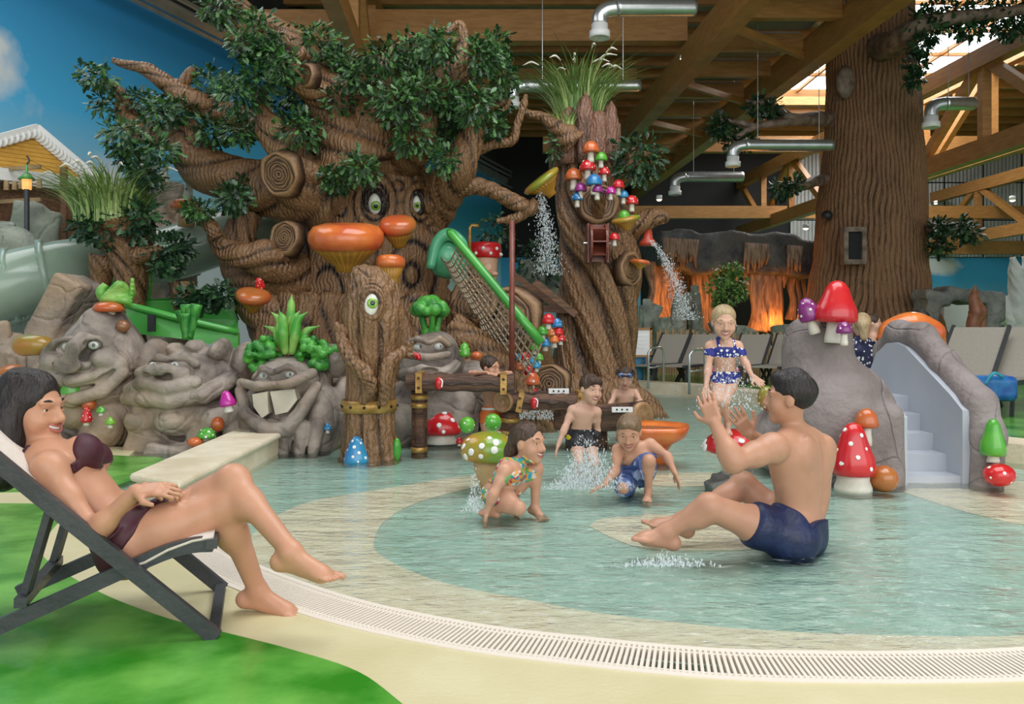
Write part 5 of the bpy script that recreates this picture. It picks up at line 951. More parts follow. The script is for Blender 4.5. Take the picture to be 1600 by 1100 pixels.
for j in range(11): MB().tube([net(i / 20, j / 10) for i in range(21)], .009, 6).build('rope', M['rope'], rb, True)
q = thing('bridge_tunnel', 'rounded green tunnel mouth at the top of the rope bridge', 'tunnel', P(700, 400, 8.5)); MB().tube([P(672, 420, 8.6), P(682, 380, 8.6), P(700, 366, 8.6), P(720, 378, 8.6), P(726, 400, 8.6)], [.05, .06, .07, .06, .05], 14, 6).build('arch', mat('mint_fibreglass', (.10, .42, .22), None, .25, coat=.3), q, True); MB().ell(P(700, 402, 8.8), (.24, .2, .24), 22, 14).build('mouth', bpy.data.materials['mint_fibreglass'], q, True)
t = thing('slim_post', 'slim dark red post in front of the rope bridge', 'post', P(800, 640, 7.5)); MB().tube([P(800, 640, 7.5), P(800, 345, 7.5)], .027, 14).build('pole', M['redwood'], t, True); MB().lathe([(.06, -.02), (.06, .02), (.02, .03)], P(800, 640, 7.5), 14).build('foot', M['redwood'], t, True)
t = thing('water_pipe', 'thin brass pipe pouring water behind the rope bridge', 'pipe', P(734, 400, 9.3)); MB().tube([P(734, 440, 9.3), P(734, 356, 9.3), P(737, 352, 9.3), P(748, 353, 9.3)], .02, 10).build('pipe', M['brass'], t, True)
for i, (a, b) in enumerate((((835, 440, 9.5), (900, 492, 9.5)), ((800, 428, 9.8), (880, 486, 9.8)), ((800, 478, 9.7), (900, 486, 9.7)))): tag(MB().bar(P(*a), P(*b), .06, .08).build('handrail_pole', M['wood_dark']), 'wooden rail %s left of the column tree' % ('leaning lowest', 'leaning highest', 'lying level')[i], 'rail')
boulder(845, 440, 12, 50, 40, 'mossy rock behind the falling water', 'rock_green', sd=9); b_ = thing('hanging_shrub', 'dark leafy shrub behind the falling water', 'shrub', P(845, 400, 12)); foliage(b_, P(845, 410, 11.7), (.4, .3, .35), 300, .1, 77, 'leaf_dark'); foliage(b_, P(775, 360, 11.7), (.3, .3, .25), 200, .1, 78, 'leaf_dark'); MB().tube([P(845, 520, 11.8), P(845, 410, 11.8)], .04, 8).build('stem', M['bark'], b_, True, 'h')
# ------------------------------------------------------------------ far deck: loungers, fence, cave, sculptures
M['fabric'] = mat('taupe_mesh_fabric', (.30, .27, .22), (.34, .31, .26), .7, 60); M['frame'] = mat('dark_aluminium', (.035, .037, .042), (.05, .052, .058), .42, 10); M['bamboo'] = mat('wood_stake', (.30, .19, .09), (.44, .30, .15), .6, 5)
def lounger(loc, rz, label, s=1.0):
    t = thing('sun_lounger', label, 'sun lounger', (0, 0, 0), 'taupe loungers on the far deck')
    MB().box((.45, 0, .34), (1.15, .6, .025)).build('seat', M['fabric'], t); bk = Matrix.Rotation(R(-48), 3, 'Y'); MB().box(Vector((1.02, 0, .34)) + bk @ Vector((.38, 0, 0)), (.78, .6, .025), bk).build('backrest', M['fabric'], t)
    for y in (-.31, .31): MB().bar((-.15, y, .34), (1.1, y, .34), .035, .05).build('side_rail', M['frame'], t); MB().bar((1.02, y, .34), Vector((1.02, y, .34)) + bk @ Vector((.8, 0, 0)), .035, .05).build('back_rail', M['frame'], t); MB().bar((0, y, .33), (-.05, y, 0), .035, .035).build('leg', M['frame'], t); MB().bar((.9, y, .33), (1.3, y, 0), .035, .035).build('leg', M['frame'], t); MB().bar((1.3, y, .33), (.9, y, 0), .035, .035).build('leg', M['frame'], t)
    t.location = loc; t.rotation_euler = (0, 0, rz); t.scale = (s, s, s); return t
l0 = None
for i, (px, d, lab) in enumerate(((1047, 13.3, 'lounger nearest the sign board'), (1097, 13.1, 'second lounger from the sign board'), (1180, 12.9, 'lounger just right of the standing girl'), (1240, 12.8, 'lounger left of the green balls'), (1505, 9.0, 'left lounger of the pair behind the slide'), (1590, 8.8, 'right lounger at the frame edge'))):
    p = P(px, 510, d); loc = (p.x - .55, d - .25, .07)
    if l0 is None: l0 = lounger((0, 0, 0), 0, lab); o = l0
    else: o = copy_tree(l0, lab, (0, 0, 0))
    o.location = loc; o.rotation_euler = (0, 0, R(52 if i < 4 else 40)); o['base'] = loc; o.scale = (.86,) * 3 if i < 4 else (1.0,) * 3
# bag
c = P(1545, 606, 8.2); t = thing('beach_bag', 'blue beach bag on the right lounger', 'bag', c); S = SDF(c - Vector((.35, .3, .25)), c + Vector((.35, .3, .25)), .015); S.box(c, (.24, .14, .13), .07, .02).ell(c + Vector((.08, 0, .06)), (.12, .1, .08), .03); S.noise(.01, 25, 2); S.mesh('body', mat('blue_nylon', (.01, .06, .28), (.02, .16, .40), .4, 9), t); MB().tube([c + Vector((-.12, -.13, .04)), c + Vector((-.05, -.16, .16)), c + Vector((.06, -.14, .12))], .014, 8, 5).build('strap', mat('teal_strap', (.03, .3, .42), None, .5), t, True)
def handrail(px, d, label):
    b = P(px, 510, d); b.z = .05; t = thing('handrail', label, 'handrail', b); MB().tube([b, b + Vector((0, 0, .55)), b + Vector((.06, 0, .62)), b + Vector((.25, .3, .62)), b + Vector((.3, .35, .55)), b + Vector((.3, .35, 0))], .018, 10, 1).build('rail', M['steel'], t, True); MB().tube([b + Vector((0, 0, .32)), b + Vector((.28, .33, .32))], .014, 8).build('rail', M['steel'], t, True)
handrail(1077, 11.2, 'chrome handrail left of the standing girl'); handrail(1013, 12.2, 'chrome handrail below the sign board')
c = P(1000, 535, 13.2); t = thing('sign_board', 'white notice board in orange wooden frame behind the column tree', 'sign', c); MB().box(c, (.34, .02, .42)).build('sheet', M['white'], t); [MB().box(c + Vector((x, -.01, z)), (w, .04, h)).build('frame', M['wood'], t) for x, z, w, h in ((-.18, 0, .035, .48), (.18, 0, .035, .48), (0, .225, .39, .035), (0, -.225, .39, .035))]; [MB().tube([c + Vector((x, .02, -.22)), c + Vector((x, .02, -.75))], .02, 8).build('leg', M['wood'], t) for x in (-.14, .14)]
for r_ in range(4): MB().box(c + Vector((0, -.013, .12 - r_ * .07)), (.22 - .05 * (r_ % 2), .004, .012)).build('line', M['steel'], t)
# picket fences
pk = None
def fence(x0, x1, y0, y1, d, n_, label):
    global pk
    a = P(x0, 510, d); b = P(x1, 510, d - .3); t = thing('picket_fence', label, 'fence', (a.x, a.y, .07))
    for i in range(n_):
        p = a.lerp(b, i / (n_ - 1)); h = (y1 - y0) / F * d * (.95 + .08 * math.sin(i * 2.3))
        if pk is None: o = MB().tube([(0, 0, 0), (0, 0, .5), (0, 0, 1)], [.035, .033, .03], 7).build('picket', M['bamboo'], t); pk = o.data
        else: o = bpy.data.objects.new('picket', pk); COL.objects.link(o); o.parent = t; o.matrix_parent_inverse = Matrix.Translation(-t.location)
        z0 = min(CH - (y1 - HZ) / F * d, .07) if d > 12 else CH - (y1 - HZ) / F * d; h += CH - (y1 - HZ) / F * d - z0; o.location = (p.x, p.y + .02 * math.sin(i * 1.7), z0); o.scale = (1, 1, h); o.rotation_euler = (0, R(1.5 * math.sin(i * 3.1)), 0)
    z = CH - ((y0 + y1) / 2 - HZ) / F * d
    for dz in (-.2, .22): MB().bar((a.x, a.y + .05, z + dz), (b.x, b.y + .05, z + dz), .03, .05).build('crossbar', M['bamboo'], t)
fence(1028, 1092, 515, 578, 15.5, 17, 'wooden picket fence left of the standing girl'); fence(1096, 1262, 520, 572, 14.8, 38, 'wooden picket fence between the standing girl and slide')
# cave
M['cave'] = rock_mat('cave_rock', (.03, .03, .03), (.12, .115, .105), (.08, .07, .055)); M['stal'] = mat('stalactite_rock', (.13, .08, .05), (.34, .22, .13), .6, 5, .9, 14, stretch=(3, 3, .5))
dC = 20.0; kC = dC / F
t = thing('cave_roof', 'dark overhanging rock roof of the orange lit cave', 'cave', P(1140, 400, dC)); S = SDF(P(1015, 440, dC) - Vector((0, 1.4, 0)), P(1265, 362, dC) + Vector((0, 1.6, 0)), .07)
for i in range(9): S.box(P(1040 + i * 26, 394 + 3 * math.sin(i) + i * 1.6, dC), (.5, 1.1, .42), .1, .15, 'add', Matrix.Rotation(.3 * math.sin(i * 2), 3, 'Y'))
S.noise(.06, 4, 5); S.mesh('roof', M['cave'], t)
dr = MB(); rs = np.random.RandomState(2)
for x0, x1 in ((1038, 1090), (1165, 1200), (1232, 1252)):
    for px in np.arange(x0, x1, 2.2): y = 372 + (px - 1038) * .06; L = 26 + rs.rand() * 22; dr.tube([P(px, y, dC - 1.25), P(px + rs.randn(), y + L * .6, dC - 1.3), P(px + rs.randn(), y + L, dC - 1.25)], [.05, .045, .012], 6)
stuff(dr.build('drips', M['stal'], t, True))
MB().box(P(1150, 470, dC + 3.2), (5.5, .2, 2.6)).build('back', M['dark'], t)
def column(px, y0, y1, d, r, label, sd):
    t = thing('rock_column', label, 'rock column', P(px, y1, d)); n_ = 9
    for i in range(3):
        q = [(px + (i - 1) * r * .8 + 2 * math.sin(j + sd + i), y0 + (y1 - y0) * j / n_) for j in range(n_ + 1)]; MB().tube([P(x, y, d + .1 * i) for x, y in q], [r * d / F * (.55 + .4 * abs(2 * j / n_ - 1) ** 1.5) for j in range(n_ + 1)], 30, 5, bark(7, .5, .22, sd + i)).build('shaft', M['stal'], t, True)
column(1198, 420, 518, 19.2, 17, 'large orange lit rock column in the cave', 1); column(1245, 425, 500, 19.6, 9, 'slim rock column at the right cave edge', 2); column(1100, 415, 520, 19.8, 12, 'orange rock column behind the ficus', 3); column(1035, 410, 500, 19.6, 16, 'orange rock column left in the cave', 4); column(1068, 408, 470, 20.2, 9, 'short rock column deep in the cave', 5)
for i, (px, y1) in enumerate(((1168, 465), (1152, 440), (1225, 450), (1120, 430))): q = thing('stalactite', 'hanging stalactite, %s under the cave roof' % ('longest', 'second from left', 'rightmost', 'leftmost')[i], 'stalactite', P(px, y1, 19.3)); MB().tube([P(px, 410, 19.3), P(px + 1, (410 + y1) / 2, 19.3), P(px, y1, 19.3)], [.16, .1, .015], 18, 5, bark(6, .5, .2, i)).build('cone', M['stal'], q, True)
def glow(px, py, d, w=30): l = bpy.data.lights.new('cave_lamp', 'POINT'); l.energy = w; l.color = (1, .32, .06); l.shadow_soft_size = .08; o = bpy.data.objects.new('cave_lamp', l); COL.objects.link(o); o.location = P(px, py, d)
glow(1222, 500, 18.9, 34); glow(1118, 470, 19.2, 22); glow(1050, 470, 19.0, 24); glow(1085, 420, 19.2, 10); glow(1180, 505, 18.7, 14)
for px, py, rx, rz, d, lab, sd in ((1060, 480, 18, 40, 17.5, 'tall mossy boulder left of the ficus', 1), (1088, 470, 14, 34, 17.8, 'upright mossy boulder beside the ficus', 2), (1015, 490, 20, 34, 17, 'mossy boulder behind the sign board', 3), (1040, 515, 24, 24, 16.5, 'low mossy boulder behind the fence', 4), (1160, 510, 26, 12, 16.5, 'flat mossy rock behind the fence centre', 5), (1240, 512, 34, 12, 16.5, 'long mossy rock behind the fence end', 6), (1120, 508, 14, 12, 16.4, 'small mossy rock behind the girl', 7), (1520, 540, 34, 24, 14, 'mossy rock ledge right of the orange shell', 8), (1585, 540, 40, 24, 13.5, 'mossy rock ledge at the right edge', 9), (1475, 540, 20, 20, 14.3, 'mossy rock beside the orange shell', 10), (960, 590, 12, 26, 12.8, 'grey rock at the foot of the column tree', 11)): boulder(px, py, d, rx, rz, lab, 'rock_green', sd=sd, ground=-.1)
t = thing('ficus_tree', 'light green ficus in front of the cave', 'tree', P(1137, 520, 16.8)); MB().tube([P(1137, 525, 16.8), P(1135, 480, 16.8), P(1137, 450, 16.8)], [.05, .04, .03], 10, 4).build('trunk', M['bark'], t, True, 'h')
for i, (px, py, r) in enumerate(((1130, 430, 18), (1150, 440, 18), (1118, 450, 15), (1140, 460, 18), (1158, 458, 10), (1125, 472, 12), (1148, 420, 10))): foliage(t, P(px, py, 16.8), (r * .0134, .25, r * .0134), 150, .10, 600 + i, 'leaf_ficus', shape=np.array([(0, 0), (.3, .16), (.6, .17), (1, 0)]))
# rock arch, brown figure and white coral form at the right
t = thing('rock_arch', 'grey stone arch in front of the painted far wall', 'rock arch', P(1490, 530, 16)); S = SDF(P(1430, 535, 16) - Vector((0, .5, 0)), P(1560, 440, 16) + Vector((0, .5, 0)), .04)
for px, py, rx, rz in ((1455, 465, .28, .12), (1490, 462, .28, .13), (1525, 465, .26, .14), (1445, 495, .16, .4), (1540, 500, .16, .4), (1545, 480, .18, .3)): S.box(P(px, py, 16), (rx, .3, rz), .05, .08, 'add', Matrix.Rotation(px * .7 % .3, 3, 'Y'))
S.noise(.03, 7, 3); S.mesh('arch', M['rock_grey'], t)
t = thing('brown_sculpture', 'slim rust brown pointed sculpture under the stone arch', 'sculpture', P(1525, 528, 15)); MB().tube([P(1518, 528, 15), P(1520, 505, 15), P(1527, 488, 15), P(1522, 468, 15), P(1524, 446, 15)], [.09, .11, .15, .09, .02], 20, 6, bark(5, 1, .15)).build('body', mat('rust_metal', (.22, .08, .04), (.36, .15, .08), .5, 8), t, True); MB().tube([P(1534, 528, 15), P(1534, 500, 15), P(1530, 485, 15)], [.06, .08, .06], 14, 4).build('leg', bpy.data.materials['rust_metal'], t, True)
t = thing('white_coral', 'white branching rock spires against the painted sky', 'sculpture', P(1590, 520, 18)); M['coral'] = mat('white_plaster', (.62, .64, .64), (.74, .75, .74), .7, 4, .6, 14)
for pts in ([(1596, 530, 20), (1594, 470, 16), (1588, 430, 11), (1582, 402, 4)], [(1590, 520, 12), (1574, 490, 8), (1570, 462, 3)], [(1612, 530, 18), (1610, 460, 14), (1604, 400, 6)]): limb(t, 'spire', pts, 18, 5, 1, .2, 1., 24, 'coral')
tag(MB().box(P(1505, 492, 17.5), (.9, .1, .5)).build('doorway_panel', M['white']), 'pale doorway panel seen through the stone arch', 'panel')
# house gable on the left
M['yellow'] = mat('yellow_board', (.56, .28, .03), (.64, .34, .05), .55, 6); hd = 11.0
t = thing('chalet_gable', 'yellow boarded chalet gable with white scalloped trim', 'house', P(40, 420, hd))
A, B_, C_ = P(-90, 252, hd - 1.2), P(62, 208, hd), P(150, 282, hd + .5); n_ = 10
for i in range(n_):
    u0, u1 = i / n_, (i + .92) / n_; l0_, l1_ = A.lerp(B_, u0), A.lerp(B_, u1); r0, r1 = C_.lerp(B_, u0), C_.lerp(B_, u1); MB().extrude([l0_, r0, r1, l1_], (0, .05, 0)).build('board', M['yellow'], t)
for a, b in ((A, B_), (B_, C_)):
    up = Vector((0, 0, .06)); MB().bar(a + up + Vector((0, -.08, 0)), b + up + Vector((0, -.08, 0)), .1, .09).build('bargeboard', M['white'], t); m_ = 16
    for j in range(m_): MB().lathe([(.07, -.012), (.07, .012), (.03, .014)], a.lerp(b, (j + .5) / m_) + Vector((0, -.12, -.02)), 14, axis_rot((0, 1, 0))).build('scallop', M['white'], t)
MB().bar(A + Vector((0, -.08, -.08)), C_ + Vector((0, -.08, -.08)), .1, .16).build('fascia', M['white'], t); MB().extrude([A + Vector((0, .3, -.15)), C_ + Vector((0, .3, -.15)), C_ + Vector((0, .3, -1.6)), A + Vector((0, .3, -1.6))], (0, .1, 0)).build('back_wall', M['wood_dark'], t)
for px in (5, 100): MB().tube([P(px, 262, 10.7), P(px, 420, 10.7)], .05, 10).build('pillar', M['wood_dark'], t)
c = P(42, 283, 9.6); t = thing('lantern', 'small green lantern glowing beside the chalet', 'lantern', c); MB().lathe([(.05, -.1), (.055, .02), (.02, .03)], c, 10).build('glass', mat('lantern_glow', (1, .45, .12), None, .4, emit=.8), t); MB().lathe([(.1, .02), (.06, .06), (.015, .1), (.012, .2)], c, 12).build('cap', M['flume'], t, True); MB().tube([c + Vector((0, 0, .2)), c + Vector((.03, 0, .25)), c + Vector((0, 0, .3))], .01, 6, 4).build('hook', M['frame'], t); MB().tube([c + Vector((0, 0, -.1)), c + Vector((0, 0, -.6))], .03, 8).build('stake', M['frame'], t)
fence(-40, 60, 285, 300, 10.5, 9, 'thin brown stakes under the chalet eave')
# ------------------------------------------------------------------ falling and splashing water
M['drop'] = mat('water_drop', (.80, .86, .88), None, .08, spec=.8); DM = M['drop']; _n, _l = nodes(DM); _t = _n.new('ShaderNodeBsdfTransparent'); _x = _n.new('ShaderNodeMixShader'); _x.inputs[0].default_value = .45; _l.new(_t.outputs[0], _x.inputs[1]); _l.new(_n['Principled BSDF'].outputs[0], _x.inputs[2]); _l.new(_x.outputs[0], _n['Material Output'].inputs[0])
def drops(name, label, gen, n_, r, sd):
    rs = np.random.RandomState(sd); mb = MB()
    for i in range(n_): p, s = gen(rs); mb.ell(p, (r * s, r * s, r * s * (1 + 1.5 * rs.rand())), 5, 3)
    o = stuff(mb.build(name, M['drop'], None, True)); return tag(o, label, 'water', None, 'stuff')
def fall(px0, py0, px1, py1, d, w):
    def g(rs): u = rs.rand() ** .8; return P(px0 + (px1 - px0) * u ** .6 + rs.randn() * w * (.25 + u * .75), py0 + (py1 - py0) * u, d + rs.randn() * .08), .5 + rs.rand()
    return g
drops('falling_water', 'sheet of water drops falling left of the column tree', fall(842, 300, 858, 430, 9.0, 12), 1500, .0042, 1); drops('falling_water', 'arc of water drops falling from the right spout', fall(1012, 375, 1075, 500, 9.4, 10), 1300, .0042, 2)
def splash(px, py, d, w, h):
    def g(rs): a = rs.randn(); return P(px + a * w, py - abs(rs.randn()) * h * math.exp(-a * a * .3), d + rs.randn() * .12), .3 + rs.rand() ** 2 * 1.2
    return g
drops('splash', 'burst of spray in front of the boy in blue shorts', splash(918, 765, 4.75, 26, 34), 4200, .0034, 3); drops('splash', 'small spray behind the crouching girl', splash(742, 800, 4.3, 8, 26), 700, .003, 4); drops('splash', 'foaming water patch in front of the seated man', splash(1040, 885, 3.45, 34, 8), 1500, .003, 5); drops('splash', 'spray around the standing girl legs', splash(1140, 640, 4.8, 24, 50), 900, .003, 6); drops('splash', 'white ripple spray under the wooden troughs', splash(860, 655, 7.6, 60, 10), 1200, .005, 7)
# ------------------------------------------------------------------ people
def skin_mat(n, c): return mat(n, tuple(x * .9 for x in c), c, .42, 9, .05, 120, sss=.12, spec=.4)
SK = dict(woman=skin_mat('skin_tan', (.56, .285, .175)), man=skin_mat('skin_warm', (.53, .275, .175)), kid=skin_mat('skin_light', (.64, .38, .27)), kid2=skin_mat('skin_light_tan', (.58, .31, .20)))
HR = dict(black=mat('black_hair', (.008, .005, .0045), (.020, .013, .011), .5, 12, .6, 60, stretch=(1, 1, .25)), brown=mat('brown_hair', (.035, .018, .01), (.085, .045, .025), .4, 12, .8, 60, stretch=(1, 1, .25)), blond=mat('blond_hair', (.32, .22, .11), (.48, .36, .20), .45, 12, .8, 60, stretch=(1, 1, .25)), lightbrown=mat('light_brown_hair', (.16, .10, .055), (.27, .18, .10), .45, 12, .8, 60, stretch=(1, 1, .25)))
M['lip'] = mat('lips', (.45, .13, .11), None, .35); M['teeth'] = mat('teeth', (.82, .80, .74), None, .25); M['iris_brown'] = mat('brown_iris', (.06, .03, .015), None, .15); M['mouth'] = mat('mouth_inside', (.16, .03, .03), None, .5); M['nail'] = mat('nail', (.62, .36, .30), None, .25)
def patterned(name, cols, scale, rough=.55):
    m = bpy.data.materials.new(name); m.use_nodes = True; n, l = nodes(m); b = n['Principled BSDF']; b.inputs['Roughness'].default_value = rough
    tc = n.new('ShaderNodeTexCoord'); v = n.new('ShaderNodeTexVoronoi'); v.inputs['Scale'].default_value = scale; l.new(tc.outputs['Object'], v.inputs['Vector'])
    if len(cols) == 2:
        rp = n.new('ShaderNodeValToRGB'); rp.color_ramp.interpolation = 'CONSTANT'; rp.color_ramp.elements[0].color = (*cols[1], 1); rp.color_ramp.elements[1].position = .32; rp.color_ramp.elements[1].color = (*cols[0], 1); l.new(v.outputs['Distance'], rp.inputs[0])
    else:
        s = n.new('ShaderNodeSeparateColor'); l.new(v.outputs['Color'], s.inputs[0]); rp = n.new('ShaderNodeValToRGB'); rp.color_ramp.interpolation = 'CONSTANT'; e = rp.color_ramp.elements; e[0].color = (*cols[0], 1); e[1].color = (*cols[1], 1); e[1].position = 1 / len(cols)
        for i, c in enumerate(cols[2:]): x = e.new((i + 2) / len(cols)); x.color = (*c, 1)
        l.new(s.outputs[0], rp.inputs[0])
    l.new(rp.outputs[0], b.inputs['Base Color']); return m
def frame3(x, y, z): m = Matrix((x, y, z)); m.transpose(); return m
def person(label, J, s, hh, skin, hair=None, face=(0, -1, 0), up=(0, 0, 1), h=.0075, bust=0, wide=1.0, smile=True, hands=None, feet=True, cloth=(), legs=True, beard=None, curl=.5, feats=True, arm=1.0, leg=1.0, grp=None):
    V_ = {k: P(*v) for k, v in J.items()}; pts = np.array([list(v) for v in V_.values()]); lo = pts.min(0) - .21 * max(s, .75) - .03; hi = pts.max(0) + .21 * max(s, .75) + .03
    S = SDF(lo, hi, h); root = thing('person', label, 'person', (V_['pelvis'].x, V_['pelvis'].y, lo[2] + .2), grp)
    lat = (V_['shL'] - V_['shR']).normalized(); sp = (V_['neck'] - V_['pelvis']).normalized(); fw = lat.cross(sp).normalized(); lat2 = sp.cross(fw).normalized(); T = frame3(lat2, fw, sp)
    hl = (V_['hipL'] - V_['hipR']).normalized() if legs else lat2; pf = hl.cross(sp).normalized(); TP = frame3(hl, pf, pf.cross(hl) * -1 if False else hl.cross(pf) * 1.0)
    sw = (V_['shL'] - V_['shR']).length / 2; ch_, pe = V_['chest'], V_['pelvis']; wa = V_.get('waist', ch_.lerp(pe, .55))
    k = .05 * s
    S.ell(ch_.lerp(V_['neck'], .28), (sw * .92 * wide, .088 * s, .12 * s), k, 'add', T); S.ell(ch_, (sw * .84 * wide, .10 * s, .15 * s), k, 'add', T); S.ell(ch_.lerp(wa, .5), (sw * .76 * wide, .092 * s, .13 * s), k, 'add', T); S.ell(wa, (sw * .70 * wide, .086 * s, .12 * s), k, 'add', T); S.ell(wa.lerp(pe, .6), (.128 * s * wide, .095 * s, .1 * s), k, 'add', T); S.ell(pe, (.145 * s * wide, .105 * s, .095 * s), k, 'add', T)
    S.cap(V_['neck'] - sp * .03 * s, V_['head'] - Vector(up) * .22 * hh, .054 * s, .047 * s, .03 * s); S.cap(V_['shL'], V_['neck'], .045 * s, .045 * s, .04 * s); S.cap(V_['shR'], V_['neck'], .045 * s, .045 * s, .04 * s)
    # back furrow and shoulder blades, collar
    S.cap(ch_ - fw * .108 * s + sp * .1 * s, wa - fw * .095 * s, .012 * s, .012 * s, .03 * s, 'sub')
    for d_ in (-1, 1): S.ell(ch_ + lat2 * d_ * sw * .45 - fw * .075 * s + sp * .05 * s, (.05 * s, .025 * s, .07 * s), .03 * s, 'add', T)
    if bust:
        for d_ in (-1, 1): S.ell(ch_ + lat2 * d_ * sw * .45 + fw * .085 * s + sp * .0 * s, (.062 * bust, .062 * bust, .06 * bust), .025, 'add', T)
    else:
        for d_ in (-1, 1): S.ell(ch_ + lat2 * d_ * sw * .42 + fw * .07 * s + sp * .05 * s, (.07 * s, .03 * s, .05 * s), .03 * s, 'add', T)
    for sd in 'LR':
        a, b, c, tip = V_['sh' + sd], V_['el' + sd], V_['wr' + sd], V_['ha' + sd]; d1 = (b - a).normalized(); d2 = (c - b).normalized()
        S.ell(a + d1 * .01, .056 * s * arm, .035 * s); S.cap(a, b, .049 * s * arm, .037 * s * arm, .03 * s); S.ell(a.lerp(b, .45), .046 * s * arm, .03 * s); S.ell(b, .037 * s * arm, .02 * s); S.cap(b, c, .038 * s * arm, .026 * s, .02 * s); S.ell(b.lerp(c, .25), .041 * s * arm, .03 * s)
        # hand: palm, four fingers, thumb
        hd = (tip - c).normalized(); pn = Vector((hands or {}).get(sd, (0, 0, -1))); pn = (pn - hd * pn.dot(hd)).normalized(); sx = hd.cross(pn) * (1 if sd == 'R' else -1); hs = s * 1.0 if s > .9 else s * 1.12
        pal = .085 * hs; kn = c + hd * pal; S.box(c + hd * pal * .55, (.036 * hs, .013 * hs, pal * .5), .012 * hs, .014 * hs, 'add', frame3(sx, pn, hd))
        for i in range(4):
            o_ = sx * (-.03 + .02 * i) * hs; L = (.062, .072, .068, .052)[i] * hs; fd = (hd + sx * (-.09 + .06 * i)).normalized(); p0 = kn + o_ - hd * .012 * hs; p1 = p0 + (fd + pn * curl * .35).normalized() * L * .55; p2 = p1 + (fd + pn * curl * 1.0).normalized() * L * .5
            r_ = max(.0085 * hs, h * .95); S.cap(p0, p1, r_ * 1.05, r_, .004); S.cap(p1, p2, r_, r_ * .82, .003)
        tb = c + hd * pal * .25 - sx * .028 * hs; t1 = tb + (hd * .6 - sx * .75 + pn * .2).normalized() * .042 * hs; t2 = t1 + (hd * .9 - sx * .3 + pn * .2).normalized() * .034 * hs; r_ = max(.0105 * hs, h); S.cap(tb, t1, r_ * 1.25, r_, .008); S.cap(t1, t2, r_, r_ * .8, .004)
        if legs:
            a, b, c = V_['hip' + sd], V_['kn' + sd], V_['an' + sd]; S.cap(a, b, .083 * s * leg, .056 * s * leg, .05 * s); S.ell(a.lerp(b, .35), .082 * s * leg, .04 * s); S.ell(b, .054 * s * leg, .02 * s); S.cap(b, c, .050 * s * leg, .033 * s, .03 * s)
            kd = (c - b).normalized(); bk = ((a - b).normalized() + (c - b).normalized() * .6); bk = (bk - kd * bk.dot(kd)); bk = bk.normalized() if bk.length > .01 else -fw; S.ell(b.lerp(c, .3) + bk * .018 * s, (.05 * s * leg,) * 3, .04 * s); S.ell(pe.lerp(a, .7) - pf * .045 * s - sp * .02 * s, .088 * s, .05 * s)
            if feet:
                tp = V_['to' + sd]; fd = (tp - c).normalized(); fl_ = (tp - c).length; dn = Vector((0, 0, -1)) if abs(fd.z) < .75 else fw * -1; dn = (dn - fd * dn.dot(fd)).normalized(); sx = fd.cross(dn) * (1 if sd == 'R' else -1); heel = c + dn * .045 * s - fd * .035 * s
                S.ell(heel, .033 * s, .02 * s); S.ell(c, .036 * s, .02 * s); S.cap(c + dn * .01 * s, c + fd * fl_ * .62 + dn * .04 * s, .034 * s, .026 * s, .02 * s); S.cap(heel, c + fd * fl_ * .66 + dn * .048 * s, .026 * s, .03 * s, .02 * s); S.ell(c + fd * fl_ * .66 + dn * .046 * s, (.042 * s, .045 * s, .022 * s), .015 * s, 'add', frame3(sx, fd, dn))
                for i in range(5): p0 = c + fd * fl_ * .78 + dn * .048 * s + sx * (-.036 + (0, .022, .040, .056, .071)[i]) * s; S.cap(p0 - fd * .02 * s, p0 + fd * (.042 - .006 * i) * s, (.0125, .0088, .0086, .0084, .008)[i] * s, (.0115, .0084, .0082, .008, .0076)[i] * s, .002)
    # head
    hc = V_['head']; f_ = Vector(face).normalized(); u_ = Vector(up); u_ = (u_ - f_ * u_.dot(f_)).normalized(); r_ = f_.cross(u_) * -1; HT = frame3(r_, f_, u_)
    def H(x, y, z): return hc + (r_ * x + f_ * y + u_ * z) * hh
    def he(x, y, z, rx, ry, rz, kk=.04, op='add'): S.ell(H(x, y, z), (rx * hh, ry * hh, rz * hh), kk * hh, op, HT)
    he(0, -.06, .14, .335, .41, .35); he(0, .06, -.08, .29, .33, .36, .1); he(0, .12, -.25, .23, .25, .22, .1); S.ell(H(0, .26, -.42), (.12 * hh, .1 * hh, .085 * hh), .08 * hh, 'add', HT)
    for d_ in (-1, 1):
        he(d_ * .2, .19, -.16, .11, .12, .13, .08); he(d_ * .335, -.04, -.04, .035, .085, .12, .03); he(d_ * .15, .405, .015, .085, .075, .055, .05, 'sub'); S.cap(H(d_ * .05, .37, .1), H(d_ * .24, .31, .11), .035 * hh, .03 * hh, .06 * hh)
        S.cap(H(d_ * .09, .345, .045), H(d_ * .21, .32, .045), .022 * hh, .022 * hh, .02 * hh); S.cap(H(d_ * .09, .345, -.03), H(d_ * .21, .315, -.03), .02 * hh, .02 * hh, .02 * hh); S.ell(H(d_ * .05, .40, -.16), (.035 * hh,) * 3, .03 * hh)
    S.cap(H(0, .36, .06), H(0, .445, -.13), .038 * hh, .05 * hh, .04 * hh); S.ell(H(0, .445, -.14), .05 * hh, .03 * hh)
    sm = [(-.15, .325, -.205), (-.10, .375, -.245), (-.05, .40, -.268), (0, .41, -.275), (.05, .40, -.268), (.10, .375, -.245), (.15, .325, -.205)]
    if smile: [S.cap(H(*a), H(*b), (.022 if abs(a[0]) > .12 else .038) * hh, (.022 if abs(b[0]) > .12 else .038) * hh, .02 * hh, 'sub') for a, b in zip(sm, sm[1:])]; [S.ell(H(d_ * .19, .255, -.16), (.08 * hh,) * 3, .06 * hh) for d_ in (-1, 1)]
    else: S.cap(H(-.1, .385, -.27), H(.1, .385, -.27), .012 * hh, .012 * hh, .02 * hh, 'sub')
    body = S.mesh('body', skin, root)
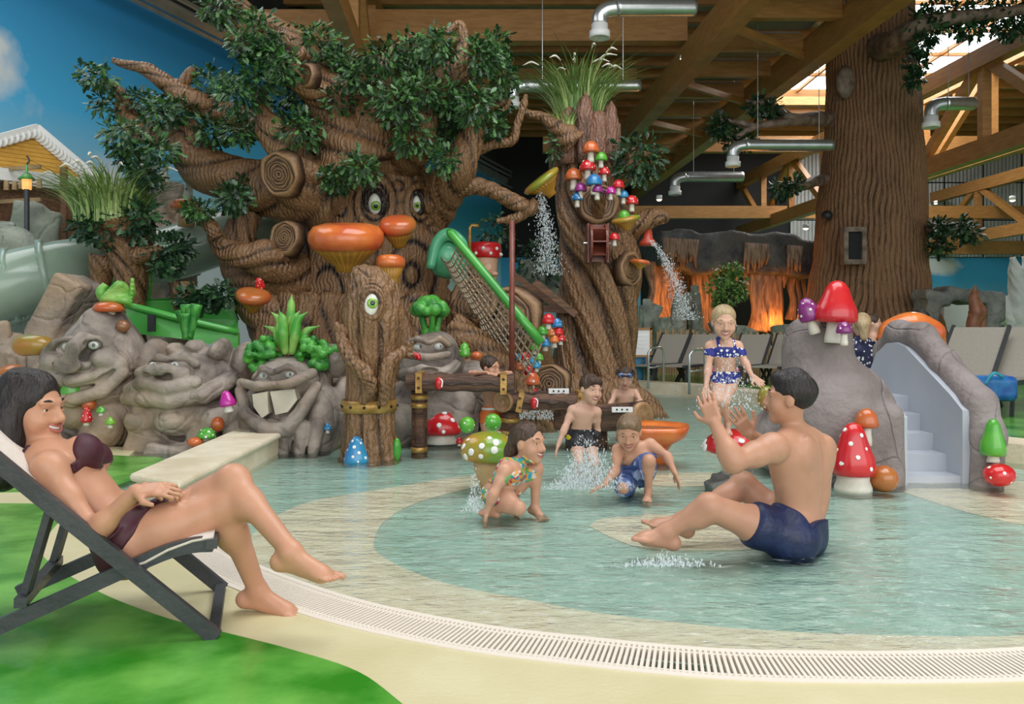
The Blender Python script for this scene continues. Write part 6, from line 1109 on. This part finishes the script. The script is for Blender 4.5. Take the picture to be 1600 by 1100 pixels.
    def small(name, fn, m, par=body): mb = MB(); fn(mb); return mb.build(name, m, root, True)
    if feats:
        for d_ in (-1, 1):
            small('eye', lambda mb: mb.ell(H(d_ * .15, .285, .006), (.056 * hh, .05 * hh, .034 * hh), 14, 10, HT), M['eye_white']); small('iris', lambda mb: mb.ell(H(d_ * .15, .328, .004), (.03 * hh, .012 * hh, .028 * hh), 10, 6, HT), M['iris_brown'])
            small('eyebrow', lambda mb: mb.tube([H(d_ * .07, .375, .11), H(d_ * .16, .36, .14), H(d_ * .25, .29, .115)], [.014 * hh, .018 * hh, .008 * hh], 8, 4), hair if hair else HR['brown'])
        if smile:
            small('teeth', lambda mb: mb.tube([H(x * .85, y - .045, z + .012) for x, y, z in sm], [.02 * hh] + [.03 * hh] * 5 + [.02 * hh], 8, 3), M['teeth']); small('lips', lambda mb: (mb.tube([H(x * 1.02, y - .005, z + (.034 if abs(x) < .12 else .012)) for x, y, z in sm], [.006 * hh] + [.014 * hh] * 5 + [.006 * hh], 8, 3), mb.tube([H(x, y - .012, z - (.046 if abs(x) < .12 else .014)) for x, y, z in sm], [.006 * hh] + [.017 * hh] * 5 + [.006 * hh], 8, 3)), M['lip'])
        else: small('lips', lambda mb: (mb.tube([H(-.12, .35, -.262), H(0, .395, -.25), H(.12, .35, -.262)], [.008 * hh, .02 * hh, .008 * hh], 8, 5), mb.tube([H(-.1, .35, -.28), H(0, .39, -.295), H(.1, .35, -.28)], [.008 * hh, .024 * hh, .008 * hh], 8, 5)), M['lip'])
    for nm, m, t_, regs in cloth:
        Gd = SDF(lo, hi, h)
        for rg in regs:
            if rg[0] == 'cap': Gd.cap(rg[1], rg[2], rg[3], rg[4] if len(rg) > 4 else rg[3], .004)
            elif rg[0] == 'sub': Gd.cap(rg[1], rg[2], rg[3], rg[3], .004, 'sub')
            else: Gd.ell(rg[1], rg[2], .004, 'add', rg[3] if len(rg) > 3 else None)
        Gd.mesh(nm, m, root, np.maximum(S.F - t_, Gd.F))
    return root, V_, H, dict(lat=lat2, fw=fw, sp=sp, T=T, HT=HT, S=S, lo=lo, hi=hi, h=h)
def hair_cap(root, H, HT, hh, m, parts, h=.007, n=.004, cut=True, freq=55, front=.30, low=-.12):
    """hair: shell over the skull, cleared from the face, plus extra locks (a,b,ra,rb) in head units or world vectors"""
    W_ = lambda p: p if isinstance(p, Vector) else H(*p); c = H(0, 0, 0); ext = [W_(q) for p in parts for q in p[:2]] + [c + Vector((x, y, z)) * hh * .62 for x in (-1, 1) for y in (-1, 1) for z in (-1, 1)]; a = np.array([list(e) for e in ext]); S = SDF(a.min(0) - .06, a.max(0) + .06, h)
    S.ell(H(0, -.075, .15), (.365 * hh, .435 * hh, .385 * hh), .01, 'add', HT)
    if cut: S.ell(H(0, .44, -.08), (.30 * hh, .31 * hh, .43 * hh), .02 * hh, 'sub', HT); S.box(H(0, .25, low - .5), (.6 * hh, .22 * hh, .5 * hh), .02, .02 * hh, 'sub', HT); S.box(H(0, 0, low - .62), (.7 * hh, .7 * hh, .4 * hh), .02, .02 * hh, 'sub', HT); [S.ell(H(d_ * .36, .0, -.03), (.06 * hh, .1 * hh, .13 * hh), .02 * hh, 'sub', HT) for d_ in (-1, 1)]
    for p in parts: S.cap(W_(p[0]), W_(p[1]), p[2] * hh, p[3] * hh, .03)
    S.noise(n, freq, 5); return S.mesh('hair', m, root)
burg = mat('burgundy_fabric', (.045, .006, .014), (.06, .010, .02), .6, 30); navy = mat('navy_fabric', (.006, .012, .05), (.012, .022, .085), .45, 12, .4, 30); blackf = mat('black_swim_fabric', (.008, .008, .01), None, .5)
# --- woman in the deck chair
dW = 2.72
J = dict(head=(52, 640, dW), neck=(58, 712, dW), chest=(104, 742, dW), waist=(158, 798, dW), pelvis=(200, 842, dW), shR=(76, 730, dW - .15), shL=(84, 722, dW + .16), elR=(146, 833, dW - .2), wrR=(212, 768, dW - .2), haR=(250, 764, dW - .2), elL=(150, 806, dW + .2), wrL=(228, 764, dW - .04), haL=(284, 772, dW - .12), hipR=(208, 846, dW - .09), hipL=(214, 842, dW + .1), knR=(352, 794, dW - .02), knL=(364, 752, dW + .02), anR=(402, 922, dW + .08), anL=(455, 862, dW - .16), toR=(480, 944, dW + .08), toL=(532, 884, dW - .2))
q = {k: P(*v) for k, v in J.items()}; lat = (q['shL'] - q['shR']).normalized(); sp = (q['neck'] - q['pelvis']).normalized(); fw = lat.cross(sp).normalized()
cl = [('bikini_top', burg, .007, [('ell', q['chest'] + lat * d_ * .07 + fw * .125, (.078, .10, .068)) for d_ in (-1, 1)] + [('ell', q['chest'] - sp * .035, (.24, .25, .017), frame3(lat, fw, sp)), ('sub', q['shR'] - lat * .03, q['elR'] - lat * .03, .062), ('sub', q['shL'] + lat * .03, q['elL'] + lat * .03, .062)] + [('ell', q['chest'] + lat * d_ * .082 + sp * .10 + fw * .03, (.010, .15, .10), frame3(lat, fw, sp)) for d_ in (-1, 1)] + [('sub', q['head'] - Vector((.0, 0, .0)), q['head'] + Vector((.05, 0, -.02)), .125)]),
      ('bikini_bottom', burg, .006, [('ell', q['pelvis'] - sp * .01 - fw * .03, (.20, .22, .075), frame3(lat, fw, sp)), ('sub', q['hipR'].lerp(q['knR'], .33) + lat * -.12, q['hipR'].lerp(q['knR'], .33) + lat * .2, .085)])]
rt, V_, H, X = person('woman in burgundy bikini reclining in the deck chair', J, .93, .232, SK['woman'], HR['black'], (1, -.12, .02), (-.16, 0, 1), .0062, 1.05, .94, True, dict(R=(0, .4, -1), L=(0, .1, -1)), True, cl, leg=1.06, arm=.9)
hair_cap(rt, H, X['HT'], .232, HR['black'], [((0, -.2, .2), (0, -.34, -.2), .34, .32), ((-.12, -.32, -.1), (-.2, -.34, -.75), .27, .25), ((-.26, -.16, -.05), (-.42, -.16, -.85), .2, .24), ((-.3, -.26, -.3), (-.45, -.2, -.9), .2, .14), ((0, .1, .36), (0, -.2, .4), .2, .22)], .008, .004, True, 40)
# --- seated man
dM = 3.68
J = dict(head=(1234, 622, dM), neck=(1245, 680, dM + .03), chest=(1252, 722, dM + .03), waist=(1256, 785, dM + .05), pelvis=(1236, 832, dM), shL=(1208, 700, dM - .17), shR=(1284, 700, dM + .17), elL=(1146, 722, dM - .28), wrL=(1117, 662, dM - .22), haL=(1100, 612, dM - .16), elR=(1222, 712, dM + .3), wrR=(1172, 678, dM + .2), haR=(1142, 634, dM + .16), hipL=(1222, 836, dM - .09), hipR=(1240, 830, dM + .1), knL=(1108, 792, dM - .15), anL=(1042, 830, dM - .1), toL=(996, 822, dM - .1), knR=(1162, 757, dM + .2), anR=(1066, 812, dM + .12), toR=(1014, 802, dM + .1))
q = {k: P(*v) for k, v in J.items()}
cl = [('swim_trunks', navy, .013, [('ell', q['pelvis'] + Vector((0, 0, -.02)), (.25, .25, .105)), ('cap', q['hipL'], q['hipL'].lerp(q['knL'], .2), .13), ('cap', q['hipR'], q['hipR'].lerp(q['knR'], .2), .13), ('sub', q['waist'] + Vector((.3, 0, .03)), q['waist'] + Vector((-.3, 0, .06)), .07)])]
rt, V_, H, X = person('man in navy swim trunks sitting in the shallow water, arms raised', J, 1.04, .24, SK['man'], HR['black'], (-.9, .42, .05), (0, 0, 1), .006, 0, 1.05, False, dict(L=(.5, .8, -.2), R=(.2, .9, -.2)), True, cl, arm=1.12, curl=.3)
hair_cap(rt, H, X['HT'], .24, HR['black'], [((0, .18, .40), (0, -.1, .42), .14, .16), ((-.1, .24, .34), (.15, .22, .36), .12, .12)], .0075, .006, True, 70, low=-.02)
# --- girl standing on the mushroom
dG = 5.02
J = dict(head=(1131, 503, dG - .06), neck=(1131, 532, dG), chest=(1132, 550, dG), waist=(1133, 572, dG + .02), pelvis=(1133, 588, dG + .04), shR=(1110, 540, dG), shL=(1152, 540, dG), elR=(1107, 574, dG - .05), wrR=(1103, 606, dG - .12), haR=(1101, 634, dG - .15), elL=(1164, 566, dG - .05), wrL=(1175, 588, dG - .1), haL=(1192, 602, dG - .12), hipR=(1122, 592, dG + .04), hipL=(1144, 592, dG + .04), knR=(1119, 626, dG - .1), knL=(1132, 628, dG - .12), anR=(1122, 660, dG), anL=(1137, 662, dG), toR=(1120, 671, dG - .14), toL=(1138, 673, dG - .14))
q = {k: P(*v) for k, v in J.items()}; polka = patterned('navy_polka_dots', ((.012, .02, .22), (.85, .85, .85)), 38); pink = mat('pink_frill', (.75, .10, .33), None, .6)
cl = [('bikini_top', polka, .006, [('ell', q['chest'] + Vector((0, 0, .0)), (.15, .16, .035))] + [('ell', q['chest'] + Vector((d_ * .05, 0, .04)), (.009, .14, .075)) for d_ in (-1, 1)]), ('bikini_bottom', polka, .006, [('ell', q['pelvis'] + Vector((0, 0, -.005)), (.16, .16, .042)), ('sub', q['hipR'].lerp(q['knR'], .3) + Vector((-.08, -.1, 0)), q['hipR'].lerp(q['knR'], .3) + Vector((-.08, .1, 0)), .05), ('sub', q['hipL'].lerp(q['knL'], .3) + Vector((.08, -.1, 0)), q['hipL'].lerp(q['knL'], .3) + Vector((.08, .1, 0)), .05)]), ('frill', pink, .011, [('cap', q['pelvis'] + Vector((-.13, 0, .045)), q['pelvis'] + Vector((.13, 0, .045)), .011)])]
rt, V_, H, X = person('smiling girl in dotted navy bikini standing on the red mushroom', J, .56, .205, SK['kid'], HR['blond'], (-.08, -1, -.22), (0, -.15, 1), .0062, 0, 1.0, True, dict(R=(0, -1, 0), L=(0, -1, .3)), True, cl, curl=.25)
hair_cap(rt, H, X['HT'], .205, HR['blond'], [((0, -.42, .2), (0, -.55, .2), .12, .1)], .007, .003)
# --- crouching girl
dK = 4.3
J = dict(head=(826, 692, dK), neck=(808, 727, dK), chest=(797, 742, dK), pelvis=(778, 772, dK + .03), shR=(789, 735, dK - .11), shL=(812, 732, dK + .11), elR=(771, 772, dK - .16), wrR=(760, 801, dK - .14), haR=(757, 822, dK - .12), elL=(806, 768, dK + .15), wrL=(800, 790, dK + .12), haL=(806, 806, dK + .08), hipR=(782, 775, dK - .05), hipL=(790, 772, dK + .08), knR=(810, 794, dK - .14), anR=(770, 794, dK - .06), toR=(749, 792, dK - .04), knL=(838, 732, dK + .04), anL=(836, 792, dK + .05), toL=(852, 804, dK - .02))
q = {k: P(*v) for k, v in J.items()}; multi = patterned('tropical_print', ((.03, .30, .42), (.65, .30, .05), (.60, .55, .45), (.45, .05, .10), (.10, .35, .10)), 55)
cl = [('swim_top', multi, .006, [('ell', q['chest'], (.15, .16, .05))] + [('ell', q['chest'] + Vector((.02, d_ * .05, .05)), (.12, .012, .075)) for d_ in (-1, 1)]), ('swim_bottom', multi, .007, [('ell', q['pelvis'] + Vector((-.01, 0, .0)), (.14, .16, .055))])]
rt, V_, H, X = person('laughing dark haired girl crouching with one hand in the water', J, .66, .215, SK['kid2'], HR['brown'], (.82, -.55, .02), (.05, 0, 1), .0065, 0, 1.0, True, dict(R=(1, 0, 0), L=(1, 0, 0)), True, cl, curl=.3)
hair_cap(rt, H, X['HT'], .215, HR['brown'], [((-.05, -.35, .1), (-.05, -.5, -.25), .15, .16), ((-.05, -.5, -.2), (-.15, -.55, -.85), .15, .07)], .007, .004)
# --- boy in black trunks
dB = 5.45
J = dict(head=(923, 608, dB - .05), neck=(914, 632, dB), chest=(911, 650, dB), waist=(909, 668, dB + .02), pelvis=(908, 682, dB + .03), shR=(895, 640, dB), shL=(932, 643, dB), elR=(883, 668, dB - .05), wrR=(872, 696, dB - .1), haR=(866, 716, dB - .12), elL=(933, 672, dB + .05), wrL=(929, 697, dB), haL=(927, 716, dB - .04), hipR=(898, 686, dB + .02), hipL=(919, 686, dB + .02), knR=(905, 722, dB - .12), knL=(929, 724, dB - .12), anR=(903, 762, dB), anL=(925, 764, dB), toR=(902, 772, dB - .14), toL=(928, 774, dB - .14))
q = {k: P(*v) for k, v in J.items()}
cl = [('swim_trunks', blackf, .006, [('ell', q['pelvis'], (.15, .16, .062)), ('cap', q['hipR'], q['hipR'].lerp(q['knR'], .18), .075), ('cap', q['hipL'], q['hipL'].lerp(q['knL'], .18), .075)]), ('yellow_stripe', mat('yellow_stripe', (.7, .55, .02), None, .5), .008, [('ell', q['pelvis'] + Vector((-.1, -.04, 0)), (.03, .05, .02))])]
rt, V_, H, X = person('dark haired boy in black swim trunks standing behind the spray', J, .58, .195, SK['kid'], HR['brown'], (.5, -.86, -.08), (.1, 0, 1), .0065, 0, 1.0, True, dict(R=(1, 0, 0), L=(-1, 0, 0)), True, cl, curl=.5)
hair_cap(rt, H, X['HT'], .195, HR['brown'], [((-.15, .28, .3), (.15, .28, .3), .1, .1)], .007, .004)
# --- boy in blue shorts
dS = 4.85
J = dict(head=(983, 675, dS - .12), neck=(989, 702, dS - .02), chest=(992, 714, dS + .02), pelvis=(994, 742, dS + .12), shR=(966, 702, dS - .04), shL=(1015, 694, dS), elR=(962, 735, dS - .12), wrR=(945, 757, dS - .2), haR=(920, 768, dS - .24), elL=(1042, 712, dS - .04), wrL=(1054, 738, dS - .1), haL=(1062, 758, dS - .12), hipR=(984, 744, dS + .1), hipL=(1004, 742, dS + .1), knR=(974, 762, dS - .14), anR=(984, 772, dS + .1), toR=(988, 774, dS + .24), knL=(1014, 720, dS - .16), anL=(1013, 766, dS - .1), toL=(1010, 776, dS - .24))
q = {k: P(*v) for k, v in J.items()}; bluep = patterned('blue_print', ((.05, .09, .25), (.35, .42, .60), (.10, .15, .35)), 30)
cl = [('swim_shorts', bluep, .014, [('ell', q['pelvis'], (.17, .18, .07)), ('cap', q['hipR'], q['hipR'].lerp(q['knR'], .7), .10), ('cap', q['hipL'], q['hipL'].lerp(q['knL'], .5), .10)]), ('waistband', mat('lime_band', (.5, .7, .05), None, .5), .016, [('cap', q['pelvis'] + Vector((-.1, -.04, .055)), q['pelvis'] + Vector((.1, -.04, .06)), .012)])]
rt, V_, H, X = person('boy in blue patterned shorts kneeling and splashing with one hand', J, .64, .20, SK['kid2'], HR['lightbrown'], (-.2, -.9, -.34), (-.05, -.3, 1), .0065, 0, 1.0, True, dict(R=(0, -.3, -1), L=(-1, 0, 0)), True, cl, curl=.35)
hair_cap(rt, H, X['HT'], .20, HR['lightbrown'], [((-.12, .26, .36), (.12, .26, .36), .1, .1)], .007, .005)
# --- goggled boy, boy at the trough
dY = 7.35
J = dict(head=(977, 590, dY - .05), neck=(977, 609, dY), chest=(976, 623, dY), pelvis=(976, 652, dY), shR=(962, 613, dY), shL=(992, 613, dY), elR=(956, 627, dY - .1), wrR=(949, 637, dY - .2), haR=(942, 641, dY - .25), elL=(1001, 627, dY - .1), wrL=(988, 634, dY - .25), haL=(977, 637, dY - .3), hipR=(969, 655, dY), hipL=(983, 655, dY), knR=(968, 685, dY - .03), knL=(984, 685, dY - .03), anR=(968, 712, dY), anL=(984, 712, dY), toR=(967, 718, dY - .12), toL=(985, 718, dY - .12))
q = {k: P(*v) for k, v in J.items()}
rt, V_, H, X = person('small boy with blue goggles on his head at the boat trough', J, .56, .195, SK['kid'], HR['brown'], (-.15, -.95, -.3), (0, -.2, 1), .008, 0, 1.0, False, dict(R=(0, 0, -1), L=(0, 0, -1)), True, [('swim_trunks', blackf, .007, [('ell', q['pelvis'], (.15, .15, .07))])])
hair_cap(rt, H, X['HT'], .195, HR['brown'], [], .008, .003); gg = MB().tube([H(.42 * math.cos(t), .02 + .44 * math.sin(t), .26) for t in np.linspace(0, 2 * PI, 24)], .012, 8, cap=False).build('goggle_strap', M['black'], rt, True)
for d_ in (-1, 1): MB().ell(H(d_ * .17, .42, .27), (.15 * .195, .05 * .195, .11 * .195), 14, 8, X['HT']).build('goggle_lens', mat('goggle_blue', (.04, .10, .35), (.25, .35, .6), .1, 20), rt, True)
dT = 6.85
J = dict(head=(766, 574, dT - .2), neck=(766, 590, dT - .1), chest=(767, 606, dT), pelvis=(767, 648, dT + .05), shR=(752, 592, dT - .12), shL=(783, 593, dT - .05), elR=(736, 583, dT - .3), wrR=(760, 582, dT - .42), haR=(772, 584, dT - .44), elL=(797, 584, dT - .25), wrL=(776, 584, dT - .4), haL=(764, 586, dT - .46), hipR=(759, 652, dT + .05), hipL=(775, 652, dT + .05), knR=(758, 684, dT), knL=(776, 684, dT), anR=(758, 712, dT + .05), anL=(776, 712, dT + .05), toR=(757, 718, dT - .08), toL=(778, 718, dT - .08))
q = {k: P(*v) for k, v in J.items()}
rt, V_, H, X = person('boy in orange trunks leaning his arms on the upper trough', J, .56, .19, SK['kid2'], HR['brown'], (.85, -.5, -.1), (0, 0, 1), .008, 0, 1.0, False, dict(R=(0, 0, -1), L=(0, 0, -1)), True, [('swim_trunks', mat('orange_swim', (.70, .16, .03), None, .5), .008, [('ell', q['pelvis'], (.16, .16, .085))]), ('band', M['white'], .010, [('ell', q['pelvis'] + Vector((0, 0, .055)), (.16, .16, .014))])])
hair_cap(rt, H, X['HT'], .19, HR['brown'], [], .008, .003)
# --- bystanders behind the slide
def bystander(label, px, py, d, hh, face, hairm, skin, cloth_m=None, hgt=.62, long_hair=False, turn=0, armL=None, drop=1.0):
    c = P(px, py, d); k = F / d * 1.0; sx = .19 * hgt / .62; a = R(turn); lx, ly = math.cos(a) * sx, math.sin(a) * sx; b = lambda x, y, z: ((c.x + x) / (d + y) * F + 800, HZ - (c.z + z - CH) / (d + y) * F, d + y)
    s = hgt / .62 * .95; J = dict(head=(px, py, d), neck=b(0, 0, -.19 * s), chest=b(0, 0, -.36 * s), pelvis=b(0, 0, -.72 * s), shR=b(-lx, -ly, -.24 * s), shL=b(lx, ly, -.24 * s), elR=b(-lx * 1.25, -ly, -.52 * s), wrR=b(-lx * 1.2, -ly - .1, -.76 * s), haR=b(-lx * 1.15, -ly - .15, -.92 * s), elL=b(lx * 1.25, ly, -.52 * s), wrL=b(lx * 1.2, ly - .1, -.76 * s), haL=b(lx * 1.15, ly - .15, -.92 * s), hipR=b(-.09 * s, 0, -.76 * s), hipL=b(.09 * s, 0, -.76 * s), knR=b(-.09 * s, 0, -1.16 * s * drop), knL=b(.09 * s, 0, -1.16 * s * drop), anR=b(-.09 * s, 0, -1.58 * s * drop), anL=b(.09 * s, 0, -1.58 * s * drop), toR=b(-.09 * s, -.17 * s, -1.64 * s * drop), toL=b(.09 * s, -.17 * s, -1.64 * s * drop))
    q = {k_: P(*v) for k_, v in J.items()}; cl = [('swimwear', cloth_m, .01, [('cap', q['chest'], q['pelvis'] - Vector((0, 0, .04)), .24 * s)])] if cloth_m else [('swim_shorts', navy, .01, [('cap', q['pelvis'], q['pelvis'] - Vector((0, 0, .2 * s)), .2 * s)])]
    rt, V_, H, X = person(label, J, s, hh, skin, hairm, face, (0, 0, 1), .011, 0, 1.0, False, None, True, cl); hair_cap(rt, H, X['HT'], hh, hairm, [((0, -.4, 0), (0, -.45, -.5), .25, .15)] if long_hair else [], .01, .004, not long_hair or True)
bystander('blond child in navy patterned swimsuit on the slide top', 1346, 508, 6.8, .2, (.2, 1, 0), HR['blond'], SK['kid'], patterned('navy_floral', ((.01, .015, .06), (.75, .75, .75)), 30), .45, True, 25, drop=.72)
bystander('bare chested man standing behind the slide', 1364, 505, 10.2, .235, (.9, -.4, 0), HR['brown'], SK['kid'], None, .66, False, 60, drop=.62)
bystander('dark haired person half hidden behind the orange shell', 1437, 500, 7.8, .2, (-.3, 1, 0), HR['black'], SK['man'], None, .6, False, 0, drop=.66)
bystander('child in light blue trunks standing beside the sign board', 992, 528, 13.4, .2, (.3, -1, 0), HR['lightbrown'], SK['kid'], mat('light_blue_swim', (.1, .4, .7), None, .5), .5, False, 0, drop=.85)
# ------------------------------------------------------------------ deck chair
t = thing('deck_chair', 'charcoal folding deck chair with cream sling seat', 'deck chair', G(200, 960)); M['sling'] = mat('cream_sling', (.62, .54, .47), (.68, .60, .53), .7, 40, .2, 200); M['char'] = mat('charcoal_frame', (.035, .038, .043), (.055, .058, .065), .4, 6, .15, 40)
LT = Vector((-.147, .47, 0)); LU = LT.normalized()            # chair width axis
def np_(p, inset=0.0): return P(p[0], p[1], 2.56 + (p[0] - 338) * .0004) + LU * inset
def rail2(name, pn, inset=0.0, w=.028, hgt=.045):
    for off in (LU * inset, LT - LU * inset): MB().tube([np_(p) + off for p in pn], hgt * .72, 4, 4 if len(pn) > 3 else 1, flat=w / hgt, rot0=PI / 4).build(name, M['char'], t)
rail2('back_rail', [(-75, 662), (115, 818), (338, 996)])
rail2('seat_rail', [(-40, 1000), (90, 942), (182, 900), (255, 868), (300, 856), (332, 854)], .035)
rail2('strut', [(72, 800), (28, 948)], .065, .022, .03)
for p in ((334, 990), (30, 944), (-72, 662), (330, 852)): MB().bar(np_(p, .01), np_(p) + LT - LU * .01, .035, .03).build('crossbar', M['char'], t)
sl_ = [(333, 844), (300, 850), (262, 864), (225, 884), (195, 893), (165, 880), (130, 845), (90, 806), (30, 750), (-70, 655)]
mb = MB(); n_ = len(sl_); v = [tuple(np_(p, .02)) for p in sl_] + [tuple(np_(p) + LT - LU * .02) for p in sl_]; mb.add(v, [(i, i + 1, n_ + i + 1, n_ + i) for i in range(n_ - 1)]); o = mb.build('sling', M['sling'], t, True); sd_ = o.modifiers.new('s', 'SOLIDIFY'); sd_.thickness = .008
